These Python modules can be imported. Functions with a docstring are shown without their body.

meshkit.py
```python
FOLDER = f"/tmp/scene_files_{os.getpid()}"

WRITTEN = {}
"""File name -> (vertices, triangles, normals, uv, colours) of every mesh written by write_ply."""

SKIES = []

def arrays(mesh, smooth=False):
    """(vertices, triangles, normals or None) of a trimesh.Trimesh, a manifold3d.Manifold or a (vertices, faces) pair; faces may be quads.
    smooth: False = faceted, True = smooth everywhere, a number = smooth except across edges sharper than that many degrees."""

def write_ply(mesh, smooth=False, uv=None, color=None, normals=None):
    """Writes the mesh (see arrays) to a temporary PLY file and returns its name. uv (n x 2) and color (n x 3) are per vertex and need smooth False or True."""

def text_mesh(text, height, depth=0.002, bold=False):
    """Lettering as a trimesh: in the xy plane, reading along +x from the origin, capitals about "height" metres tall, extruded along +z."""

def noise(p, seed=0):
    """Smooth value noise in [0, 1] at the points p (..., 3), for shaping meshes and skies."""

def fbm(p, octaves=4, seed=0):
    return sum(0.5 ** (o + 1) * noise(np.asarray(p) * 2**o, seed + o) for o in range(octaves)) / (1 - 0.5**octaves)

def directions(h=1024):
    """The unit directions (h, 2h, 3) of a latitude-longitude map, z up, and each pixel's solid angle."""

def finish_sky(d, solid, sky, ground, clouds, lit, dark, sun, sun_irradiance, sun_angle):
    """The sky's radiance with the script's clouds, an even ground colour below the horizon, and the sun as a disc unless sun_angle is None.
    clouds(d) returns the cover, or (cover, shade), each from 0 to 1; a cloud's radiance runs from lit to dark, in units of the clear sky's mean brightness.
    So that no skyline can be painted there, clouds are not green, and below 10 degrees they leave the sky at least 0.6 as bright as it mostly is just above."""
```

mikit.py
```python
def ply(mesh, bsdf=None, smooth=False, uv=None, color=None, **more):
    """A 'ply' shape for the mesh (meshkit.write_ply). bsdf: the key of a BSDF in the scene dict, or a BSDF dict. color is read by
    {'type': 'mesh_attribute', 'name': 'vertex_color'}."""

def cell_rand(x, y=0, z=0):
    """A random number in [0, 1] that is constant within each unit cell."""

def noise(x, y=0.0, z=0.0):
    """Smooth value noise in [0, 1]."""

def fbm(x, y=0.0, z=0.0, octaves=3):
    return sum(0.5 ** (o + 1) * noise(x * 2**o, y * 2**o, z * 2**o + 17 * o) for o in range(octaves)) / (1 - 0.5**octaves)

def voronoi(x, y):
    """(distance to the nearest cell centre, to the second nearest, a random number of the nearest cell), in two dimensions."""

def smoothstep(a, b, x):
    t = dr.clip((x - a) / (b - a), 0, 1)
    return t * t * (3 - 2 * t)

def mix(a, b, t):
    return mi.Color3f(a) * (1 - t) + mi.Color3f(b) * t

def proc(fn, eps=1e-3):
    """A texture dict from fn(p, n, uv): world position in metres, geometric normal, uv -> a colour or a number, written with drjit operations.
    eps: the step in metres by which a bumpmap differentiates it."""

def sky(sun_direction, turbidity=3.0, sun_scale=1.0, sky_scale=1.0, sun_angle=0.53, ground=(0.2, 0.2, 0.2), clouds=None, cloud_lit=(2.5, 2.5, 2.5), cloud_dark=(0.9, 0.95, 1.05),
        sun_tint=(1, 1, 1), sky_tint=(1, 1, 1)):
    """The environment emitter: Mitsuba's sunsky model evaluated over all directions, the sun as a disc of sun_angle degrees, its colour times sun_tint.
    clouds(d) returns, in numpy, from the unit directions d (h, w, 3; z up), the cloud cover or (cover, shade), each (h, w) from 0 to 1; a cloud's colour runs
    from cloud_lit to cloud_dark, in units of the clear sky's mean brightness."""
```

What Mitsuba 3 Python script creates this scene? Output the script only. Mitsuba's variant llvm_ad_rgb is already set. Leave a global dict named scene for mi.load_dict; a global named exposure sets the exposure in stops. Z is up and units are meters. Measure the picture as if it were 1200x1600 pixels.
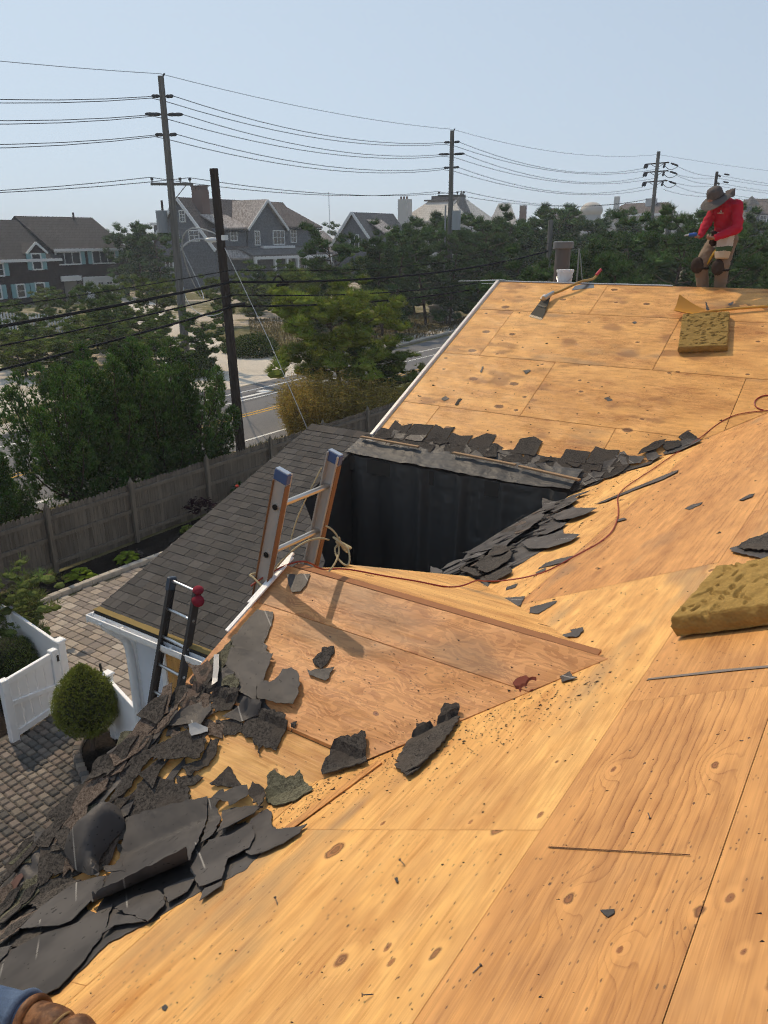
import math, random
import numpy as np, trimesh, mitsuba as mi, drjit as dr
import manifold3d as m3
import shapely.geometry as sg, shapely.affinity as sa
from shapely.ops import triangulate
from scipy.spatial import Delaunay
import mikit, meshkit
from mikit import proc, noise, fbm, voronoi, cell_rand, smoothstep, mix
T = mi.ScalarTransform4f
rng = np.random.default_rng(7)
random.seed(7)

# ------------------------------------------------------------------ camera, sky, exposure
EYE = np.array([0., 0., 6.6])
_a, _p, _r = np.radians([34.16, 19.6, 0.34])
_fw = np.array([-np.sin(_a) * np.cos(_p), np.cos(_a) * np.cos(_p), -np.sin(_p)])
_rt = np.array([np.cos(_a), np.sin(_a), 0.])
_up = np.cross(_rt, _fw)
_up2 = _up * np.cos(_r) + _rt * np.sin(_r)
scene, labels = {}, {}
scene['camera'] = {'type': 'perspective', 'fov': 53.1301, 'fov_axis': 'x', 'near_clip': 0.05, 'far_clip': 20000.,
                   'to_world': T().look_at(origin=EYE.tolist(), target=(EYE + _fw).tolist(), up=_up2.tolist())}
SUN = (-0.60, 0.20, 0.775)
def haze_veil(d):
    low = np.clip(1 - d[..., 2] / 0.75, 0, 1)
    glow = np.clip(.15 + .85 * (d @ (np.array(SUN) / np.linalg.norm(SUN))), 0, 1) ** 1.3
    return np.clip(0.20 + 0.36 * low ** 1.3 + 0.42 * glow, 0, .97)
scene['daylight'] = mikit.sky(SUN, turbidity=5.0, sun_scale=1.0, sky_scale=1.0, sun_tint=(1.0, 0.97, 0.90), clouds=haze_veil,
                              cloud_lit=(2.85, 3.40, 3.98), cloud_dark=(0.9, 0.95, 1.05), sky_tint=(0.95, 1.0, 1.05), ground=(0.16, 0.15, 0.12))
exposure = 1.04

# ------------------------------------------------------------------ helpers
def number(name):
    if name not in scene and name not in labels: return name
    i = 1
    while f'{name}_{i:03d}' in scene or f'{name}_{i:03d}' in labels: i += 1
    return f'{name}_{i:03d}'
_count = {}
def fresh(name):
    k = _count.get(name, -1) + 1
    _count[name] = k
    return name if k == 0 else f'{name}_{k:03d}'
def V(*a): return np.array(a, float)
def unit(v): v = np.asarray(v, float); return v / np.linalg.norm(v)
def tm(v, f): return trimesh.Trimesh(np.asarray(v, float), np.asarray(f), process=False)
def cat(ms): return trimesh.util.concatenate(ms)
def col(mesh, c, jit=0.):
    n = len(mesh.vertices)
    c = np.tile(np.asarray(c, float), (n, 1))
    return np.clip(c, 0, 1)
def shape(mesh, bsdf, c=None, smooth=False, uv=None, **kw):
    if hasattr(mesh, 'to_mesh'):
        m = mesh.to_mesh(); mesh = tm(m.vert_properties[:, :3], m.tri_verts)
    color = None
    if c is not None and smooth not in (True, False):
        mesh = trimesh.graph.smooth_shade(mesh, angle=np.radians(smooth), facet_minarea=None); smooth = True
    if c is not None:
        c = np.asarray(c, float)
        color = col(mesh, c) if c.ndim == 1 else c
    return mikit.ply(mesh, bsdf, smooth=smooth, uv=uv, color=color, **kw)
def put(key, mesh, bsdf, c=None, smooth=False, uv=None, **kw):
    key = fresh(key)
    scene[key] = shape(mesh, bsdf, c, smooth, uv, **kw)
    return key
def thing(name, label, category, group=None):
    key = fresh(name)
    tag(key, label, category, group)
    return key
def tag(key, label=None, category=None, group=None, kind=None):
    d = labels.setdefault(key, {})
    if label: d['label'] = label
    if category: d['category'] = category
    if group: d['group'] = group
    if kind: d['kind'] = kind
    return key
def struct(key, mesh, bsdf, c=None, **kw):
    k = put(key, mesh, bsdf, c, **kw); tag(k, kind='structure'); return k

def box(x0, x1, y0, y1, z0, z1):
    m = trimesh.creation.box((x1 - x0, y1 - y0, z1 - z0)); m.apply_translation(((x0 + x1) / 2, (y0 + y1) / 2, (z0 + z1) / 2)); return m
def bevel_box(sx, sy, sz, b=.01):
    pts = []
    for x in (-1, 1):
        for y in (-1, 1):
            for z in (-1, 1):
                X, Y, Z = x * sx / 2, y * sy / 2, z * sz / 2
                pts += [(X - x * b, Y, Z - z * b), (X, Y - y * b, Z - z * b), (X - x * b, Y - y * b, Z)]
    h = trimesh.convex.convex_hull(np.array(pts)); return h
def beam(p0, p1, w, h, up=(0, 0, 1), b=0.):
    """rectangular bar from p0 to p1: w across, h along up."""
    p0, p1 = V(*p0), V(*p1); d = unit(p1 - p0); s = np.cross(d, up)
    if np.linalg.norm(s) < 1e-6: s = np.cross(d, (1, 0, 0))
    s = unit(s); u = np.cross(s, d); L = np.linalg.norm(p1 - p0)
    m = bevel_box(L, w, h, b) if b else trimesh.creation.box((L, w, h))
    M = np.eye(4); M[:3, 0], M[:3, 1], M[:3, 2], M[:3, 3] = d, s, u, (p0 + p1) / 2
    if np.linalg.det(M[:3, :3]) < 0: M[:3, 1] *= -1
    m.apply_transform(M); return m
def tube(pts, r, sides=6, caps=True):
    p = np.asarray(pts, float); n = len(p)
    r = np.broadcast_to(np.asarray(r, float), (n,))
    t = np.gradient(p, axis=0); t /= np.linalg.norm(t, axis=1, keepdims=True) + 1e-12
    a = np.cross(t, [0.31, 0.22, 0.92]); a /= np.linalg.norm(a, axis=1, keepdims=True) + 1e-9
    b = np.cross(t, a); th = np.arange(sides) * 2 * np.pi / sides
    v = (p[:, None] + r[:, None, None] * (np.cos(th)[None, :, None] * a[:, None] + np.sin(th)[None, :, None] * b[:, None])).reshape(-1, 3)
    f = []
    for i in range(n - 1):
        for j in range(sides):
            k = (j + 1) % sides
            f += [(i * sides + j, i * sides + k, (i + 1) * sides + k), (i * sides + j, (i + 1) * sides + k, (i + 1) * sides + j)]
    if caps:
        v = np.vstack([v, p[0], p[-1]])
        for j in range(sides):
            k = (j + 1) % sides
            f += [(n * sides, k, j), (n * sides + 1, (n - 1) * sides + j, (n - 1) * sides + k)]
    return tm(v, f)
def smooth_path(pts, n=8):
    from scipy.interpolate import CubicSpline
    p = np.asarray(pts, float); d = np.r_[0, np.cumsum(np.linalg.norm(np.diff(p, axis=0), axis=1))]
    return CubicSpline(d, p)(np.linspace(0, d[-1], n * (len(p) - 1) + 1))
def prism(poly2, e1, e2, o, thick, n=None):
    """2-D polygon (shapely) on the frame o + a e1 + b e2, extruded along n by thick."""
    m = trimesh.creation.extrude_polygon(poly2, thick, engine='earcut')
    e1, e2 = np.asarray(e1, float), np.asarray(e2, float); n = np.cross(e1, e2) if n is None else np.asarray(n, float)
    loc = np.array(m.vertices)
    w = np.asarray(o) + loc[:, :1] * e1 + loc[:, 1:2] * e2 + loc[:, 2:3] * n
    f = np.array(m.faces)
    if np.dot(np.cross(e1, e2), n) < 0: f = f[:, ::-1]
    return tm(w, f), loc
def quad(a, b, c, d): return tm([a, b, c, d], [[0, 1, 2], [0, 2, 3]])
def polys(g):
    return [q for q in getattr(g, 'geoms', [g]) if q.geom_type == 'Polygon' and q.area > 1e-4]

# ------------------------------------------------------------------ materials
def vc(): return {'type': 'mesh_attribute', 'name': 'vertex_color'}
def two(b): return {'type': 'twosided', 'b': b}
def pr(base, rough, spec=.3, metal=0., **k): return {'type': 'principled', 'base_color': base, 'roughness': rough, 'specular': spec, 'metallic': metal, **k}
scene['matte'] = two(pr(vc(), .85, .2))
scene['satin'] = two(pr(vc(), .42, .45))
scene['metal'] = two(pr(vc(), .32, .5, .9))
scene['leaf'] = {'type': 'principledthin', 'base_color': vc(), 'roughness': .55, 'diff_trans': .55, 'spec_trans': 0., 'eta': 1.3}
def b_granule(p, n, uv):
    return .0016 * noise(p.x * 260, p.y * 260, p.z * 260) + .0018 * fbm(p.x * 60, p.y * 60, p.z * 60, 2)
scene['granule'] = two({'type': 'bumpmap', 'bump': proc(b_granule, 1e-3), 'scale': 1.0, 'b': pr(vc(), .9, .25)})
def granules(a, b, c):
    def fn(p, n, uv):
        k = noise(p.x * 330, p.y * 330, p.z * 330); q = fbm(p.x * 9, p.y * 9, p.z * 9, 3); k2 = noise(p.x * 120 + 7, p.y * 120, p.z * 120)
        col_ = mix(a, b, smoothstep(.25, .75, .55 * k + .45 * k2))
        return mix(col_, c, smoothstep(.50, .72, q) * .65) * (.75 + .5 * q)
    return fn
scene['gran_dark'] = two({'type': 'bumpmap', 'bump': proc(b_granule, 1e-3), 'scale': 1.0, 'b': pr(proc(granules((.022, .020, .019), (.085, .076, .068), (.060, .050, .042))), .92, .2)})
scene['gran_brown'] = two({'type': 'bumpmap', 'bump': proc(b_granule, 1e-3), 'scale': 1.0, 'b': pr(proc(granules((.055, .040, .032), (.17, .135, .11), (.10, .07, .055))), .92, .2)})
scene['gran_green'] = two({'type': 'bumpmap', 'bump': proc(b_granule, 1e-3), 'scale': 1.0, 'b': pr(proc(granules((.045, .043, .030), (.15, .145, .10), (.075, .075, .05))), .92, .2)})
def b_felt(p, n, uv):
    return .004 * fbm(p.x * 18, p.y * 18, p.z * 18, 3) + .0004 * noise(p.x * 300, p.y * 300, p.z * 300)
def c_felt(p, n, uv):
    k = fbm(p.x * 6, p.y * 6, p.z * 6, 4)
    base = mix((.040, .037, .037), (.075, .069, .066), smoothstep(.3, .7, k))
    q = p.x * .55 + p.y * .83
    w = p.x * .83 - p.y * .55
    cell = cell_rand(dr.floor(q * 7), dr.floor(w * 1.6), 3)
    off = cell_rand(dr.floor(q * 7), dr.floor(w * 1.6), 5)
    line = smoothstep(.035, .0, dr.abs((q * 7 - dr.floor(q * 7)) - .15 - .7 * off + .12 * (noise(w * 3, q * 3) - .5))) * dr.select(cell > .55, 1., 0.)
    seg = smoothstep(.45, .62, noise(w * 7, q * 2 + 9))
    speck = smoothstep(.86, .89, noise(p.x * 70, p.y * 70, p.z * 70))
    base = mix(base, (.30, .29, .27), line * seg * .8)
    return mix(base, (.02, .018, .018), speck * .8)
scene['felt'] = two({'type': 'bumpmap', 'bump': proc(b_felt, 2e-3), 'scale': 1.0, 'b': pr(proc(c_felt), .58, .35)})

def plywood(dark, lite, knotc, freq=11., smudge=.4, seed=0., lw=.5, knots=.6, mott=.35, streak=.0, ks=1., kpos=(), kax=1):
    """sheathing plywood, uv in metres, u along the grain: growth lines that bend round knots, mottling, fibres, nail marks, dirt."""
    def fn(p, n, uv):
        u, v = uv.x + seed, uv.y + seed * .37
        w1, w2 = fbm(u * .55, v * 2.1, 4 + seed, 3), noise(u * 7, v * 15, seed)
        d1, d2, r = voronoi(u * 1.55 * ks + 3.1, v * 2.3 * ks + 1.7)
        has = dr.select(r > knots, 1., 0.)
        size = .034 + .050 * dr.abs(r * 7 - dr.floor(r * 7))
        near = dr.exp(-dr.square(d1 / (size * 2.6))) * has
        for (kx, ky, kr) in kpos:          # single knots that show in the photograph, in plan metres
            a_, b_ = (p.y - ky, (p.x - kx) * 1.118) if kax else (p.x - kx, (p.y - ky) * 1.118)
            dk_ = dr.sqrt(dr.square(a_ * .62) + dr.square(b_)) * 2.0 + .006 * noise(a_ * 60, b_ * 60)
            inn = dk_ < kr * 4.3
            near = dr.maximum(near, dr.exp(-dr.square(dk_ / (kr * 5.2))))
            d1, size, has = dr.select(inn, dk_, d1), dr.select(inn, kr * 2.0, size), dr.select(inn, 1., has)
        phase = v * freq + 6.5 * w1 + near * 3.0 + .45 * w2 + .2 * noise(u * 30, v * 70)
        f = phase - dr.floor(phase)
        lines = dr.power(f, 5 + 9 * noise(u * .9, v * 4, seed + 2)) * smoothstep(1., .93, f)
        m1, m2 = fbm(u * 1.7, v * 5.5, seed, 3), fbm(u * 8, v * 26, seed + 5, 3)
        fib, fib2 = noise(u * 10, v * 430, seed), noise(u * 4, v * 130, seed + 3)
        band = smoothstep(.50, .72, fbm(u * .45, v * 5.5, seed + 8, 2))
        t = lw * lines * smoothstep(.25, .6, noise(u * 1.1 + 5, v * 3.2)) + mott * (2.2 * (m1 - .42)) + .85 * (m2 - .42) + .36 * (fib - .4) + .36 * (fib2 - .4) + .22 * band + .12
        c = mix(lite, dark, dr.clip(t, -.25, 1.15))
        if streak:
            st = smoothstep(.50, .62, noise(u * 34 + 5 * noise(u * 12, v * 23), v * 120 + 9 * noise(u * 11, v * 19)))
            c = mix(c, mi.Color3f(lite) * 1.22 + .02, st * streak)
        rim = smoothstep(size * 2.1, size * 1.05, d1) * has
        c = mix(c, mi.Color3f(lite) * 1.06, rim * .55)
        dk = d1 + .016 * noise(u * 50, v * 50)
        knot = smoothstep(size * 1.05, size * .75, dk) * has
        c = mix(c, mix(knotc, mi.Color3f(knotc) * .45, smoothstep(.2, .9, .5 + .5 * dr.sin(dk * 230))), knot * .9)
        c = mix(c, (.05, .03, .02), smoothstep(size * .35, size * .15, d1) * has * .6 * noise(u * 70, v * 70))
        sm = smoothstep(.57, .74, fbm(u * 2.3 + 9, v * 5.1, 7 + seed, 3))
        c = mix(c, mi.Color3f(knotc) * 1.1, sm * smudge)
        e1, e2, er = voronoi(u * 9 + .5 * noise(u * 3, v * 3), v * 14)
        hs_ = .02 + .055 * dr.abs(er * 31 - dr.floor(er * 31))
        c = mix(c, (.055, .035, .025), smoothstep(hs_, hs_ * .6, e1 + .01 * noise(u * 90, v * 90)) * dr.select(er > .92, 1., 0.) * .85)
        g1, g2, gr = voronoi(u * 30, v * 70)
        c = mix(c, (.08, .05, .03), smoothstep(.22, .1, g1) * dr.select(gr > .86, 1., 0.) * smoothstep(.42, .62, fbm(u * 1.3 + 3, v * 2.1 + 8, seed, 3)) * .7)
        gray = smoothstep(.62, .8, fbm(u * 1.1 + 21, v * 3.6, seed + 11, 4))
        return mix(c, (.22, .15, .095), gray * .5)
    return fn
def b_ply(p, n, uv):
    return .0012 * noise(uv.x * 9, uv.y * 180) + .034 * fbm(uv.x * 2.8, uv.y * 5, 3, 3)
def plybsdf(fn): return two({'type': 'bumpmap', 'bump': proc(b_ply, 3e-3), 'scale': 1.0, 'b': pr(proc(fn), .55, .35)})
scene['ply_yellow'] = plybsdf(plywood((.46, .205, .055), (.75, .43, .140), (.30, .12, .04), 8., .20, 0., .26, .62, .26, 0., 1., ((-.671, 1.194, .02), (-.767, 1.152, .017), (-.809, 1.195, .014), (-.645, 1.757, .016), (-.853, 1.728, .014), (-1.176, 1.721, .013), (-.713, 2.051, .012))))
scene['ply_orange'] = plybsdf(plywood((.29, .115, .034), (.64, .325, .108), (.23, .085, .03), 30., .15, 9.3, .95, .85, .26, 0., 1., ((-.512, 1.981, .016), (-.237, 1.98, .019), (-.433, 1.413, .020), (-.150, 1.40, .020), (-.271, 1.271, .014), (-.102, 1.445, .016), (-.052, 1.295, .012))))
scene['ply_far'] = plybsdf(plywood((.37, .145, .034), (.76, .40, .118), (.19, .07, .022), 9., .6, 17.7, .26, .62, .52, .14, 1.3, ((-4.45, 11.37, .04), (-6.0, 11.38, .04), (-5.27, 11.12, .05), (-3.76, 11.875, .05), (-3.78, 11.66, .04), (-3.2, 11.34, .04), (-4.84, 10.48, .04), (-5.27, 10.50, .05), (-5.26, 10.05, .05), (-4.92, 9.465, .05), (-4.3, 9.45, .05), (-4.29, 9.0, .05), (-4.77, 8.51, .04), (-2.57, 8.87, .05)), 0))
scene['ply_dormer'] = plybsdf(plywood((.36, .14, .05), (.63, .31, .112), (.25, .09, .05), 12., .25, 31.1, .22, .66, .30, .40))

def leafcol(rng, base, n, var=.3):
    base = np.asarray(base, float)
    k = 1 + var * rng.uniform(-1, 1, (n, 1))
    return np.clip(base * k * (1 + .12 * rng.uniform(-1, 1, (n, 3))), 0.005, 1)
# ------------------------------------------------------------------ the house under us: planes (ground z = 0)
SL = 0.5
CS, SN = math.cos(math.atan(SL)), math.sin(math.atan(SL))
YCUT = 2.874 + (1.03 - 1.845) * .8944
def zM(x, y): return 6.6 + (-1.13 / CS) + SL * x
AP = V(-0.862, 2.874, 4.906)                       # where the dormer ridge meets the main deck
def zD(x, y): return AP[2] + SL * (y - AP[1])
SE = 0.40
def zE(x, y): return AP[2] - SE * (y - AP[1])
def zF(x, y): return 6.6 + (-5.87 / CS) + SL * y
SG = 0.345
def zG(x, y): return 4.13 + SG * (y - 8.25)
def rz(x, y, pl):
    x, y = np.asarray(x, float), np.asarray(y, float)
    m = zM(x, y)
    if pl == 'D':
        d_ = np.minimum(zD(x, y), zE(x, y)); d_ = d_ + .027 * ((zD(x, y) <= zE(x, y)) & (y > YCUT) & (d_ > m))
        return np.maximum(m, d_)
    return np.maximum(m, zF(x, y))
XE = -2.80                                          # eave of the main deck
XR = -2.60                                          # gable end of the dormer
RID = 1.15                                          # x of the main ridge, behind the right edge of the frame
house = thing('beach_house', 'foreground house with bare plywood roof decks, grey shingled lower roof and pale siding', 'house')
def sheet(name, pts, zfun, bsdf, axis, off, lift=0., thick=.012, gap=.0010, lab=None):
    """one plywood sheet: pts in plan (x, y), on the slope zfun; axis 0: grain along x, 1: along y."""
    out = []
    for g in polys(sg.Polygon(pts).buffer(0) if not isinstance(pts, sg.base.BaseGeometry) else pts):
        g = g.buffer(-gap, join_style=2)
        for q in polys(g):
            m = trimesh.creation.extrude_polygon(q, thick, engine='earcut')
            v = np.array(m.vertices)
            k = 1 / CS
            uv = np.stack([v[:, axis], v[:, 1 - axis] * k], 1) * 1.0 + off
            v[:, 2] = zfun(v[:, 0], v[:, 1]) + (v[:, 2] - thick) * 1.118 + lift
            out.append(put(name, tm(v, m.faces), bsdf, uv=uv))
            if lab: tag(out[-1], lab)
    return out
# slope coordinate used in the survey: u = x*CS + z*SN with z relative to the eye
def x_of_u(u): return (u + 1.13 / CS * SN) / (CS + SL * SN)
yv = lambda x: (zM(x, 0) - zF(0, 0)) / SL           # plan line of the valley between main and far deck
def yvD(x): return AP[1] + (zM(x, 0) - AP[2]) / SL  # valley main/dormer near side
def yvE(x): return AP[1] - (zM(x, 0) - AP[2]) / SE  # valley main/dormer far side
XA = AP[0]
main_region = sg.Polygon([(XE, -2.6), (RID, -2.6), (RID, yv(RID)), (XE, yv(XE)), (XE, yvE(XE)), (XA, AP[1]), (XE, yvD(XE))])
deck = house + '__main_deck'
rows = [(-3.70, -2.47, [-2.6, .9, 3.3, 5.7, 8.2, 12], 'y'), (-2.47, -1.25, [-2.6, -.76, 1.68, 3.95, 6.39, 8.83, 14], 'yyyooo'),
        (-1.25, -.73, [-2.6, .1, 2.44], 'oo'), (-.73, .49, [-2.6, .9, 2.44], 'oo'), (-1.25, -.03, [2.44, 4.88, 7.32, 9.76, 13], 'oooo'),
        (-.03, 1.5, [2.44, 4.4, 6.9, 9.3, 11.7, 15], 'oooooo'), (.49, 1.5, [-2.6, 0, 2.44], 'oo')]
for a, b, ys, tone in rows:
    xa, xb = x_of_u(a), x_of_u(b)
    for i in range(len(ys) - 1):
        r = sg.box(min(xa, xb), ys[i], max(xa, xb), ys[i + 1]).intersection(main_region)
        t = tone[min(i, len(tone) - 1)]
        sheet(deck + '__plywood_sheet', r, zM, 'ply_yellow' if t == 'y' else 'ply_orange', 1, rng.uniform(0, 40, 2), rng.uniform(-.0005, .0012))
# boards let into the valley beside the dormer, and the dark gap
sheet(deck + '__valley_strip', [(x_of_u(-2.36), 1.66), (x_of_u(-2.31), 1.64), (x_of_u(-2.19), 2.12), (x_of_u(-2.235), 2.14)], zM, 'ply_orange', 1, (5, 5), .008)
put(deck + '__saw_cut', sheet_m := prism(sg.Polygon([(x_of_u(-1.19), 1.597), (x_of_u(-.80), 1.577), (x_of_u(-.80), 1.5795), (x_of_u(-1.19), 1.601)]), (1, 0, SL), (0, 1, 0), (0, 0, zM(0, 0) + .004), .0012, (0, 0, 1))[0], 'matte', (.12, .06, .03))
put(deck + '__scuff_mark', prism(sg.Polygon([(x_of_u(-1.22), 2.60), (x_of_u(-.9), 2.585), (x_of_u(-.7), 2.57), (x_of_u(-.7), 2.585), (x_of_u(-.95), 2.607), (x_of_u(-1.22), 2.612)]), (1, 0, SL), (0, 1, 0), (0, 0, zM(0, 0) + .0035), .0012, (0, 0, 1))[0], 'matte', (.20, .17, .15))
# dormer: near slope in three sheets, the two upper ones laid over the old deck
def y_of_v(v): return AP[1] + (v - 1.845) * CS
dd = house + '__dormer_deck'
dv = sg.Polygon([(XR, AP[1]), (XA + .05, AP[1]), (-2.75, .98), (XR - .14, 1.02), (XR - .06, 1.6)]).buffer(0)
y1, y2 = y_of_v(1.575), y_of_v(1.03)
sheet(dd + '__plywood_sheet', dv.intersection(sg.box(-4, y1, 0, 4)), zD, 'ply_dormer', 0, (3, 3), .026, .016)
sheet(dd + '__plywood_sheet', dv.intersection(sg.box(-4, y2, 0, y1)), zD, 'ply_dormer', 0, (11, 7), .024, .016)
sheet(dd + '__plywood_sheet', dv.intersection(sg.box(-4, 0, 0, y2)), zD, 'ply_yellow', 0, (14, 2), .006)
# red edged board along the cut bottom of the dormer sheets
ereg = sg.Polygon([(XR + .02, AP[1]), (XA + .02, AP[1]), (-2.55, yvE(-2.55)), (-2.80, AP[1] + .78), (XR - .10, AP[1] + .78)])
sheet(dd + '__far_plywood_sheet', ereg, zE, 'ply_yellow', 0, (21, 9), .012)
put(dd + '__ridge_cap_board', beam((XR + .05, AP[1] + .03, AP[2] + .022), (XA + .0, AP[1] + .03, AP[2] + .018), .05, .012), 'matte', (.33, .15, .07))
# deck under the sheets (dark wood seen in the joints) and solid house below
def slab(pts, zfun, t0, t1):
    m = trimesh.creation.extrude_polygon(sg.Polygon(pts), 1., engine='earcut'); v = np.array(m.vertices)
    v[:, 2] = zfun(v[:, 0], v[:, 1]) + np.where(v[:, 2] > .5, t1, t0); return tm(v, m.faces)
put(deck + '__rafter_boards', slab(list(main_region.exterior.coords)[:-1], zM, -.14, -.016), 'matte', (.10, .055, .03))
put(dd + '__rafter_boards', cat([slab([(XR - .02, AP[1]), (XA, AP[1]), (-2.72, 1.0), (XR - .04, 1.0)], zD, -.16, -.012), slab([(XR, AP[1]), (XA, AP[1]), (-2.5, yvE(-2.5)), (XR, AP[1] + .6)], zE, -.12, -.006)]), 'matte', (.10, .055, .03))
# far deck
fd = house + '__far_deck'
YR = 11.79; XW = -5.70
def y_of_s(v): return (v - 10.26) * CS + YR
far_region = sg.Polygon([(XW, 8.16), (XW, YR), (RID + 1.5, YR), (RID + 1.5, min(YR, yv(RID + 1.5))), (RID, yv(RID)), (XE + .0, yv(XE)), (XE - .15, 8.10)])
for a, b, xs in [(6.0, 7.0, [XW, -5.1, -2.71, -.3, 3]), (7.0, 8.21, [XW, -3.94, -1.55, .9, 3]), (8.21, 9.42, [XW, -5.09, -2.65, -.2, 3]), (9.42, 10.27, [XW, -3.92, -1.48, .96, 3])]:
    for i in range(len(xs) - 1):
        r = sg.box(xs[i], y_of_s(a), xs[i + 1], y_of_s(b)).intersection(far_region)
        if not r.is_empty: sheet(fd + '__plywood_sheet', r, zF, 'ply_far', 0, rng.uniform(0, 40, 2), rng.uniform(-.001, .003), gap=.004)
put(fd + '__rafter_boards', slab(list(far_region.exterior.coords)[:-1], zF, -.16, -.016), 'matte', (.10, .055, .03))
put(fd + '__back_slope', slab([(XW, YR), (3, YR), (3, YR + 3.6), (XW, YR + 3.6)], lambda x, y: zF(0, YR) - SL * (y - YR), -.1, .0), 'matte', (.40, .24, .10))
zr = zF(0, YR)
put(fd + '__ridge_flashing', beam((XW - .02, YR + .035, zr + .008), (-3.0, YR + .035, zr + .008), .10, .012), 'satin', (.42, .43, .45))
rk = put(fd + '__rake_board', beam((XW - .035, 8.18, zF(0, 8.18) - .03), (XW - .035, YR, zr - .03), .05, .12, b=.004), 'satin', (.62, .58, .54))
put(fd + '__drip_edge', beam((XW - .012, 8.2, zF(0, 8.2) + .004), (XW - .012, YR, zr + .004), .035, .008), 'metal', (.75, .73, .70))
put(fd + '__rake_return', beam((XW - .05, 8.10, zF(0, 8.1) - .03), (XW + .06, 8.10, zF(0, 8.1) - .03), .10, .10, b=.01), 'satin', (.72, .71, .70))
put(fd + '__gable_wall', tm(*(lambda y0, y1: ([(XW + .06, y0, 0), (XW + .06, y1, 0), (XW + .06, y1, zF(0, y0) - .1), (XW + .06, YR, zr - .15), (XW + .06, y0, zF(0, y0) - .1)], [[0, 4, 3], [0, 3, 2], [0, 2, 1]]))(8.3, 15.2)), 'matte', (.66, .67, .68))
# loose drip edge lengths sticking out past the gable
k = thing('drip_edge_strips', 'grey metal drip edge lengths sticking out beyond the left end of the far ridge', 'metal strip')
put(k + '__strip', beam((-6.42, 11.72, zr - .005), (-5.75, 11.80, zr + .016), .075, .007), 'metal', (.50, .50, .50))
put(k + '__strip', beam((-6.05, 11.80, zr + .012), (-5.65, 11.83, zr + .026), .11, .006), 'metal', (.66, .66, .66))
put(k + '__strip', beam((-5.98, 11.70, zr - .035), (-5.70, 11.74, zr - .028), .06, .006), 'metal', (.66, .66, .66))
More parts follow.
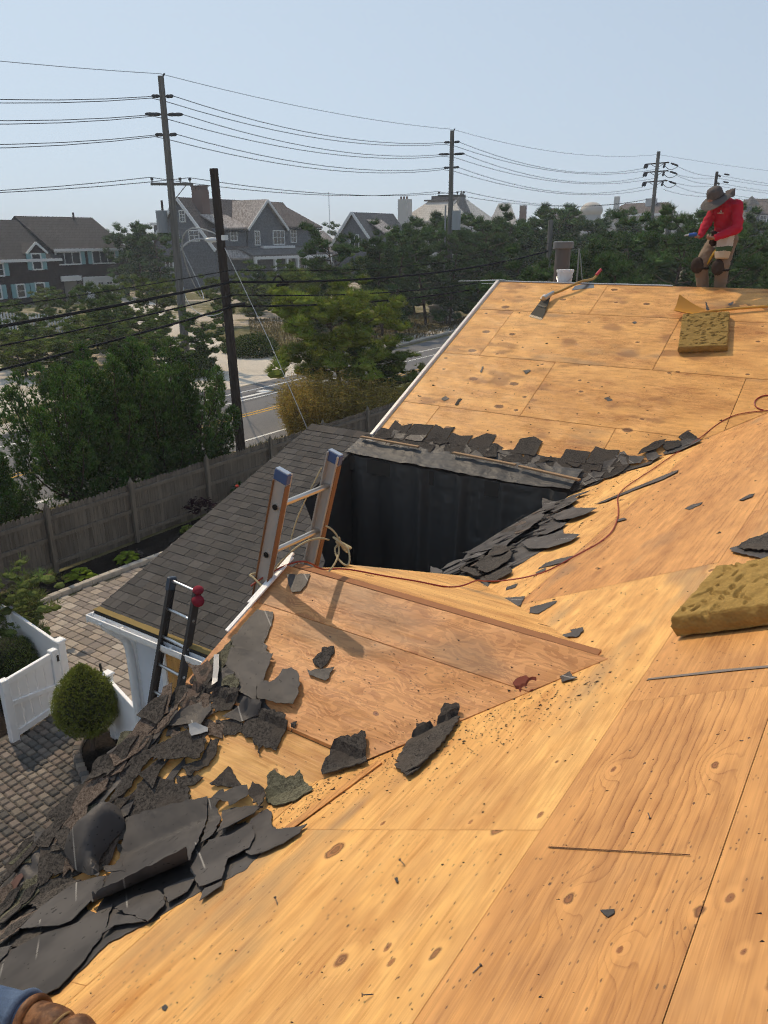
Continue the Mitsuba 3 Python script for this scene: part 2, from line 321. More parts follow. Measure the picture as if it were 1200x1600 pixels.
# white drip edge on the dormer rake, two lengths
k = house + '__dormer_drip_edge'
def rp(y, dx=0., dz=.03): return (XR + dx, y, zD(0, y) + dz)
put(k, beam(rp(2.90, .03, .055), rp(2.42, -.01, .05), .022, .010), 'satin', (.80, .80, .80))
put(k, beam(rp(2.93, .01, .05), rp(2.60, -.02, .042), .02, .010), 'satin', (.74, .74, .75))
put(house + '__dormer_rake_board', beam((XR + .02, 2.86, zD(0, 2.86) - .08), (XR + .02, .95, zD(0, .95) - .08), .03, .12), 'satin', (.20, .17, .15))
# walls under the eaves
wb = (.70, .73, .77)
put(house + '__dormer_wall', tm([(XR + .1, .7, 0), (XR + .1, 3.4, 0), (XR + .1, 3.4, 4.4), (XR + .1, 2.87, 4.72), (XR + .1, .7, 3.7)], [[0, 2, 1], [0, 3, 2], [0, 4, 3]]), 'matte', wb)
put(house + '__side_wall', quad((XE + .25, -2.6, 0), (XE + .25, .9, 0), (XE + .25, .9, 3.75), (XE + .25, -2.6, 3.75)), 'matte', wb); put(house + '__side_wall', quad((XE + .25, 3.3, 0), (XE + .25, 8, 0), (XE + .25, 8, 3.78), (XE + .25, 3.3, 3.78)), 'matte', wb)
# ---------------- grey shingled lower roof
GX, GY0, GY1 = -6.80, 4.42, 8.22
gpoly = sg.Polygon([(GX, GY0), (-3.0, GY0), (-3.0, 5.2), (-4.66, 5.6), (-4.80, 5.92), (-5.40, 6.44), (-5.80, 6.77), (-5.80, 7.80), (-5.62, GY1), (GX, GY1)])
gr = house + '__shingled_roof'
put(gr + '__roof_boards', slab(list(gpoly.exterior.coords)[:-1], lambda x, y: zG(x, y), -.14, -.004), 'matte', (.05, .045, .04))
tab_cols = [(.075, .068, .062), (.088, .079, .071), (.102, .092, .083), (.082, .077, .074), (.066, .061, .058), (.095, .082, .072), (.11, .10, .092), (.078, .069, .066)]
def tab_mesh(w, dpt, t=.007, cut=None):
    p = sg.box(0.002, -dpt, w - .002, .03)
    return p
CG, SGN = math.cos(math.atan(SG)), math.sin(math.atan(SG))
tabs_out = []; rest = []
expo = .122
nrow = int((GY1 - GY0) / CG / expo) + 1
r2 = np.random.default_rng(3)
for j in range(nrow):
    s0 = j * expo
    x = GX - r2.uniform(0, .28)
    while x < -3.0:
        w = r2.choice([.11, .14, .16])
        ylo, yhi = GY0 + (s0 - .004) * CG, GY0 + (s0 + expo + .04) * CG
        pc = sg.box(max(x + .002, GX - .02), ylo, x + w - .002, min(yhi, GY1 + .02)).intersection(gpoly.buffer(.01))
        x += w
        for q in polys(pc):
            m = trimesh.creation.extrude_polygon(q, .01, engine='earcut'); v = np.array(m.vertices)
            frac = np.clip((v[:, 1] - ylo) / (yhi - ylo), 0, 1)
            top = v[:, 2] > .005
            base = zG(0, v[:, 1]) + .0085 * (1 - frac) + .001
            v[:, 2] = base + np.where(top, .0045 + .002 * ((j + int(x * 7)) % 3 == 0), 0)
            c = (np.array(tab_cols[r2.integers(8)]) * .55 + .030) * r2.uniform(.86, 1.16) * .88
            d = math.hypot(q.centroid.x, q.centroid.y)
            tabs_out.append((d, tm(v, m.faces), c, q.centroid.x))
tabs_out.sort(key=lambda t: t[0] if t[3] < -4.4 else 99)
for d, m, c, _ in tabs_out[:300]: put(gr + '__shingle', m, 'granule', c)
mm = [t[1] for t in tabs_out[300:]]
if mm:
    cc = np.vstack([col(t[1], t[2]) for t in tabs_out[300:]])
    kk = put(gr + '__other_shingles', cat(mm), 'granule', cc); tag(kk, kind='stuff')
for i in range(12):   # ridge caps
    x0 = GX + i * .16
    if x0 > -5.2: break
    y = GY1; zt = zG(0, y) + .02
    v = [(x0, y - .13, zt - .13 * SG), (x0 + .22, y - .13, zt - .13 * SG - .006), (x0, y, zt + .012), (x0 + .22, y, zt + .004), (x0, y + .13, zt - .05), (x0 + .22, y + .13, zt - .056)]
    f = [[0, 1, 3], [0, 3, 2], [2, 3, 5], [2, 5, 4]]
    a = tm(v, f); b2 = a.copy(); b2.apply_translation((0, 0, -.008)); b2.invert()
    put(gr + '__ridge_shingle', cat([a, b2, quad(v[0], v[2], V(*v[2]) - (0, 0, .008), V(*v[0]) - (0, 0, .008))]), 'granule', np.array(tab_cols[i % 8]) * .9)
put(gr + '__eave_strip', beam((GX, GY0 + .035, zG(0, GY0) + .034), (-3.2, GY0 + .035, zG(0, GY0) + .034), .085, .006), 'matte', (.23, .165, .06))
put(gr + '__rake_board', beam((GX - .012, GY0, zG(0, GY0) - .07), (GX - .012, GY1, zG(0, GY1) - .07), .022, .13), 'satin', (.70, .71, .72))
# gutter: open trough with brackets
gut = house + '__gutter'
prof = [(0, .02), (0, -.07), (-.012, -.08), (-.045, -.08), (-.062, -.05), (-.070, .012), (-.060, .016), (-.054, -.048), (-.042, -.072), (-.012, -.072), (-.006, -.065), (-.006, .02)]
m = trimesh.creation.extrude_polygon(sg.Polygon(prof), 3.9, engine='earcut'); v = np.array(m.vertices)
v = np.stack([GX - .05 + v[:, 2], GY0 + .0 + v[:, 0], zG(0, GY0) - .035 + v[:, 1]], 1)
put(gut, tm(v, m.faces[:, ::-1]), 'satin', (.80, .81, .82))
put(gut + '__end_cap', box(GX - .056, GX - .05, GY0 - .07, GY0, zG(0, GY0) - .115, zG(0, GY0) - .02), 'satin', (.80, .81, .82))
for x in np.arange(GX + .5, -4, .75): put(gut + '__bracket', box(x, x + .03, GY0 - .066, GY0, zG(0, GY0) - .026, zG(0, GY0) - .018), 'satin', (.8, .8, .8))
# wall with clapboards
WX, WY = -6.56, 4.68; zt = zG(0, GY0) - .08
lw = house + '__lower_wall'
put(lw + '__sheathing', cat([box(WX + .02, XR + .1, WY + .02, WY + .1, 0, zt + .05), box(WX + .02, WX + .1, WY + .02, 8.2, 0, 2.70)]), 'matte', (.55, .57, .6))
nb = 20; bh = (zt + .02) / nb
for i in range(nb):
    z0 = i * bh
    for (xa, xb) in (((WX, -6.03), (-5.16, XR + .1)) if z0 + bh > 1.50 else ((WX, XR + .1),)):
        v = [(xa, WY - .012, z0), (xb, WY - .012, z0), (xb, WY, z0), (xa, WY, z0), (xa, WY + .004, z0 + bh + .01), (xb, WY + .004, z0 + bh + .01), (xb, WY + .012, z0 + bh + .01), (xa, WY + .012, z0 + bh + .01)]
        put(lw + '__siding_board', trimesh.convex.convex_hull(np.array(v)), 'matte', V(.62, .66, .72) * rng.uniform(.96, 1.04))
put(lw + '__corner_board', box(WX - .02, WX + .07, WY - .024, WY + .06, 0, zt), 'satin', (.74, .76, .78))
put(lw + '__soffit', box(GX, XR, GY0, WY + .05, zt - .005, zt + .02), 'matte', (.7, .71, .72))
for i in range(18):
    z0 = i * bh
    put(lw + '__siding_board', box(WX - .012 + .001 * (i % 2), WX + .02, WY + .07, 8.3, z0 + .006, z0 + bh), 'matte', (.62, .66, .72))
win = house + '__boarded_window'
put(win + '__frame', cat([box(-6.08, -6.0, WY - .03, WY + .03, 1.45, zt - .02), box(-5.2, -5.12, WY - .03, WY + .03, 1.45, zt - .02), box(-6.08, -5.12, WY - .032, WY + .03, 1.40, 1.48)]), 'satin', (.78, .79, .80))
m, loc = prism(sg.box(0, 0, .80, zt - 1.52), (1, 0, 0), (0, 0, 1), (-6.0, WY - .012, 1.48), .02, (0, 1, 0))
put(win + '__plywood_panel', m, 'ply_yellow', uv=loc[:, [1, 0]] + V(3.3, 8.1))
# downspout with elbows
dsp = house + '__downspout'
path = smooth_path([(-6.62, 4.38, zt + .03), (-6.60, 4.45, zt - .10), (-6.55, 4.58, zt - .26), (-6.535, 4.605, zt - .45), (-6.53, 4.605, 1.4), (-6.53, 4.605, .60)], 6)
put(dsp, tube(path, .042, 10), 'satin', (.72, .75, .78), smooth=40)
put(dsp, tube(smooth_path([(-6.53, 4.605, .60), (-6.55, 4.58, .42), (-6.70, 4.42, .30), (-7.02, 4.10, .20)], 6), .042, 10, caps=False), 'satin', (.70, .73, .76), smooth=40)
put(house + '__flood_light', cat([tube([(-6.58, 4.60, zt - .10), (-6.50, 4.50, zt - .14)], [.05, .05], 10), tube([(-6.45, 4.62, zt - .10), (-6.38, 4.52, zt - .14)], [.05, .05], 10), box(-6.55, -6.40, 4.62, 4.67, zt - .13, zt - .05)]), 'satin', (.75, .76, .77), smooth=30)
put(house + '__wall_sign', box(-6.46, -6.32, WY - .03, WY - .016, .62, .82), 'satin', (.75, .8, .85))
# ---------------- tarp covered pit between the dormer and the far deck
def tarp_wall(pts, z_top, z_bot, amp, seed, n=70, rows=26):
    p = np.asarray(pts, float); d = np.r_[0, np.cumsum(np.linalg.norm(np.diff(p, axis=0), axis=1))]
    s = np.linspace(0, d[-1], n); x = np.interp(s, d, p[:, 0]); y = np.interp(s, d, p[:, 1])
    t = np.linspace(0, 1, rows)
    S, Tt = np.meshgrid(s, t, indexing='ij')
    tx, ty = np.gradient(x), np.gradient(y); L = np.hypot(tx, ty); nx, ny = ty / L, -tx / L
    fold = amp * 1.5 * (meshkit.fbm(np.stack([S * 2.2, Tt * .6, S * 0 + seed], -1), 3) - .5) * (.25 + Tt) * 2 + amp * 1.5 * np.maximum(0, np.sin(S * 8 + 2.5 * np.sin(S * 1.7 + seed))) ** 4 * (.2 + .8 * Tt)
    zt_ = np.interp(s, d, z_top)[:, None] if np.ndim(z_top) else np.full((n, 1), z_top)
    Z = zt_ * (1 - Tt) + z_bot * Tt
    X = x[:, None] + nx[:, None] * fold; Y = y[:, None] + ny[:, None] * fold
    v = np.stack([X, Y, Z], -1).reshape(-1, 3)
    f = []
    for i in range(n - 1):
        for j in range(rows - 1):
            a, b = i * rows + j, (i + 1) * rows + j
            f += [(a, b, b + 1), (a, b + 1, a + 1)]
    return tm(v, f)
def b_tarp(p, n, uv): return .012 * fbm(p.x * 14 + 3 * noise(p.x * 5, p.y * 5), p.y * 14, p.z * 14, 4)
scene['tarp_top'] = two({'type': 'bumpmap', 'bump': proc(b_tarp, 3e-3), 'scale': 1.4, 'b': pr({'type': 'rgb', 'value': [.055, .055, .056]}, .55, .35)})
scene['tarp'] = two({'type': 'bumpmap', 'bump': proc(b_tarp, 3e-3), 'scale': 1.8, 'b': pr({'type': 'rgb', 'value': [.050, .049, .048]}, .42, .45)})
tp = thing('black_tarp', 'black plastic tarp lining the open pit between the small dormer and the far roof', 'tarp')
yw = 7.74
put(tp + '__back_sheet', tarp_wall([(-5.92, 7.86), (-5.55, yw), (-3.6, yw), (-3.05, yw), (-2.78, 7.62)], [zG(0, 7.8), zG(0, yw), zG(0, yw), zG(0, yw) + .03, zG(0, 7.6) + .1], .9, .17, 3., 110), 'tarp', smooth=True)
put(tp + '__side_sheet', tarp_wall([(-4.6, 5.4), (-4.80, 5.92), (-5.40, 6.44), (-5.80, 6.77), (-5.80, 7.92)], [zG(0, 5.4), zG(0, 5.92) + .012, zG(0, 6.44) + .015, zG(0, 6.77) + .015, zG(0, 7.79) + .015], .9, .07, 5.), 'tarp', smooth=True)
put(tp + '__right_sheet', tarp_wall([(-2.78, 7.66), (-2.83, 6.6), (-2.80, 5.2), (-2.72, 3.5)], [3.93, 3.92, 3.9, 3.9], .9, .06, 9.), 'tarp', smooth=True)
put(house + '__pit_floor', box(-6.1, -2.6, 3.4, 8.1, .8, .9), 'matte', (.04, .04, .04))
# crinkled top strip on the slope and its batten
n1, n2 = 90, 16
xx = np.linspace(-5.86, -2.80, n1); yy = np.linspace(yw - .01, 8.12, n2)
XX, YY = np.meshgrid(xx, yy, indexing='ij')
ZZ = zG(0, YY) + .03 + .03 * (meshkit.fbm(np.stack([XX * 5, YY * 7, XX * 0], -1), 4) - .45) + .012 * (meshkit.noise(np.stack([XX * 15 + YY * 4, YY * 5, XX * 0], -1)) - .5) + .03 * np.clip((XX + 3.3) / .5, 0, 1)
f = []
for i in range(n1 - 1):
    for j in range(n2 - 1):
        a, b = i * n2 + j, (i + 1) * n2 + j; f += [(a, b, b + 1), (a, b + 1, a + 1)]
put(tp + '__top_strip', tm(np.stack([XX, YY, ZZ], -1).reshape(-1, 3), f), 'tarp_top', smooth=True)
put(house + '__flat_strip_boards', slab([(-5.8, yw), (-2.7, yw), (-2.7, 8.3), (-5.8, 8.3)], lambda x, y: zG(x, y), -.2, -.02), 'matte', (.05, .045, .04))
for i, (a, b) in enumerate([((-5.80, 8.02), (-4.9, 8.0)), ((-4.4, 8.0), (-3.55, 7.96)), ((-3.5, 7.95), (-2.72, 7.80))]):
    key = put('wood_batten', beam((*a, zG(0, a[1]) + .085), (*b, zG(0, b[1]) + (.085 if i < 2 else .14)), .05, .02), 'matte', (.30, .20, .12))
    tag(key, ['thin wood batten pinning the tarp at the left end of the torn eave', 'thin wood batten pinning the tarp in the middle of the torn eave', 'bare wood batten poking out at the right corner of the tarp by the valley'][i], 'batten')
# ------------------------------------------------------------------ ground, road, yard
def c_ground(p, n, uv):
    k = fbm(p.x * .12, p.y * .12, 0, 4); k2 = fbm(p.x * 1.3, p.y * 1.3, 3, 3); k3 = noise(p.x * 14, p.y * 14)
    sand = mix((.36, .30, .23), (.46, .40, .32), k2)
    scrub = mix((.10, .105, .045), (.17, .14, .075), k2)
    c = mix(scrub, sand, smoothstep(.50, .70, k + .25 * (k2 - .5)))
    return c * (.82 + .3 * k3)
scene['ground_mat'] = two(pr(proc(c_ground), .95, .1))
def c_asphalt(p, n, uv):
    k = fbm(p.x * .7, p.y * .16, 0, 3); k2 = noise(p.x * 60, p.y * 60)
    crack = smoothstep(.035, .0, dr.abs(fbm(p.x * .35, p.y * .25, 9, 3) - .5)) * .25
    c = mix((.135, .135, .14), (.175, .172, .17), k) * (.88 + .24 * k2)
    return c * (1 - crack)
scene['asphalt'] = two(pr(proc(c_asphalt), .9, .15))
def c_conc(p, n, uv):
    k = fbm(p.x * .5, p.y * .5, 5, 4); k2 = noise(p.x * 30, p.y * 30)
    return mix((.36, .32, .275), (.50, .46, .40), k) * (.88 + .24 * k2)
scene['concrete'] = two(pr(proc(c_conc), .95, .1))
def c_sand(p, n, uv):
    k = fbm(p.x * .35, p.y * .35, 5, 4); k2 = noise(p.x * 20, p.y * 20)
    return mix((.44, .39, .32), (.60, .55, .47), k) * (.9 + .2 * k2)
scene['sand_mat'] = two(pr(proc(c_sand), .95, .1))
def c_mulch(p, n, uv):
    return mix((.012, .010, .009), (.045, .036, .03), noise(p.x * 45, p.y * 60, 1) * fbm(p.x * 9, p.y * 9, 2))
scene['mulch_mat'] = two({'type': 'bumpmap', 'bump': proc(lambda p, n, uv: .03 * noise(p.x * 50, p.y * 50), 2e-3), 'scale': 1.0, 'b': pr(proc(c_mulch), 1., .1)})
def flat(pts, z): 
    m = trimesh.creation.extrude_polygon(sg.Polygon(pts).buffer(0), .002, engine='earcut'); k = np.array(m.vertices); k[:, 2] += z - .002; return tm(k, m.faces)
R = 9000
struct('ground', quad((-R, -R, 0), (R, -R, 0), (R, R, 0), (-R, R, 0)), 'ground_mat')
struct('sea', quad((-R, -R, .3), (-230, -R, .3), (-230, R, .3), (-R, R, .3)), 'satin', (.10, .15, .18))
ROADX0, ROADX1 = -26.0, -17.9
struct('road', flat([(ROADX0, -150), (ROADX1, -150), (ROADX1, 420), (ROADX0 - 4, 420), (ROADX0 - 2.5, 60), (ROADX0, 30)], .008), 'asphalt')
def line(x, y0, y1, w, z=.013): return flat([(x - w / 2, y0), (x + w / 2, y0), (x + w / 2, y1), (x - w / 2, y1)], z)
wh, ye = (.62, .62, .60), (.52, .30, .06)
for nm, x, c, w in (('white_edge_line', -18.55, wh, .13), ('yellow_centre_line', -21.30, ye, .11), ('yellow_centre_line', -21.58, ye, .11), ('white_lane_line', -23.6, wh, .12), ('white_edge_line', -25.0, wh, .12)):
    struct(nm, line(x, -100, 300, w), 'matte', c)
struct('white_turn_mark', cat([flat([(-24.2, 24.1), (-23.95, 24.1), (-23.95, 26.2), (-24.2, 26.2)], .013), flat([(-24.6, 25.8), (-23.95, 25.8), (-23.95, 26.3), (-24.6, 26.3)], .0135)]), 'matte', wh)
# far side: kerb, shoulder, sand drive
kerb = np.array([(-26.0, 12), (-26.0, 24.5)]); 
struct('kerb', cat([beam((-26.1, -60, .07), (-26.1, 24.0, .07), .16, .16, b=.02), beam((-26.5, 33.5, .07), (-29.4, 62, .07), .16, .16, b=.02), beam((-27.0, 33.3, .07), (-31.5, 36.2, .07), .16, .2, b=.02)]), 'concrete')
struct('pavement', flat([(-26.2, -60), (-26.2, 24), (-26.0, 30), (-26.5, 34), (-29.5, 62), (-33, 130), (-35.2, 130), (-31.6, 62), (-28.6, 34), (-28.2, 24), (-28.2, -60)], .006), 'concrete')
struct('sand_drive', flat([(-26.1, 22.5), (-26.1, 33.4), (-30, 35.5), (-34.5, 36.5), (-44, 41), (-56, 49), (-68, 57), (-80.5, 65), (-80.8, 56), (-64, 47), (-52, 42), (-44, 36), (-38, 31), (-31, 26), (-28.3, 22.5)], .010), 'sand_mat')
struct('sand_lot', flat([(-28.3, 9), (-29, 16), (-31, 19.5), (-36, 22), (-39, 24.6), (-43, 23), (-40, 15), (-35, 9)], .010), 'sand_mat')
struct('paved_apron', flat([(-30, 9), (-31.5, 16.8), (-35.5, 20.4), (-39.0, 22.2), (-43, 19), (-42, 9)], .016), 'concrete')
# yard
struct('planting_bed', flat([(-13.9, -4), (-12.75, -4), (-12.95, 7.1), (-12.85, 9.8), (-12.6, 13), (-12.4, 20), (-14.0, 20)], .03), 'mulch_mat')
struct('mulch_bed', flat([(-8.62, 5.38), (-8.5, 5.0), (-8.08, 4.72), (-7.72, 4.56), (-7.35, 4.2), (-6.9, 3.7), (-6.2, 3.2), (-6.2, 5.45), (-8.6, 5.45)], .03), 'mulch_mat')
struct('side_bed', flat([(-11.6, 5.5), (-11.6, 4.2), (-10.9, 3.2), (-10.55, 4.4), (-10.0, 4.35), (-9.6, 4.5), (-9.6, 5.5)], .03), 'mulch_mat')
struct('paving_sand', flat([(-12.8, -2), (-6.0, -2), (-6.0, 12), (-12.8, 12)], .012), 'matte', (.10, .09, .075))
# bed kerb stones
k = thing('bed_edging', 'low grey stone edging along the planting bed by the wood fence', 'edging')
ep = smooth_path([(-12.75, 2.0, .06), (-12.85, 5.0, .06), (-12.95, 7.1, .06), (-12.85, 9.8, .06), (-12.6, 13, .06)], 12)
for i in range(0, len(ep) - 1):
    a, b = ep[i], ep[i + 1]; d = (b - a)
    put(k + '__stone', beam(a + d * .01, b - d * .01, .14, .12, b=.012), 'concrete')
# herringbone-like patio of two paver sizes, each a piece
pav = thing('paver_patio', 'sunlit tan rectangular paver patio between the wood fence and the shingled lower roof', 'patio')
cols = [(.30, .25, .205), (.34, .29, .24), (.25, .215, .185), (.38, .335, .285), (.285, .245, .215), (.22, .19, .17)]
pieces = []
r3 = np.random.default_rng(11)
y = 5.62; j = 0
while y < 11.2:
    h = [.17, .14, .17, .2][j % 4]
    x = -12.85 + r3.uniform(-.2, 0); 
    while x < -6.6:
        w = r3.choice([.17, .23, .28, .23])
        cx, cy = x + w / 2, y + h / 2
        edge = np.interp(cy, [5, 7.1, 9.8, 13], [-12.75, -12.87, -12.76, -12.5])
        if cx > edge + .05 and not (cx > WX - .2 and cy > WY): pieces.append((cx, cy, w - .012, h - .012))
        x += w
    y += h; j += 1
# drop those hidden under the roof: keep what can be seen past the gutter
def seen_patio(cx, cy): return cx < -6.5 - .47 * (cy - 3.0) + .55
vis = [q for q in pieces if seen_patio(q[0], q[1])]
hid = [q for q in pieces if not seen_patio(q[0], q[1])]
def paver(cx, cy, w, h, c, z=.035, parts=None):
    m = bevel_box(w, h, .05, .006); m.apply_translation((cx, cy, z - .025 + r3.uniform(-.002, .002))); return m
for i, q in enumerate(vis[:300]):
    put(pav + '__paver', paver(*q, None), 'matte', V(*cols[r3.integers(6)]) * r3.uniform(.9, 1.1))
rest = vis[300:] + hid
if rest:
    ms = [paver(*q, None) for q in rest]
    cc = np.vstack([col(m, V(*cols[r3.integers(6)]) * r3.uniform(.9, 1.1)) for m in ms])
    tag(put(pav + '__other_pavers', cat(ms), 'matte', cc), kind='stuff')
# cobbled path
cob = thing('cobble_path', 'shaded path of small grey brown cobbles at the lower left of the yard', 'path')
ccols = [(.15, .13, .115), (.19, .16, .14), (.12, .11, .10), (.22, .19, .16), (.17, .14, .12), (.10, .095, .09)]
stones = []
y = 1.8; j = 0
while y < 5.4:
    x = -11.6 + (j % 2) * .08
    while x < -6.4:
        w = r3.uniform(.10, .16)
        yy = y + .07 * math.sin(x * 1.1)
        inbed = sg.Polygon([(-8.65, 5.5), (-8.5, 5.0), (-8.08, 4.72), (-7.72, 4.56), (-7.35, 4.2), (-6.9, 3.7), (-6.0, 3.0), (-6, 5.5)]).buffer(.04).contains(sg.Point(x + w / 2, yy)) or sg.Polygon([(-12, 5.5), (-11.6, 4.2), (-10.9, 3.2), (-10.55, 4.4), (-10.0, 4.35), (-9.6, 4.5), (-9.6, 5.5)]).buffer(.05).contains(sg.Point(x + w / 2, yy))
        if not inbed and x < -6.7: stones.append((x + w / 2, yy, w - .012, .105))
        x += w
    y += .118; j += 1
stones.sort(key=lambda s: math.hypot(s[0], s[1]) + (8 if s[0] + .9 * s[1] > -3.6 else 0))
def cobble(cx, cy, w, h):
    m = bevel_box(w, h, .06, .016); m.apply_transform(trimesh.transformations.rotation_matrix(r3.uniform(-.07, .07) + .12 * math.cos(cx * 1.1), (0, 0, 1))); m.apply_translation((cx, cy, .008 + r3.uniform(-.004, .004))); return m
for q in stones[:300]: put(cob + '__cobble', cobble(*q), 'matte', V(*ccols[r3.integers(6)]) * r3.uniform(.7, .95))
if stones[300:]:
    ms = [cobble(*q) for q in stones[300:]]
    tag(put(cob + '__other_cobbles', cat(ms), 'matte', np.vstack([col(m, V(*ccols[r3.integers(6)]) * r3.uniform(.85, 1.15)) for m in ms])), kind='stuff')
# bed border of cobbles round the mulch bed
k = thing('mulch_bed_border', 'curved row of edging stones round the dark mulch bed below the topiary', 'edging')
bp = smooth_path([(-8.65, 5.4, .05), (-8.5, 5.0, .05), (-8.08, 4.72, .05), (-7.72, 4.56, .05), (-7.35, 4.2, .05), (-6.9, 3.7, .05)], 5)
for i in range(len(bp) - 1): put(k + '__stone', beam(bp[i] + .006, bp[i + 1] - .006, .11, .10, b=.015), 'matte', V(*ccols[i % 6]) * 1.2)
k = thing('drain_grate', 'small white slotted grate on the dark mulch below the downspout', 'grate')
for i in range(7): put(k + '__slat', beam((-7.52 + i * .045, 4.36, .06), (-7.40 + i * .045, 4.58, .06), .022, .014), 'satin', (.65, .65, .62))
put(k + '__frame', beam((-7.56, 4.34, .052), (-7.20, 4.34, .052), .03, .02), 'satin', (.6, .6, .58))

# ------------------------------------------------------------------ wood stockade fence
fence = thing('wood_fence', 'weathered grey stockade fence with pointed posts between the yard and the road', 'fence')
fx = lambda y: -14.05 + .0 * y
def c_oldwood(p, n, uv):
    k = noise(p.x * 40, p.y * 40, p.z * 3); k2 = fbm(p.y * 3, p.z * 1.5, 3, 3)
    return mix((.075, .066, .056), (.17, .15, .128), .5 * k + .5 * k2)
scene['oldwood'] = two(pr(proc(c_oldwood), .9, .1))
def c_oldwood2(p, n, uv):
    k = noise(p.x * 40, p.y * 40, p.z * 3 + 5); k2 = fbm(p.y * 2, p.z * 1.5, 8, 3)
    return mix((.095, .083, .070), (.21, .185, .155), .5 * k + .5 * k2)
scene['oldwood2'] = two(pr(proc(c_oldwood2), .9, .1))
pick = []
y = -1.0; i = 0
while y < 24:
    w = .098
    h = 1.40 + r3.uniform(-.015, .015)
    prof = sg.Polygon([(0, .05), (w - .004, .05), (w - .004, h - .05), (w * .7, h), (w * .3, h), (0, h - .05)])
    m, _ = prism(prof, (0, 1, 0), (0, 0, 1), (fx(y) - .02 + r3.uniform(-.003, .003), y, 0), .018, (1, 0, 0))
    pick.append((y, m)); y += w
for yy, m in pick:
    if yy > 6.0: put(fence + '__board', m, 'oldwood' if r3.random() < .6 else 'oldwood2')
tag(put(fence + '__other_boards', cat([m for yy, m in pick if yy <= 6.0]), 'oldwood'), kind='stuff')
for z in (.22, .78, 1.22):
    put(fence + '__rail', beam((fx(0) + .025, -1, z), (fx(0) + .025, 24, z), .035, .08), 'oldwood2')
for yp in (-.9, 1.5, 4.0, 6.2, 8.35, 10.45, 12.75, 15.1, 17.4, 19.7, 22):
    m = cat([beam((fx(0) + .075, yp, 0), (fx(0) + .075, yp, 1.48), .09, .09), trimesh.creation.cone(.055, .1, sections=8, transform=trimesh.transformations.translation_matrix((fx(0) + .075, yp, 1.50))), trimesh.creation.icosphere(1, .035)])
    m = cat([beam((fx(0) + .075, yp, 0), (fx(0) + .075, yp, 1.48), .09, .09), trimesh.creation.cone(.055, .12, sections=8, transform=trimesh.transformations.translation_matrix((fx(0) + .075, yp, 1.48)))])
    put(fence + '__post', m, 'oldwood2')
k = thing('lantern', 'small white garden lantern at the foot of the wood fence', 'lantern')
put(k + '__body', bevel_box(.11, .11, .16, .01).apply_translation((-13.35, 12.0, .14)), 'satin', (.75, .75, .75))
put(k + '__opening', box(-13.30, -13.292, 11.97, 12.03, .09, .19), 'matte', (.03, .03, .03))
put(k + '__handle', tube(smooth_path([(-13.35, 11.95, .22), (-13.35, 12, .29), (-13.35, 12.05, .22)], 5), .006), 'satin', (.7, .7, .7))
# ------------------------------------------------------------------ white vinyl fence and gate
wv = (.80, .81, .83)
gate = thing('white_gate', 'open white vinyl gate with a cross rail beside the teardrop topiary', 'gate')
GA, GB = V(-9.36, 4.58, 0), V(-9.50, 5.42, 0); HT = 1.0
gd = unit(GB - GA); gn = V(gd[1], -gd[0], 0)
put(gate + '__post', beam(GA, GA + (0, 0, HT), .11, .11, up=(1, 0, 0), b=.008), 'satin', wv)
put(gate + '__post', beam(GB, GB + (0, 0, HT + .02), .11, .11, up=(1, 0, 0), b=.008), 'satin', wv)
a, b = GA + gd * .06, GB - gd * .06
for i in range(5):
    q0, q1 = a + (b - a) * (i / 5 + .004), a + (b - a) * ((i + 1) / 5 - .004); put(gate + '__panel_board', beam(q0 + (0, 0, .5), q1 + (0, 0, .5), .02, .86, b=.003), 'satin', V(*wv) * (.97 + .012 * (i % 3)))
put(gate + '__top_rail', beam(a + (0, 0, .94), b + (0, 0, .94), .06, .09, b=.006), 'satin', wv)
put(gate + '__bottom_rail', beam(a + (0, 0, .12), b + (0, 0, .12), .06, .10, b=.006), 'satin', wv)
put(gate + '__brace', beam(a + gn * .022 + (0, 0, .60), b + gn * .022 + (0, 0, .44), .03, .07, b=.004), 'satin', wv)
for z in (.35, .88): put(gate + '__hinge', beam(GB + gn * .06 + gd * .02 + (0, 0, z - .05), GB + gn * .06 + gd * .02 + (0, 0, z + .05), .03, .02), 'satin', (.02, .02, .02))
put(gate + '__wheel', trimesh.creation.cylinder(.05, .03, sections=14, transform=trimesh.transformations.rotation_matrix(1.57, (0, 1, 0)) @ np.eye(4)).apply_translation(GA + gd * .2 + (0, 0, .05)), 'satin', (.05, .05, .05))
vf = thing('white_fence', 'low white vinyl privacy fence left of the open gate', 'fence')
P = [V(-9.62, 5.62, 0), V(-11.3, 5.85, 0), V(-12.7, 6.05, 0)]
for i in range(3): put(vf + '__post', beam(P[i], P[i] + (0, 0, 1.02), .11, .11, up=(1, 0, 0), b=.008), 'satin', wv)
put(vf + '__post_cap', bevel_box(.15, .15, .04, .012).apply_translation(P[0] + (0, 0, 1.04)), 'satin', wv)
for i in range(2):
    a, b = P[i], P[i + 1]
    put(vf + '__panel', beam(a + (0, 0, .5), b + (0, 0, .5), .02, .88), 'satin', V(*wv) * .97)
    put(vf + '__rail', beam(a + (0, 0, .95), b + (0, 0, .95), .05, .07, b=.006), 'satin', wv)
vf2 = thing('white_fence', 'short white vinyl fence between the topiary and the downspout corner', 'fence')
a, b = V(-8.25, 5.42, 0), V(-6.62, 4.95, 0)
put(vf2 + '__post', beam(a, a + (0, 0, 1.02), .11, .11, up=(1, 0, 0), b=.008), 'satin', wv)
put(vf2 + '__post_cap', bevel_box(.15, .15, .04, .012).apply_translation(a + (0, 0, 1.04)), 'satin', wv)
put(vf2 + '__panel', beam(a + (0, 0, .5), b + (0, 0, .5), .02, .9), 'satin', wv)
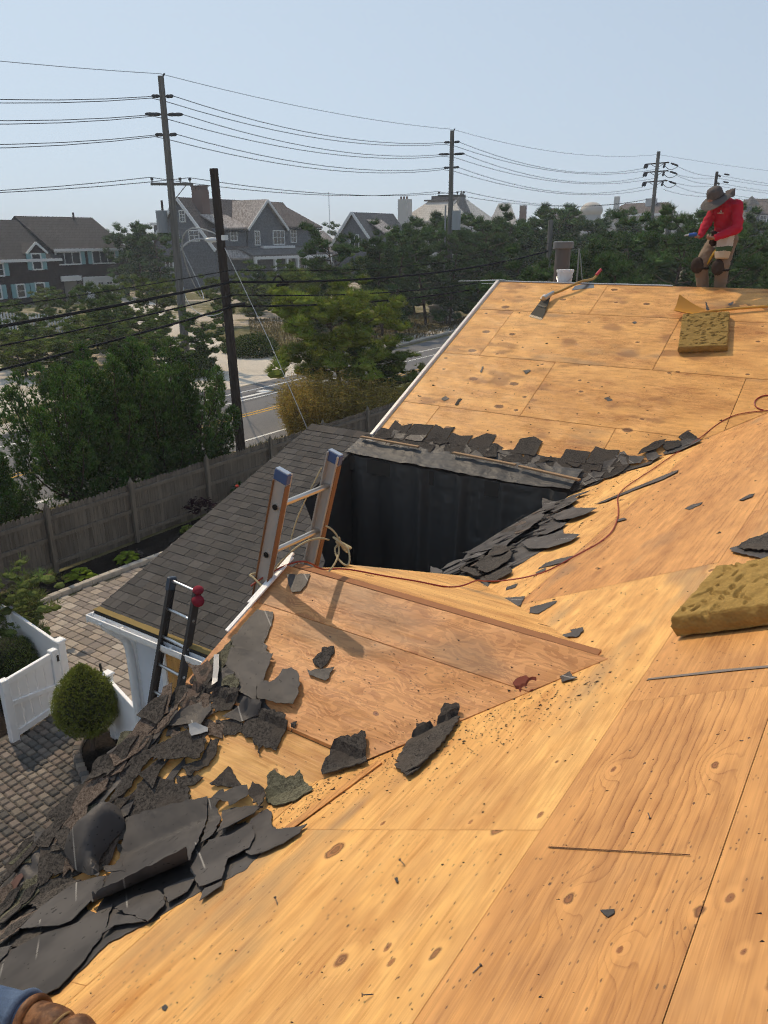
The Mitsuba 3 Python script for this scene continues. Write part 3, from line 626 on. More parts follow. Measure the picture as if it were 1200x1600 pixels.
put(vf2 + '__rail', beam(a + (0, 0, .95), b + (0, 0, .95), .05, .07, b=.006), 'satin', wv)
put(vf2 + '__bottom_rail', beam(a + (0, 0, .1), b + (0, 0, .1), .05, .09, b=.006), 'satin', wv)
put(vf2 + '__latch', tube([a + (-.02, -.02, 1.0), a + (-.09, -.02, 1.06), a + (-.10, -.02, 1.18)], .018, 6), 'satin', (.03, .03, .03))
# ------------------------------------------------------------------ plants
def tuft_fan(center, direc, r, nn, L, w, spread):
    """needles as thin triangles round a direction, spread 0..1"""
    d = unit(direc)
    rv = r.normal(size=(nn, 3)); rv -= (rv @ d)[:, None] * d * (1 - .3)
    rv /= np.linalg.norm(rv, axis=1, keepdims=True)
    dirs = d + spread * rv; dirs /= np.linalg.norm(dirs, axis=1, keepdims=True)
    side = np.cross(dirs, r.normal(size=(nn, 3))); side /= np.linalg.norm(side, axis=1, keepdims=True)
    Ls = L * r.uniform(.7, 1.1, (nn, 1))
    base = center + dirs * .04
    v = np.stack([base - side * w, base + side * w, base + dirs * Ls], 1)
    return v.reshape(-1, 3)
def tri_mesh(v): return tm(v, np.arange(len(v)).reshape(-1, 3))
ICO = trimesh.creation.icosphere(1, 1.)
def pine(seed, h, rad, ntuft, base, crown_from=.25, lean=.15, nn=14, L=.26, w=.013, flat_top=.5, trunk_r=.09, cone=0., pad_=.11, nb_=30, npad=4):
    r = np.random.default_rng(seed)
    tp_ = [V(0, 0, 0)]; d = V(r.normal() * lean, r.normal() * lean, 1)
    for i in range(6):
        tp_.append(tp_[-1] + d * h * .92 / 6); d = unit(d + V(r.normal() * lean, r.normal() * lean, .15)) * 1.0
    tp_ = np.array(tp_); tp_[:, 2] *= h * .95 / tp_[-1, 2]
    wood = [tube(tp_, np.linspace(trunk_r, trunk_r * .25, len(tp_)), 7)]
    tufts, cols_ = [], []
    per = ntuft // nb_
    for i in range(nb_):
        t = crown_from + (1 - crown_from) * (i + r.uniform(0, 1)) / nb_
        z = t * h * .95
        c = np.array([np.interp(z, tp_[:, 2], tp_[:, k]) for k in range(3)])
        az = i * 2.4 + r.uniform(-.5, .5)
        prof = ((1 - t) ** .6 * 1.15 + .12) if cone else (math.sin(math.pi * min(1, .18 + .82 * (1 - t) ** flat_top)) * .75 + .35)
        R_ = rad * prof * r.uniform(.65, 1.1)
        up_ = .45 - .5 * (1 - t) + r.uniform(-.1, .25)
        tip = c + V(math.cos(az) * R_, math.sin(az) * R_, R_ * up_)
        mid = (c + tip) / 2 + V(0, 0, -.06 * R_)
        wood.append(tube([c, mid, tip], [trunk_r * .32 * (1.1 - t * .6), trunk_r * .2, .006], 5, caps=False))
        ccol = np.asarray(base) * r.uniform(.72, 1.28)
        for q in range(npad):
            s = .45 + .62 * (q + r.uniform(0, 1)) / npad
            pc_ = c + (tip - c) * s + r.normal(size=3) * V(.20, .20, .08) * R_ * s
            pcol = ccol * r.uniform(.8, 1.2); sz_ = pad_ * rad * r.uniform(.7, 1.25)
            bl = np.array(ICO.vertices) * (sz_ * V(1.25, 1.25, .62)) * (1 + .5 * (r.uniform(size=(len(ICO.vertices), 1)) - .5)) + pc_
            tufts.append(bl[np.array(ICO.faces)].reshape(-1, 3)); cols_.append(np.tile(pcol * .9, (len(ICO.faces) * 3, 1)))
            nt = per // npad; h_ = r.normal(size=(nt, 3)); h_ /= np.linalg.norm(h_, axis=1, keepdims=True); h_[:, 2] = np.where(h_[:, 2] < -.2, -h_[:, 2], h_[:, 2])
            for k in range(nt):
                g_ = h_[k] * V(1.25, 1.25, .66) * sz_ * r.uniform(.85, 1.15)
                dd = h_[k] * .8 + V(math.cos(az) * .15, math.sin(az) * .15, .65) + r.normal(size=3) * .2
                v = tuft_fan(pc_ + g_, dd, r, nn, L * r.uniform(.8, 1.2), w, .75)
                tufts.append(v)
                cc = pcol * r.uniform(.8, 1.2) * (1 + .08 * r.normal(size=3)); cols_.append(np.tile(cc, (len(v), 1)))
    return cat(wood), tri_mesh(np.vstack(tufts)), np.clip(np.vstack(cols_), .004, 1)
def cedar(seed, h, rad, nspray, base, trunk_r=.07):
    """multi-stemmed juniper: upswept plumes of small flat sprays, open below."""
    r = np.random.default_rng(seed); wood, tr, cs = [], [], []
    stems = 5
    plumes = []
    for i in range(46):
        az = r.uniform(0, 6.283); t = r.uniform(.16, 1) ** .85
        R_ = rad * (.25 + .85 * math.sin(math.pi * min(1, .12 + .80 * t))) * r.uniform(.45, 1.05)
        root = V(math.cos(az) * .12, math.sin(az) * .12, h * max(.06, t * .55 - .1))
        tip = V(math.cos(az) * R_, math.sin(az) * R_, h * t + .15)
        mid = root * .45 + tip * .55 + V(math.cos(az), math.sin(az), -.5) * R_ * .14
        pth = smooth_path([root, mid, tip], 4)
        wood.append(tube(pth, np.linspace(trunk_r * .42, .008, len(pth)), 5, caps=False))
        plumes.append((pth, t))
    for s_ in range(stems):
        a = r.uniform(0, 6.28)
        wood.append(tube(smooth_path([(math.cos(a) * .08, math.sin(a) * .08, 0), (math.cos(a) * .14, math.sin(a) * .14, h * .35), (math.cos(a) * .22, math.sin(a) * .22, h * .8)], 4), np.linspace(trunk_r, trunk_r * .3, 9), 6, caps=False))
    per = nspray // len(plumes)
    for pth, t in plumes:
        pc = np.asarray(base) * r.uniform(.72, 1.28)
        L_ = np.linalg.norm(pth[-1] - pth[0])
        for k in range(per):
            s = r.uniform(.22, 1.04) ** .75
            i_ = s * (len(pth) - 1)
            c = np.array([np.interp(i_, np.arange(len(pth)), pth[:, q]) for q in range(3)])
            ax = unit(pth[-1] - pth[len(pth) // 2]) * .7 + V(0, 0, .5); ax = unit(ax)
            rv = r.normal(size=3); rv -= ax * (rv @ ax); rv = unit(rv)
            width = (.27 * (1 - s) ** .6 * (.4 + s) * 1.6 + .03) * min(1.25, L_)
            c = c + rv * width * r.uniform(.5, 1.05)
            dd = unit(ax * .9 + rv * .55 + r.normal(size=3) * .2)
            v = tuft_fan(c, dd, r, 5, .15 * r.uniform(.7, 1.25), .017, .45)
            tr.append(v); cc = pc * r.uniform(.75, 1.25) * (1 + .08 * r.normal(size=3)); cs.append(np.tile(cc, (len(v), 1)))
    return cat(wood), tri_mesh(np.vstack(tr)), np.clip(np.vstack(cs), .003, 1)
def leafball(seed, shape_fn, n, base, size=.035, thick=.10):
    """clipped dense shrub: small leaf triangles in a shell over a dark core; shape_fn(unit dirs) -> radius vector points."""
    r = np.random.default_rng(seed)
    d = r.normal(size=(n, 3)); d /= np.linalg.norm(d, axis=1, keepdims=True)
    p = shape_fn(d) * (1 - thick * r.uniform(0, 1, (n, 1)) ** 1.5) * (1 + .025 * r.normal(size=(n, 1)))
    nrm = unit(d + 0) if False else d
    a = nrm + .9 * r.normal(size=(n, 3)); a /= np.linalg.norm(a, axis=1, keepdims=True)
    b = np.cross(a, r.normal(size=(n, 3))); b /= np.linalg.norm(b, axis=1, keepdims=True)
    s = size * r.uniform(.6, 1.3, (n, 1))
    v = np.stack([p - b * s * .35, p + b * s * .35, p + a * s * 1.5], 1).reshape(-1, 3)
    k = meshkit.fbm(p * 5, 3, seed)
    c = np.asarray(base)[None] * (.55 + .9 * k[:, None]) * r.uniform(.75, 1.25, (n, 1))
    return tri_mesh(v), np.clip(np.repeat(c, 3, 0), .003, 1)
BARK, BARKG = (.09, .065, .05), (.13, .115, .10)
TREES = {}
def plant(kind, proto, x, y, rot, s, name, label, cat_, group=None, z=0., sz=None):
    w, cr, cc = proto
    key = thing(name, label, cat_, group)
    M = T().translate([x, y, z]).rotate([0, 0, 1], rot).scale([s, s, sz or s])
    if kind not in TREES:
        TREES[kind] = (shape(w, 'matte', BARK, smooth=60), shape(cr, 'leaf', cc))
    a, b = TREES[kind]
    scene[key + '__trunk'] = {**a, 'to_world': M}
    scene[key + '__crown'] = {**b, 'to_world': M}
    return key
G1, G2, G3 = (.105, .155, .042), (.145, .185, .048), (.072, .120, .042)
Pbig = pine(1, 4.2, 2.1, 2600, (.215, .265, .052), .40, .14, 16, .22, .010, .6, .11, pad_=.10, nb_=26, npad=5)
Pmid = [pine(20 + i, 4.2, 1.9, 1300, G2 if i % 2 else G1, .10, .12, 11, .25, .014, .55, .10, nb_=26) for i in range(4)]
Pfar = [pine(40 + i, 8.4, 2.7, 1150, G3, .10, .10, 9, .42, .026, .5, .16, cone=i % 2, nb_=28, npad=3) for i in range(4)]
Ced = [cedar(60 + i, 3.9, 1.75, 6400, (.090, .155, .040)) for i in range(3)]
# cedars behind the fence
cl = ['dark green cedar right behind the wood fence, nearest the left edge', 'tall multi stemmed cedar behind the fence, second from the left', 'broad cedar in the middle of the row behind the fence', 'bright topped cedar behind the fence, second from the right', 'rightmost cedar of the row behind the fence beside the dark pole']
for i, (x, y, s, sz, rot) in enumerate([(-15.9, 8.3, .52, .62, 10), (-16.3, 10.6, .92, .97, 80), (-16.5, 12.0, .95, 1.04, 150), (-16.4, 13.4, .90, 1.02, 220), (-16.3, 14.6, .72, .84, 300)]):
    plant(f'ced{i % 3}', Ced[i % 3], x, y, rot, s, 'cedar_tree', cl[i], 'tree', sz=sz)
plant('pbig', Pbig, -17.2, 22.7, 200, 1.0, 'pine_tree', 'yellow green spreading pine by the road behind the yellow reeds', 'tree', sz=1.02)
plant('pm1', Pmid[1], -15.8, 24.6, 77, .60, 'pine_tree', 'low dark pine under the spreading roadside pine', 'tree', sz=.56)
plant('pm0', Pmid[0], -16.6, 23.9, 197, .62, 'pine_tree', 'low dark pine between the reeds and the far roof', 'tree', sz=.60)
# pines across the road, one by one
mid = [(-31.0, 28.6, .62, .62, 'pine beside the tall left pole at the road edge'), (-31.5, 38.8, .95, 1.0, 'pine right of the dark pole beyond the dry grass patch'), (-34.6, 41.5, 1.0, 1.02, 'pine above the dry grass patch, left of the spreading pine'),
       (-47.5, 50.4, .9, .66, 'pine in front of the porch of the big grey house'), (-38.0, 47.0, .9, .95, 'pine behind the spreading pine'), (-36.5, 52.4, 1.1, 1.15, 'pine in front of the small grey gabled house'),
       (-44.5, 54.5, 1., .85, 'pine between the two grey gabled houses'), (-63.5, 40.6, .62, .55, 'pine in front of the dark house with blue shutters, left'), (-55.0, 37.4, .62, .60, 'pine between the white picket fence and the garage'),
       (-51.3, 37.0, .55, .50, 'pine standing left of the sandy drive'), (-46.4, 34.4, .72, .8, 'pine at the near bend of the sandy drive'), (-44.8, 37.6, .8, .85, 'thin pine in the middle of the sandy drive bend'),
       (-40.5, 30.5, .62, .62, 'pine left of the tall left pole'), (-60.0, 45.5, .62, .62, 'pine hiding the left end of the garage door'), (-56.0, 32.6, .62, .50, 'yellowish pine beside the white picket fence'),
       (-53, 56, .9, .62, 'pine left of the porch of the big grey house'), (-57, 62, 1., .85, 'pine under the gable of the big grey house'), (-49.5, 60.5, 1., .68, 'pine under the porch roof corner'), (-42, 61, 1.1, 1.0, 'pine below the second grey house'), (-46, 45, .8, .8, 'low pine at the back of the dry grass patch')]
for i, (x, y, s, sz, lab) in enumerate(mid):
    plant(f'pm{i % 4}', Pmid[i % 4], x, y, i * 67, s, 'pine_tree', lab, 'tree', sz=sz)
low = np.random.default_rng(8)
for i in range(17):
    az = math.radians(-61.5 + 13.0 * (i + low.uniform(.1, .9)) / 17); d_ = low.uniform(40, 58)
    x, y = math.sin(az) * d_, math.cos(az) * d_
    if x < -29.5: plant(f'pm{i % 4}', Pmid[i % 4], x, y, i * 91, low.uniform(.52, .72), 'pine_tree', 'low pine in the thicket below the dark house', 'tree', 'low pines below the dark house', sz=low.uniform(.42, .58) * (d_ / 50))
# dense far pines: individuals sharing one description
r4 = np.random.default_rng(5)
spots = []
def band(n, px0, px1, d0, d1, hz):
    for i in range(n):
        u = (i + r4.uniform(.1, .9)) / n; az = px0 + (px1 - px0) * u; d = r4.uniform(d0, d1)
        spots.append((math.sin(az) * d, math.cos(az) * d, hz * r4.uniform(.86, 1.12) * (1 if d0 > 30 else .8)))
rad_ = math.radians
band(16, rad_(-33), rad_(-9), 62, 76, .88)      # woods across the road behind the second pole
band(16, rad_(-32), rad_(-8), 78, 110, .98)
band(8, rad_(-10), rad_(4), 66, 100, .95)
band(12, rad_(-26), rad_(-9), 44, 56, .74)
band(5, rad_(-51.9), rad_(-49.4), 94, 102, .86)     # between the left house and the big grey house
band(5, rad_(-44), rad_(-36), 72, 82, .42)
band(10, rad_(-60), rad_(-34), 150, 190, 1.0)
def on_road(x, y): return -29 < x < -17 and y < 130
for i, (x, y, s) in enumerate(spots):
    if on_road(x, y): x = -30.5 - r4.uniform(0, 3)
    k = plant(f'pf{i % 4}', Pfar[i % 4], x, y, i * 47, s, 'pine_tree', 'dark pine standing in the dense woods along the far skyline', 'tree', 'dark pines of the far woods')
# near side pines past the far ridge
for i, (x, y, s, sz) in enumerate([(-12.5, 33, .62, 0.67), (-9.5, 31, .66, 0.71), (-6.8, 34, .72, 0.74), (-4.2, 30, .62, 0.71), (-1.8, 33, .68, 0.74), (.6, 31, .62, 0.71), (-10.8, 42, .78, .84), (-6.0, 46, .8, .88), (-2, 43, .75, .86), (2.5, 42, .8, .85), (-14.3, 47, .72, .84), (-14.5, 38, .6, .74), (-13.8, 29.2, .52, .60)]):
    plant(f'pf{(i * 3) % 4}', Pfar[(i * 3) % 4], x, y, i * 83, s, 'pine_tree', 'dark pine crowded close behind the far ridge', 'tree', 'dark pines behind the far ridge', sz=sz)
# trees that shade the yard from beyond the left edge of the picture
for i, (x, y, s) in enumerate([(-13.2, 1.6, .80), (-15.2, 3.4, .9), (-12.0, -.9, .85)]):
    plant(f'pm{i}', Pmid[i], x, y, 50 * i, s, 'pine_tree', 'pine at the yard edge outside the left of the photo', 'tree', 'pines left of the yard', sz=1.5)
# small pine at the white fence
Psm = pine(77, 1.35, .62, 340, (.15, .19, .06), .1, .2, 18, .13, .0045, .6, .03)
plant('psm', Psm, -11.75, 6.25, 0, 1.0, 'small_pine', 'small fluffy pine with pale tips beside the white fence', 'small pine')
# shrubs
def shrub(name, lab, cat_, mesh, cc, x, y, z=0., s=1., stem=None, sz=None):
    k = thing(name, lab, cat_)
    M = T().translate([x, y, z]).scale([s, s, sz or s])
    scene[k + '__foliage'] = {**shape(mesh, 'leaf', cc), 'to_world': M}
    if stem is not None: scene[k + '__stem'] = {**shape(stem, 'matte', BARK), 'to_world': M}
    return k
def tear(d):
    t = (d[:, 2:] + 1) / 2
    rr = np.interp(t, [0, .12, .3, .5, .7, .88, 1], [.0, .26, .40, .43, .35, .17, .02])
    h = d[:, :2] / (np.linalg.norm(d[:, :2], axis=1, keepdims=True) + 1e-9)
    return np.concatenate([h * rr, t * 1.1 - .55], 1)
m, cc = leafball(5, tear, 15000, (.17, .20, .040), .022, .22)
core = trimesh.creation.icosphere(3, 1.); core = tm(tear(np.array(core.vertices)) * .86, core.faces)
k = shrub('topiary', 'clipped teardrop shaped shrub beside the white gate', 'topiary', m, cc, -8.28, 5.06, .80, stem=tube([(0, 0, -.8), (.02, .01, -.5), (0, 0, -.3)], [.04, .035, .03], 7))
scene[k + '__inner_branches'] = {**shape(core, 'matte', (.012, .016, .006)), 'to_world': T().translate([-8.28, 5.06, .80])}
sph = lambda d: d * V(.5, .5, .42)
m, cc = leafball(6, sph, 12000, (.075, .11, .03), .020, .2)
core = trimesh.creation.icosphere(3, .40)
for (x, y, z, s, lab) in ((-10.75, 5.35, .42, 1., 'round clipped boxwood ball behind the open gate'), (-10.15, 3.75, .30, .85, 'dark clipped boxwood at the left edge below the gate')):
    k = shrub('boxwood', lab, 'shrub', m, cc, x, y, z, s)
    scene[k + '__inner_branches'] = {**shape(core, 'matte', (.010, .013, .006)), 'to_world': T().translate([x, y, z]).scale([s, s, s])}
# yellow reeds
def reeds(seed, n, rx, ry, h, base, lean=.25):
    r = np.random.default_rng(seed); v, c = [], []
    a = r.uniform(0, 6.283, n); q = np.sqrt(r.uniform(0, 1, n))
    px, py = np.cos(a) * q * rx, np.sin(a) * q * ry
    H_ = h * (1 - .35 * q ** 3) * r.uniform(.55, 1.08, n)
    dx, dy = np.cos(a) * lean * q + r.normal(size=n) * .12, np.sin(a) * lean * q + r.normal(size=n) * .12
    out = []
    for i in range(n):
        b = V(px[i], py[i], 0); m_ = b + V(dx[i] * .4, dy[i] * .4, .6) * H_[i]; t = b + V(dx[i], dy[i], 1) * H_[i]
        s = V(r.normal(), r.normal(), 0); s = unit(s) * .009
        out += [b - s, b + s, m_, m_ - s, m_ + s, t]
        cc_ = np.asarray(base) * r.uniform(.6, 1.35); c += [cc_] * 6
        for k_ in range(7):     # leaves
            u = r.uniform(.35, 1.05); o = b + (t - b) * u; dd = unit(V(r.normal(), r.normal(), r.uniform(-.3, .8))); s2 = unit(np.cross(dd, r.normal(size=3))) * .013
            out += [o - s2, o + s2, o + dd * r.uniform(.10, .24)]
            c += [np.asarray(base) * r.uniform(.6, 1.5) * V(r.uniform(.85, 1.1), 1.02, r.uniform(.7, 1.1))] * 3
    return tri_mesh(np.array(out)), np.clip(np.array(c), .005, 1)
yr = (.38, .27, .075)
for i, (x, y, rx, ry, h, bs, lab) in enumerate([(-16.7, 20.6, 1.0, 1.2, 2.3, yr, 'golden reed clump beside the road, left of the pine'), (-15.6, 21.9, 1.1, 1.2, 1.9, (.34, .26, .075), 'golden reed clump below the pine behind the shingled ridge'), (-14.6, 23.5, 1.0, 1.3, 1.5, (.28, .24, .075), 'dull golden reed clump next to the white rake of the far roof'),
      (-16.6, 28.3, 1.0, 3.2, 1.05, (.24, .23, .075), 'olive reed bank along the road beside the far roof edge'), (-16.4, 34.5, 1.0, 3.6, .95, (.27, .24, .08), 'yellowish reed bank at the far bend of the road')]):
    m, cc = reeds(100 + i, 2600 if i < 3 else 2200, rx, ry, h, bs)
    k = thing('reed_clump', lab, 'reeds'); put(k + '__blades', m.apply_translation((x, y, 0)), 'leaf', cc)
# low leafy plants in the bed
def leafy(seed, n, r0, size, base):
    r = np.random.default_rng(seed); out, c = [], []
    for i in range(n):
        a = r.uniform(0, 6.28); el = r.uniform(.15, 1.2); L = r0 * r.uniform(.5, 1); d = V(math.cos(a) * math.cos(el), math.sin(a) * math.cos(el), math.sin(el))
        b = d * L * .5; s = unit(np.cross(d, (0, 0, 1))) * size * r.uniform(.6, 1); t = b + V(d[0], d[1], d[2] * .25 - .15) * size * 2.6; m_ = (b + t) / 2 + V(0, 0, size * .25)
        out += [b, m_ - s, m_, b, m_, m_ + s, m_ - s, t, m_, m_, t, m_ + s]; c += [np.asarray(base) * r.uniform(.6, 1.3)] * 12
    return tri_mesh(np.array(out)), np.clip(np.array(c), .004, 1)
for i, (x, y, r0, sz_, bs, lab) in enumerate([(-13.3, 8.45, .36, .085, (.20, .27, .03), 'lime green leafy plant in the dark bed, nearest'), (-13.25, 9.6, .36, .08, (.19, .27, .03), 'lime green leafy plant in the dark bed, middle'), (-13.4, 11.5, .30, .07, (.17, .22, .04), 'lime green leafy plant in the dark bed by the roof edge'), (-13.6, 13.6, .55, .06, (.045, .08, .025), 'dark rose bush with red blooms at the fence'), (-13.5, 12.0, .65, .06, (.030, .014, .020), 'purple leaved shrub at the fence'), (-13.3, 9.9, .2, .04, (.12, .10, .09), 'dry grey twiggy plant in the dark bed'), (-12.95, 6.75, .22, .04, (.16, .05, .04), 'small reddish plant at the corner of the edging')]):
    m, cc = leafy(200 + i, 150 if i in (3, 4) else 60, r0, sz_, bs)
    zz = .45 if i in (3, 4) else .05
    k = thing('leafy_plant', lab, 'plant'); put(k + '__leaves', m.apply_translation((x, y, zz)), 'leaf', cc)
    put(k + '__stem', tube([(x, y, 0), (x, y, zz + .15)], .012), 'matte', BARK)
    if i == 3:
        for q in range(5):
            b = trimesh.creation.icosphere(1, .05); b.vertices[:] *= V(1, 1, .7); b.apply_translation((x + .1 + r4.uniform(-.1, .4), y + r4.uniform(-.4, .4), zz + r4.uniform(.0, .5))); put(k + '__bloom', b, 'matte', (.45, .05, .035))
# low scrub beyond the road
for i, (x, y, s, lab) in enumerate([(-32.6, 34.3, 1.3, 'low green shrub beside the sandy drive'), (-30.5, 27.2, 1.2, 'dark creeping shrub at the foot of the tall left pole'), (-34.5, 34.8, .9, 'small green shrub at the edge of the dry grass'), (-33, 21.5, 1.0, 'low shrub by the paved apron')]):
    m, cc = leafball(300 + i, lambda d: d * V(1, 1, .55) * (1 + .25 * meshkit.noise(d * 3, i)[:, None]), 5000, (.07, .10, .03), .09, .5)
    k = shrub('low_shrub', lab, 'shrub', m, cc, x, y, .35 * s, s)
def grass(seed, n, area, h, base):
    r = np.random.default_rng(seed); P_ = []
    minx, miny, maxx, maxy = area.bounds
    while len(P_) < n:
        q = r.uniform((minx, miny), (maxx, maxy))
        if area.contains(sg.Point(q)): P_.append(q)
    P_ = np.array(P_); n = len(P_)
    b = np.c_[P_, np.zeros(n)]; s = r.normal(size=(n, 3)) * V(1, 1, 0); s /= np.linalg.norm(s, axis=1, keepdims=True)
    t = b + np.c_[r.normal(size=(n, 2)) * .35, np.ones(n)] * h * r.uniform(.4, 1.2, (n, 1))
    v = np.stack([b - s * .03, b + s * .03, t], 1).reshape(-1, 3)
    return tri_mesh(v), np.clip(np.repeat(np.asarray(base) * r.uniform(.6, 1.4, (n, 1)), 3, 0), .005, 1)
m, cc = grass(400, 9000, sg.Polygon([(-27.5, 34.5), (-29.5, 60), (-40, 62), (-48, 50), (-36, 37.5), (-31, 36)]), .35, (.17, .14, .07))
k = put('dune_grass', m, 'leaf', cc); tag(k, 'sparse dry grass on the sandy ground beyond the road', 'grass', kind='stuff')
m, cc = grass(401, 9000, sg.Polygon([(-17.7, 4), (-17.7, 26), (-14.2, 26), (-14.2, 4)]), .22, (.10, .10, .04))
k = put('verge_grass', m, 'leaf', cc); tag(k, 'grass of the verge between the fence and the road', 'grass', kind='stuff')
# ------------------------------------------------------------------ houses beyond the road
def c_shw(base, dark, sc=.17):
    def fn(p, n, uv):
        z = p.z / sc; row = dr.floor(z); q = (p.x + p.y) / .16 + .5 * cell_rand(row, 3)
        k = cell_rand(dr.floor(q), row, 7)
        edge = smoothstep(.82, 1., z - row)
        c = mix(dark, base, .25 + .75 * k)
        return c * (1 - .45 * edge) * (.85 + .3 * fbm(p.x * .4, p.y * .4, p.z * .4, 3))
    return fn
def shingle_mat(name, a, b, sc=.17, rough=.9): scene[name] = two(pr(proc(c_shw(a, b, sc)), rough, .15))
shingle_mat('grey_shingle', (.155, .165, .185), (.10, .107, .12))
shingle_mat('dark_shingle', (.050, .036, .036), (.022, .017, .018), .24)
shingle_mat('roof_brown', (.145, .122, .115), (.085, .075, .072), .2)
shingle_mat('roof_silver', (.42, .385, .36), (.16, .135, .125), .22)
shingle_mat('roof_grey', (.15, .145, .145), (.10, .095, .095), .2)
shingle_mat('roof_dark', (.072, .068, .068), (.050, .048, .048), .3)
shingle_mat('roof_pale', (.62, .58, .52), (.45, .42, .38), .4)
TRIM = (.66, .67, .67)
scene['pane'] = two(pr({'type': 'rgb', 'value': [.03, .035, .045]}, .08, .8))
def gable_y(xa, xb, y0, y1, ze, zr, t=.18, oh=.35):
    """gable roof slab with ridge along y between eaves at xa, xb (heights ze) and ridge zr."""
    xm = (xa + xb) / 2; s = (zr - ze) / (xm - xa)
    pr_ = [(xa - oh, ze - oh * s), (xm, zr), (xb + oh, ze - oh * s), (xb + oh, ze - oh * s + t), (xm, zr + t * 1.15), (xa - oh, ze - oh * s + t)]
    m = trimesh.creation.extrude_polygon(sg.Polygon(pr_), y1 - y0 + 2 * oh, engine='earcut'); v = np.array(m.vertices)
    return tm(np.stack([v[:, 0], y0 - oh + v[:, 2], v[:, 1]], 1), m.faces[:, ::-1])
def gable_x(ya, yb, x0, x1, ze, zr, t=.18, oh=.35):
    m = gable_y(ya, yb, x0, x1, ze, zr, t, oh); v = np.array(m.vertices); return tm(v[:, [1, 0, 2]], m.faces[:, ::-1])
def wall_gable_y(xa, xb, y, ze, zr, z0=0., y2=None):
    """house body: pentagon profile in xz extruded from y to y2."""
    pr_ = sg.Polygon([(xa, z0), (xb, z0), (xb, ze), ((xa + xb) / 2, zr), (xa, ze)])
    m = trimesh.creation.extrude_polygon(pr_, y2 - y, engine='earcut'); v = np.array(m.vertices)
    return tm(np.stack([v[:, 0], y + v[:, 2], v[:, 1]], 1), m.faces[:, ::-1])
def wall_gable_x(ya, yb, x, ze, zr, z0=0., x2=None):
    m = wall_gable_y(ya, yb, x, ze, zr, z0, x2); v = np.array(m.vertices); return tm(v[:, [1, 0, 2]], m.faces[:, ::-1])
def window(parent, face, x, y, z0, z1, w, cols_=2, rows_=2, shutters=None, fw=.14, name='window'):
    """face 'x': wall facing +x at x, centre y; face 'y': wall facing -y at y, centre x."""
    def bx(a0, a1, d0, d1, c0, c1):
        return box(x + d0, x + d1, y + a0, y + a1, c0, c1) if face == 'x' else box(x + a0, x + a1, y - d1, y - d0, c0, c1)
    k = put(parent + '__' + name, bx(-w / 2, w / 2, -.02, .03, z0, z1), 'pane')
    fr = [bx(-w / 2 - fw, -w / 2, -.02, .09, z0 - fw, z1 + fw), bx(w / 2, w / 2 + fw, -.02, .09, z0 - fw, z1 + fw), bx(-w / 2, w / 2, -.02, .085, z1, z1 + fw), bx(-w / 2, w / 2, -.02, .11, z0 - fw, z0)]
    for i in range(1, cols_): a = -w / 2 + w * i / cols_; fr.append(bx(a - .04, a + .04, .03, .07, z0, z1))
    for i in range(1, rows_): c = z0 + (z1 - z0) * i / rows_; fr.append(bx(-w / 2, w / 2, .03, .06, c - .03, c + .03))
    put(k + '__frame', cat(fr), 'matte', TRIM)
    if shutters:
        for s in shutters:
            q = w / 2 + fw + .02
            put(parent + '__shutter', bx(*((q, q + .5) if s > 0 else (-q - .5, -q)), -.02, .10, z0 - .1, z1 + .12), 'matte', (.20, .36, .39))
    return k
# left house
h = thing('dark_house', 'dark brown shingled house with turquoise shutters and white garage door at the left edge', 'house')
put(h + '__wall', wall_gable_y(-93, -81, 54.2, 5.6, 8.95, 0, 63.8), 'dark_shingle')
put(h + '__wall', wall_gable_y(-92.5, -80.6, 36, 4.7, 8.5, 0, 54.4), 'dark_shingle')
put(h + '__roof', gable_y(-93, -81, 54.2, 63.8, 5.6, 9.05), 'roof_dark')
put(h + '__roof', gable_y(-92.5, -80.6, 36, 54.3, 4.7, 8.6), 'roof_dark')
put(h + '__eave_trim', box(-80.72, -80.60, 54.0, 64.2, 5.42, 5.72), 'matte', TRIM); put(h + '__eave_trim', box(-80.32, -80.18, 36, 54.6, 4.45, 4.74), 'matte', TRIM)
put(h + '__vent_pipe', tube([(-86.5, 61.2, 8.5), (-86.5, 61.2, 9.75)], .12, 8), 'matte', (.06, .05, .05))
d = put(h + '__dormer', wall_gable_x(50.7, 52.6, -84, 5.4, 6.25, 3, -80.5), 'dark_shingle')
put(d + '__roof', gable_x(50.7, 52.6, -84, -80.45, 5.4, 6.25, .12, .22), 'roof_dark')
put(d + '__gable_trim', cat([beam((-80.2, 50.4, 5.30), (-80.2, 51.65, 6.40), .10, .22), beam((-80.2, 52.9, 5.30), (-80.2, 51.65, 6.40), .10, .22)]), 'matte', TRIM)
window(h, 'x', -80.47, 51.6, 3.7, 5.2, .95, 1, 2, (-1, 1))
window(h, 'x', -80.98, 55.9, 4.1, 5.3, 3.0, 3, 1, (1,)); window(h, 'x', -80.98, 60.65, 4.1, 5.35, 3.0, 3, 1, (-1, 1))
window(h, 'x', -80.58, 49.3, .9, 2.1, .8, 1, 2, (-1, 1)); window(h, 'x', -80.58, 51.6, .85, 2.15, .95, 1, 2, (-1, 1)); window(h, 'x', -80.58, 46.6, .9, 2.1, .8, 1, 2, (-1, 1)); window(h, 'x', -80.58, 47.3, 3.2, 4.3, .7, 1, 2, (1,))
put(h + '__entry_lintel', box(-81, -80.4, 54.3, 56.9, 2.25, 2.8), 'matte', TRIM)
put(h + '__entry_recess', box(-80.99, -80.9, 54.9, 56.5, 0, 2.25), 'matte', (.22, .20, .17))
g = put(h + '__garage_door', box(-81, -80.93, 57.7, 62.5, 0, 2.2), 'matte', (.70, .70, .69))
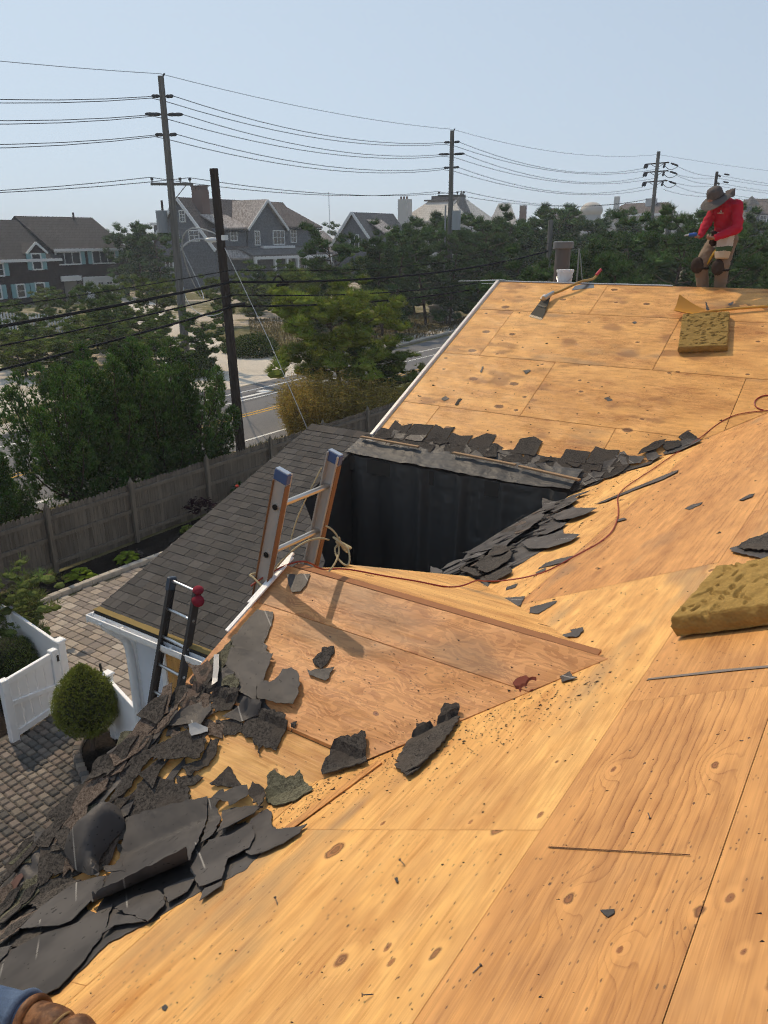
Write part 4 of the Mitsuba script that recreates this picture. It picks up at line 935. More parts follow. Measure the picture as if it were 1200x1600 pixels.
put(g + '__frame', cat([box(-81, -80.88, 57.4, 57.7, 0, 2.6), box(-81, -80.88, 62.5, 62.8, 0, 2.6), box(-81, -80.885, 57.7, 62.5, 2.2, 2.6)]), 'matte', TRIM)
for i in range(4):
    for j in range(2):
        y = 58.25 + i * 1.23 + j * .36; put(g + '__pane', box(-80.94, -80.91, y, y + .26, 1.66, 1.90), 'pane')
for i in range(4): put(g + '__panel_groove', box(-80.94, -80.92, 57.7, 62.5, .42 + i * .42, .445 + i * .42), 'matte', (.4, .4, .4))
# big grey shingle house
h = thing('grey_house', 'large grey shingle house with brick chimney, front gable and white columned porch', 'house')
put(h + '__wall', wall_gable_y(-92.6, -80.3, 78, 5.6, 11.7, 0, 99.8), 'grey_shingle')
put(h + '__wall', wall_gable_x(84.2, 91.9, -86, 8.15, 11.6, 0, -79.9), 'grey_shingle')
put(h + '__wall', box(-86, -80.1, 91, 99.9, 0, 8.3), 'grey_shingle')
put(h + '__roof', gable_y(-92.6, -80.3, 78, 99.0, 5.6, 11.8, .25, .45), 'roof_brown')
put(h + '__roof', gable_x(84.2, 91.9, -86.4, -79.8, 8.15, 11.7, .22, .4), 'roof_silver')
# shed dormer roof and hipped right end
def plane_slab(p4, t=.2):
    p = np.asarray(p4, float); q = p - (0, 0, t); v = np.vstack([p, q]); f = [(0, 1, 2), (0, 2, 3), (4, 6, 5), (4, 7, 6)] + [w for i in range(4) for w in ((i, i + 4, (i + 1) % 4 + 4), (i, (i + 1) % 4 + 4, (i + 1) % 4))]
    return tm(v, f)
put(h + '__shed_roof', plane_slab([(-79.7, 79.3, 8.05), (-79.7, 84.3, 8.2), (-84.0, 84.3, 9.9), (-84.0, 79.3, 9.9)]), 'roof_silver')
put(h + '__shed_wall', box(-84, -80.2, 79.7, 84.5, 5, 8.05), 'grey_shingle')
put(h + '__hip_roof', cat([plane_slab([(-79.5, 91.6, 8.35), (-79.5, 100.6, 8.35), (-85.5, 97.2, 12.0), (-86.4, 91.6, 12.0)]), tm([(-79.5, 100.6, 8.35), (-93, 100.6, 8.35), (-86.4, 97.2, 12.0), (-85.5, 97.2, 12.0)], [(0, 1, 2), (0, 2, 3)])]), 'roof_brown')
put(h + '__rake_trim', beam((-79.65, 77.5, 5.15), (-86.45, 77.5, 11.98), .14, .42), 'matte', TRIM)
put(h + '__rake_trim', beam((-93.3, 77.5, 5.15), (-86.45, 77.5, 11.98), .14, .42), 'matte', TRIM)
put(h + '__rake_trim', beam((-79.35, 83.75, 7.85), (-79.35, 88.05, 11.80), .14, .32), 'matte', TRIM)
put(h + '__rake_trim', beam((-79.35, 92.35, 7.85), (-79.35, 88.05, 11.80), .14, .32), 'matte', TRIM)
put(h + '__eave_brackets', cat([box(-79.9, -79.4, y, y + .16, 7.9, 8.12) for y in np.arange(91.8, 100.4, .55)] + [box(-80.0, -79.55, y, y + .16, 7.55, 7.8) for y in np.arange(80, 84.2, .55)]), 'matte', (.05, .05, .05))
put(h + '__skirt_roof', plane_slab([(-77.2, 82.2, 4.55), (-77.2, 100.2, 4.6), (-80.3, 99.8, 5.6), (-80.3, 82.2, 5.6)], .22), 'roof_grey')
put(h + '__left_skirt_roof', plane_slab([(-78.2, 79.0, 4.2), (-77.4, 84.2, 4.25), (-80.3, 84.2, 5.5), (-80.3, 79.6, 5.5)], .22), 'roof_silver')
po = put(h + '__porch', cat([box(-77.5, -77.2, 82.4, 99.8, 3.95, 4.35), box(-77.5, -77.25, 82.4, 99.8, 1.0, 1.25)]), 'matte', TRIM)
for y in (82.5, 86.5, 89.1, 91.5, 93.8, 96.7, 99.4): put(po + '__column', box(-77.55, -77.2, y, y + .38, 0, 4.0), 'matte', TRIM)
put(po + '__floor', box(-80.3, -77.2, 82.4, 99.8, .6, .98), 'matte', (.35, .33, .31))
put(h + '__bay_ledge', box(-80, -79.3, 86.6, 93.6, 5.35, 5.7), 'matte', TRIM)
ch = put(h + '__chimney', box(-85.9, -84.0, 79.9, 81.3, 9, 13.0), 'matte', (.16, .105, .09))
put(ch + '__cap', cat([box(-85.95 + i * .5, -85.65 + i * .5, 79.9, 81.3, 13.0, 13.45) for i in range(4)] + [box(-86.0, -83.9, 79.8, 81.4, 13.45, 13.58)]), 'matte', (.14, .095, .085))
window(h, 'y', -86.0, 77.98, 9.0, 10.3, .9, 2, 3); window(h, 'y', -84.0, 77.98, 6.5, 7.7, 1.8, 2, 2); window(h, 'y', -87.5, 77.98, 6.5, 7.7, .8, 1, 2); window(h, 'y', -89.5, 77.98, 2.2, 3.6, 1.4, 2, 2)
window(h, 'x', -80.18, 81.6, 6.5, 7.6, 1.1, 2, 2); window(h, 'x', -79.88, 86.0, 5.9, 7.6, .85, 2, 3); window(h, 'x', -79.88, 90.6, 5.95, 7.7, 2.3, 3, 2); window(h, 'x', -80.08, 94.1, 6.2, 8.0, 1.1, 2, 3)
window(h, 'x', -80.28, 88.0, 1.7, 3.7, 1.6, 2, 2); window(h, 'x', -80.08, 92.6, 1.7, 3.7, 1.3, 1, 2); window(h, 'x', -80.08, 95.4, 1.7, 3.7, 1.8, 2, 2)
# its low annex to the right
put(h + '__annex_wall', box(-84, -80.8, 100, 107.5, 0, 4.3), 'grey_shingle')
put(h + '__annex_roof', plane_slab([(-79.9, 99.9, 4.35), (-79.9, 107.8, 4.3), (-85, 107.8, 7.9), (-85, 99.9, 7.9)]), 'roof_silver')
put(h + '__annex_arch', trimesh.creation.cylinder(1.0, .3, sections=24, transform=trimesh.transformations.rotation_matrix(math.pi / 2, (0, 1, 0))).apply_translation((-80.4, 102.0, 4.55)), 'matte', TRIM)
put(h + '__blue_door', box(-80.85, -80.72, 100.8, 101.8, .8, 3.3), 'matte', (.035, .08, .14))
window(h, 'x', -80.78, 104.0, 1.4, 3.0, 1.2, 2, 2)
# left wing of the grey house
put(h + '__left_wing_wall', box(-94.5, -89, 80, 90, 0, 8.6), 'grey_shingle'); put(h + '__left_wing_roof', box(-94.8, -88.8, 79.6, 90, 8.6, 8.95), 'matte', TRIM)
put(h + '__left_wing_curved_trim', beam((-94.6, 78.4, 5.2), (-90.3, 78.2, 8.8), .16, .35), 'matte', TRIM)
# second grey house
h = thing('grey_gabled_house', 'smaller grey shingle house with one steep front gable and a shed dormer', 'house')
put(h + '__wall', wall_gable_y(-81, -72.5, 105, 5.4, 10.1, 0, 116), 'grey_shingle')
put(h + '__roof', gable_y(-81, -72.5, 105, 116, 5.4, 10.3, .22, .4), 'roof_grey')
put(h + '__rake_trim', beam((-72.1, 104.5, 5.1), (-76.75, 104.5, 10.5), .14, .4), 'matte', TRIM); put(h + '__rake_trim', beam((-81.4, 104.5, 5.1), (-76.75, 104.5, 10.5), .14, .4), 'matte', TRIM)
dm = put(h + '__dormer', box(-76, -72.9, 107.4, 112.6, 5, 7.5), 'grey_shingle')
put(dm + '__roof', plane_slab([(-72.3, 107.0, 7.5), (-72.3, 111.2, 7.5), (-75.6, 111.2, 9.5), (-75.6, 107.0, 9.5)]), 'roof_silver')
window(h, 'y', -76.6, 104.98, 5.0, 7.1, 1.5, 2, 2); window(h, 'x', -72.88, 111.5, 5.4, 7.2, 1.0, 2, 2); window(h, 'y', -75.0, 104.98, 1.2, 3, 1.2, 2, 2)
k = thing('radio_mast', 'thin white mast rising between the two grey houses', 'mast')
put(k + '__pole', tube([(-88.0, 113.3, 0), (-88.0, 113.3, 14.2)], .05, 5), 'matte', (.45, .47, .5))
put(k + '__base', box(-88.3, -87.7, 113.0, 113.6, 0, .3), 'concrete')
# far pale house behind the woods
h = thing('pale_mansion', 'big pale roofed house with a block chimney behind the woods left of the second pole', 'house')
put(h + '__wall', box(-104, -88, 162, 178, 0, 10.5), 'matte', (.50, .49, .47))
put(h + '__roof', cat([plane_slab([(-104.5, 160.5, 10.3), (-87.5, 160.5, 10.3), (-92.5, 166, 15.0), (-99, 166, 15.0)]), plane_slab([(-87.5, 160.5, 10.3), (-87.5, 178, 10.3), (-92.5, 172, 15.0), (-92.5, 166, 15.0)]), plane_slab([(-104.5, 178, 10.3), (-104.5, 160.5, 10.3), (-99, 166, 15), (-99, 172, 15)])]), 'roof_pale')
put(h + '__upper_deck', box(-98.5, -93.0, 165.5, 172, 15.0, 15.8), 'roof_brown'); put(h + '__lower_cap', box(-100.2, -92.4, 165, 172.4, 14.7, 15.02), 'roof_brown')
ch = put(h + '__chimney', box(-104.2, -101.6, 160.0, 162, 8, 15.1), 'matte', (.48, .47, .46))
for i in range(3): put(ch + '__pot', tube([(-103.7 + i * .8, 160.6, 15.1), (-103.7 + i * .8, 160.6, 15.7)], .22, 8), 'matte', (.17, .11, .10))
put(h + '__turret_roof', trimesh.creation.cone(2.6, 5.2, sections=8).apply_translation((-91.0, 166.2, 11.6)), 'roof_grey')
put(h + '__right_roof', plane_slab([(-84.0, 166.5, 9.5), (-77.5, 168.5, 9.0), (-81.5, 172, 14), (-84.0, 171, 14)]), 'roof_pale')
put(h + '__right_chimney', box(-78.2, -77.0, 170, 171.2, 8, 13.4), 'matte', (.17, .12, .10))
put(h + '__right_wall', box(-87.8, -77.8, 168, 178, 0, 9.4), 'matte', (.42, .42, .42))
h = thing('flat_roofed_mansion', 'pale tan roofed house with round turret and chimney behind the third pole', 'house')
put(h + '__wall', box(-62, -47, 180.5, 195, 0, 11.3), 'matte', (.46, .45, .43))
put(h + '__roof', cat([plane_slab([(-62.5, 180, 11.4), (-46.5, 180, 11.4), (-50, 186, 13.8), (-59.5, 186, 13.8)])]), 'roof_brown')
put(h + '__fascia', box(-62.5, -46.5, 179.8, 180.1, 10.9, 11.4), 'matte', TRIM)
put(h + '__turret', tube([(-65.0, 179.5, 0), (-65.0, 179.5, 12.2)], 2.1, 14), 'matte', (.40, .41, .42))
put(h + '__turret_dome', trimesh.creation.icosphere(2, 2.5).apply_transform(np.diag([1, 1, .7, 1])).apply_translation((-65.0, 179.5, 12.3)), 'matte', (.50, .47, .43))
put(h + '__chimney', box(-60.6, -59.6, 181, 182, 10, 15.1), 'matte', (.50, .50, .49))
put(h + '__roof_box', box(-54.5, -52.5, 184, 186, 13, 14.6), 'matte', (.45, .46, .47))
put(h + '__low_house_roof', gable_x(180, 190, -75, -68, 9.0, 12.2), 'roof_grey'); put(h + '__low_house_wall', box(-75, -68, 180.4, 189.6, 0, 9.2), 'matte', (.35, .35, .35))
put(h + '__low_chimney', box(-75.6, -74.4, 181, 182, 9, 13.0), 'matte', (.17, .11, .09))
h = thing('grey_mansion', 'grey shingle mansion with a pointed bay on the skyline at the right edge', 'house')
put(h + '__wall', box(-35.6, -14, 187, 200, 0, 11.2), 'grey_shingle')
put(h + '__roof', gable_x(187, 200, -35.6, -14, 11.0, 14.0), 'roof_brown')
put(h + '__bay', tube([(-33.3, 186.8, 0), (-33.3, 186.8, 12.8)], 1.5, 8), 'matte', (.36, .33, .30))
put(h + '__bay_roof', trimesh.creation.cone(1.9, 1.8, sections=8).apply_translation((-33.3, 186.8, 12.8)), 'roof_grey')
put(h + '__chimney', box(-37, -36, 188, 189, 9, 13.9), 'matte', (.2, .16, .14))
for x in (-30.5, -27.0, -23.5): window(h, 'y', x, 186.98, 9.2, 10.6, 1.2, 2, 2)
for x in (-33.7, -32.9): put(h + '__bay_window', box(x - .3, x + .3, 185.2, 185.4, 11.4, 12.4), 'pane')
# white picket fence near the left house
k = thing('picket_fence', 'white picket fence corner among pines below the dark house', 'fence')
for i in range(26):
    a = V(-54.6, 31.6, 0) + V(.085, .19, 0) * i; put(k + '__picket', beam(a, a + (0, 0, 1.75 - .018 * i), .02, .13, up=(.2, 1, 0)), 'matte', (.68, .69, .70))
put(k + '__rail', beam((-54.6, 31.6, .4), (-52.4, 36.5, .4), .04, .1), 'matte', (.66, .66, .67)); put(k + '__rail', beam((-54.6, 31.6, 1.3), (-52.4, 36.5, 1.1), .04, .1), 'matte', (.66, .66, .67))
put(k + '__end_post', beam((-54.75, 31.3, 0), (-54.75, 31.3, 1.9), .16, .16, up=(1, 0, 0)), 'matte', (.70, .70, .71))
# small posts at the drive mouth
k = put('drive_post', beam((-29.3, 24.7, 0), (-29.3, 24.7, 1.1), .14, .14, up=(1, 0, 0)), 'matte', (.52, .50, .46)); tag(k, 'pale wooden post at the mouth of the sandy drive left of the dark pole', 'post')
k = thing('masonry_pillar', 'low stone pillar and wooden gate by the second pole', 'pillar')
put(k + '__block', box(-33.5, -32.6, 56.2, 57.0, 0, 1.25), 'concrete'); put(k + '__cap', box(-33.6, -32.5, 56.1, 57.1, 1.25, 1.4), 'concrete')

# ------------------------------------------------------------------ poles and wires
def c_pole(base):
    def fn(p, n, uv): return mi.Color3f(base) * (.7 + .6 * noise(p.x * 18, p.y * 18, p.z * .8)) * (.85 + .3 * noise(p.x * 60, p.y * 60, p.z * 2))
    return fn
scene['pole_grey'] = two(pr(proc(c_pole((.15, .145, .135))), .9, .1))
scene['pole_dark'] = two(pr(proc(c_pole((.050, .040, .034))), .9, .1))
WC = (.055, .058, .062)
P0, P1, P2, P3, P4 = (-35.8, -4.2), (-33.5, 29.75), (-31.45, 55.75), (-25.2, 87.9), (-23.3, 106.5)
def along(p, q): d = unit(V(q[0] - p[0], q[1] - p[1], 0)); return d
poles = {}
def insul(a, b, r=.09):
    p = [V(*a) + (V(*b) - V(*a)) * t for t in (0, .12, .3, .5, .7, .88, 1)]
    return tube(p, [.03, r * .8, r, r * .85, r, r * .8, .03], 8)
def line_pole(xy, h, lab, arms, fwd):
    k = thing('utility_pole', lab, 'utility pole')
    x, y = xy
    put(k + '__shaft', tube([(x, y, 0), (x, y, h * .5), (x, y, h)], [.24, .20, .15], 12), 'pole_grey', smooth=40)
    put(k + '__top_bracket', tube([(x + .1, y, h - .1), (x + .18, y + .1, h + .12)], .04, 6), 'matte', WC)
    for z, half in arms:
        if half:
            put(k + '__insulator', insul((x - fwd[0] * .15, y - fwd[1] * .15, z), (x - fwd[0] * half, y - fwd[1] * half, z - .02)), 'matte', (.07, .075, .085))
            put(k + '__insulator', insul((x + fwd[0] * .15, y + fwd[1] * .15, z), (x + fwd[0] * half, y + fwd[1] * half, z + .05)), 'matte', (.07, .075, .085))
    return k
f12 = along(P1, P2)
A3 = [13.40, 12.58, 11.65]
k1 = line_pole(P1, 14.3, 'tall grey utility pole at left with three wire tiers, transformer and street lamp', [(13.40, .55), (12.58, .95), (11.65, .55)], (.55, .83, 0))
k2 = line_pole(P2, 14.2, 'second grey utility pole standing beside the road with a transformer and a white notice', [(13.40, .6), (12.58, 1.0), (11.65, .6)], (.75, .66, 0))
for k, P_, z, s in ((k1, P1, 9.33, (.68, .73)), (k2, P2, 9.66, (.83, .55))):
    a, b = V(P_[0] - s[0] * 1.0, P_[1] - s[1] * 1.0, z), V(P_[0] + s[0] * 1.15, P_[1] + s[1] * 1.15, z)
    put(k + '__crossarm', beam(a, b, .11, .13), 'pole_grey')
    put(k + '__brace', cat([beam(a * .45 + b * .55 + (0, 0, -.7), a * .15 + b * .85, .04, .04)]), 'pole_grey')
    for t in (.04, .70, .93): 
        q = a + (b - a) * t; put(k + '__pin_insulator', tube([q + (0, 0, .05), q + (0, 0, .16), q + (0, 0, .22), q + (0, 0, .32)], [.03, .03, .09, .06], 7), 'matte', (.08, .085, .09))
tr = put(k1 + '__transformer', tube([(-33.95, 29.35, 6.95), (-33.95, 29.35, 8.05)], .30, 12), 'satin', (.22, .24, .26)); put(tr + '__bushing', tube([(-33.9, 29.4, 8.05), (-33.9, 29.4, 8.55)], .06, 6), 'matte', (.1, .08, .07))
tr = put(k2 + '__transformer', tube([(-31.05, 55.95, 7.2), (-31.05, 55.95, 8.6)], .36, 12), 'satin', (.34, .36, .37))
put(k2 + '__notice', box(-31.3, -30.75, 55.4, 55.46, .35, 1.25), 'matte', (.72, .73, .74))
put(k2 + '__riser_pipe', tube([(-31.75, 55.5, 0), (-31.75, 55.5, 9.0)], .07, 6), 'matte', (.33, .33, .33))
lm = put(k1 + '__lamp_arm', tube(smooth_path([(-33.5, 29.8, 5.75), (-33.2, 30.1, 6.35), (-32.85, 30.5, 6.6), (-32.5, 30.9, 6.62)], 5), .045, 6), 'satin', (.38, .40, .42))
lh = trimesh.creation.icosphere(2, 1.); lh.vertices[:] *= V(.17, .42, .13); lh.apply_transform(trimesh.transformations.rotation_matrix(-.7, (0, 0, 1))); lh.apply_translation((-32.25, 31.2, 6.58))
put(lm + '__lamp_head', lh, 'satin', (.55, .57, .58), smooth=True)
# third and fourth poles: crossarms with strain insulators
k3 = thing('utility_pole', 'far utility pole with three crossarms left of the worker', 'utility pole')
put(k3 + '__shaft', tube([(P3[0], P3[1], 0), (P3[0], P3[1], 14.9)], [.24, .17], 10), 'pole_grey', smooth=40)
sx = unit(V(.97, .22, 0))
for z in (13.72, 12.94, 12.0):
    c = V(P3[0], P3[1], z)
    put(k3 + '__crossarm', beam(c - sx * 1.1, c + sx * 1.15 + (0, 0, .1), .10, .12), 'pole_dark')
    put(k3 + '__brace', cat([beam(c - sx * .6 + (0, 0, -.05), c + (0, 0, -.4), .05, .05), beam(c + sx * .6, c + (0, 0, -.4), .05, .05)]), 'pole_dark')
    for s in (-1.15, -.95, .75): put(k3 + '__insulator', insul(c + sx * s + (0, 0, .05), c + sx * (s - .12) + (0, 0, -.42), .12), 'matte', (.05, .05, .06))
    put(k3 + '__insulator', insul(c + sx * 1.3 + (0, 0, .02), c + sx * 1.95 + (0, .4, -.22), .10), 'matte', (.05, .05, .06))
    put(k3 + '__jumper', tube(smooth_path([c + sx * .75 + (0, 0, -.2), c + sx * 1.2 + (0, 0, -.55), c + sx * 1.95 + (0, .4, -.25)], 6), .03, 4), 'matte', WC)
k4 = thing('utility_pole', 'farthest utility pole rising just behind the worker hat', 'utility pole')
put(k4 + '__shaft', tube([(P4[0], P4[1], 0), (P4[0], P4[1], 14.0)], [.24, .17], 10), 'pole_dark', smooth=40)
for z in (13.6, 12.75): put(k4 + '__insulator', insul((P4[0] + .15, P4[1], z), (P4[0] + .5, P4[1], z - .2), .12), 'matte', (.05, .05, .06)); put(k4 + '__insulator', insul((P4[0] + .8, P4[1], z + .1), (P4[0] + 1.5, P4[1], z - .05), .1), 'matte', (.05, .05, .06))
ks = put('wooden_stub_pole', tube([(-24.4, 91.8, 0), (-24.4, 91.8, 9.2)], [.34, .30], 10), 'pole_grey', smooth=40); tag(ks, 'short thick wooden pole right of the third utility pole', 'pole')
# dark near pole and the near post
DPX, DPY = -17.1, 17.1
k5 = thing('dark_pole', 'dark brown wooden pole standing between the wood fence and the road', 'utility pole')
put(k5 + '__shaft', tube([(DPX, DPY, 0), (DPX - .12, DPY - .02, 4.2), (DPX - .25, DPY - .05, 8.5)], [.155, .14, .12], 12), 'pole_dark', smooth=40)
put(k5 + '__clamp', tube([(DPX + .1, DPY - .1, 4.75), (DPX + .3, DPY + .3, 4.78)], .05, 6), 'matte', (.03, .03, .03))
put(k5 + '__tag', box(DPX + .08, DPX + .15, DPY - .17, DPY - .15, 1.55, 1.68), 'matte', (.7, .7, .7))
put(k5 + '__guy_bracket', box(DPX + .02, DPX + .16, DPY - .22, DPY - .08, 6.58, 6.72), 'metal', (.7, .7, .7))
NP = V(-15.2, 36.6, 0)
k6 = thing('near_post', 'grey wooden utility post rising behind the far ridge beside the round vent', 'utility pole')
put(k6 + '__shaft', tube([NP, NP + (0, 0, 7.35)], [.125, .115], 10), 'pole_grey', smooth=40)
put(k6 + '__top', tube([NP + (0, 0, 7.34), NP + (0, 0, 7.37)], [.118, .10], 10), 'pole_grey')
def wire(p, q, sag, r=.022, n=14):
    p, q = V(*p), V(*q); t = np.linspace(0, 1, n)[:, None]
    return tube(p + (q - p) * t - np.array([0, 0, 1]) * 4 * sag * t * (1 - t), r, 5, caps=False)
def span_wire(name, lab, group, pts, sags, r=.018, c=WC):
    k = put(name, cat([wire(pts[i], pts[i + 1], sags[i], r) for i in range(len(pts) - 1)]), 'matte', c); tag(k, lab, 'wire', group); return k
o = f12
span_wire('overhead_wire', 'topmost thin shield wire linking the tops of the tall poles', None, [(*P0, 13.2), (P1[0], P1[1], 14.4), (P2[0], P2[1], 14.28), (P3[0], P3[1], 14.6), (P4[0] + 16, P4[1] + 40, 14.8)], [.5, .35, .8, .6], .013, (.13, .14, .15))
tier = ['upper', 'middle', 'lower']
for j, z in enumerate(A3):
    z3 = (13.35, 12.5, 11.55)[j]
    for s, side in ((1, 'front'), (-1, 'back')):
        hf = .55 if j != 1 else .95
        dz = .04 if s > 0 else -.22
        dz0 = -.35 * (s < 0)
        span_wire('overhead_wire', f'{side} wire of the {tier[j]} tier of the tall pole line', None,
                  [(P0[0], P0[1], z + dz0 - .4), (P1[0] - .55 * hf * (s < 0) * 0 - .4, P1[1] - .4, z - .02 + dz0 * .2), (P1[0] + (.55 if s > 0 else .12) * hf, P1[1] + (.83 if s > 0 else .2) * hf, z + dz), (P2[0] - .5, P2[1] - .4, z - .02 + (0 if s > 0 else -.12)), (P2[0] + (.75 if s > 0 else .15) * hf, P2[1] + .5 * hf, z + dz - .02), (P3[0] - 1.2 * s * (1 if s > 0 else .3), P3[1] - .3, z3 - .1 * (s < 0)), ], [1.35, 0, .75, 0, 1.15])
        if j < 3:
            span_wire('overhead_wire', f'{side} wire of the {tier[j]} tier right of the third pole', None, [(P3[0] + (1.9 if s > 0 else .7), P3[1] + .4, z3 + (.08 if s > 0 else -.25)), (P4[0] + (.6 if s > 0 else .2), P4[1], (13.6, 12.75, 11.7)[j] - .1 - .25 * (s < 0)), (P4[0] + 22, P4[1] + 50, (13.6, 12.6, 11.6)[j] + .6)], [.35, 1.2])
for j, (dx, nm) in enumerate(((-1.0, 'left'), (.45, 'middle'), (1.0, 'right'))):
    if j == 1: continue
    span_wire('overhead_wire', f'{nm} wire on the single crossarms of the two tall poles', None, [(P0[0] - .5 + dx, P0[1], 8.3), (P1[0] + dx * .68, P1[1] + dx * .73, 9.65), (P2[0] + dx * .83, P2[1] + dx * .55, 9.98), (P3[0] - .3, P3[1], 10.4)], [.85, .55, .9], .018)
# near black service cables past the dark pole
D1, D2, D3 = V(DPX - .05, DPY, 5.42), V(DPX - .02, DPY, 4.74), V(DPX, DPY, 5.35)
BK = (.014, .014, .015)
PB = V(-17.8, -8., 0)
for nm, za, zb, zc, r in (('thick black telephone cable, upper', 4.55, 5.42, 6.0, .040), ('thick black cable, lower', 3.0, 4.72, 5.0, .032), ('thin black service wire, top', 5.2, 5.75, 6.35, .013), ('thin black service wire under the thick cable', 4.0, 5.05, 5.2, .022)):
    span_wire('cable', nm + ' running past the dark pole', None, [(PB[0], PB[1], za - .2), (DPX + .12, DPY, zb), (NP[0], NP[1], zc)], [.42, .40], r, BK)
sp = put('cable_splice_box', cat([tube(smooth_path([(-17.0, 18.9, 5.33), (-17.0, 19.15, 5.50), (-17.0, 19.4, 5.35)], 5), .03, 6), tube([(-17.0, 19.1, 5.22), (-17.0, 19.6, 5.24)], [.05, .05], 7)]), 'matte', BK); tag(sp, 'black cable splice loop hanging on the thick cable right of the dark pole', 'cable splice')
guy = put('guy_wire', tube([(DPX - .15, DPY - .1, 6.64), (-16.3, 17.85, 3.62), (-15.6, 18.6, .9), (-15.45, 18.75, 0)], [.012, .012, .014, .014], 6), 'satin', (.62, .63, .64)); tag(guy, 'pale guy wire slanting down from the dark pole into the reeds', 'guy wire')
dl = put('drop_cable', cat([tube(smooth_path([(-33.4, 29.9, 6.4), (-32.2, 29.6, 5.0), (-26, 24.0, 4.6), (DPX, DPY, 6.6)], 8), .022, 5)]), 'matte', (.30, .32, .33)); tag(dl, 'grey drop cable sagging from the tall left pole to the dark pole', 'cable')
d2 = put('drop_cable', tube(smooth_path([(-33.4, 29.9, 4.2), (-28, 25.5, 3.6), (-22, 21, 3.9), (DPX, DPY, 4.8)], 8), .016, 5), 'matte', (.30, .32, .33)); tag(d2, 'lower drop cable sagging between the tall left pole and the dark pole', 'cable')
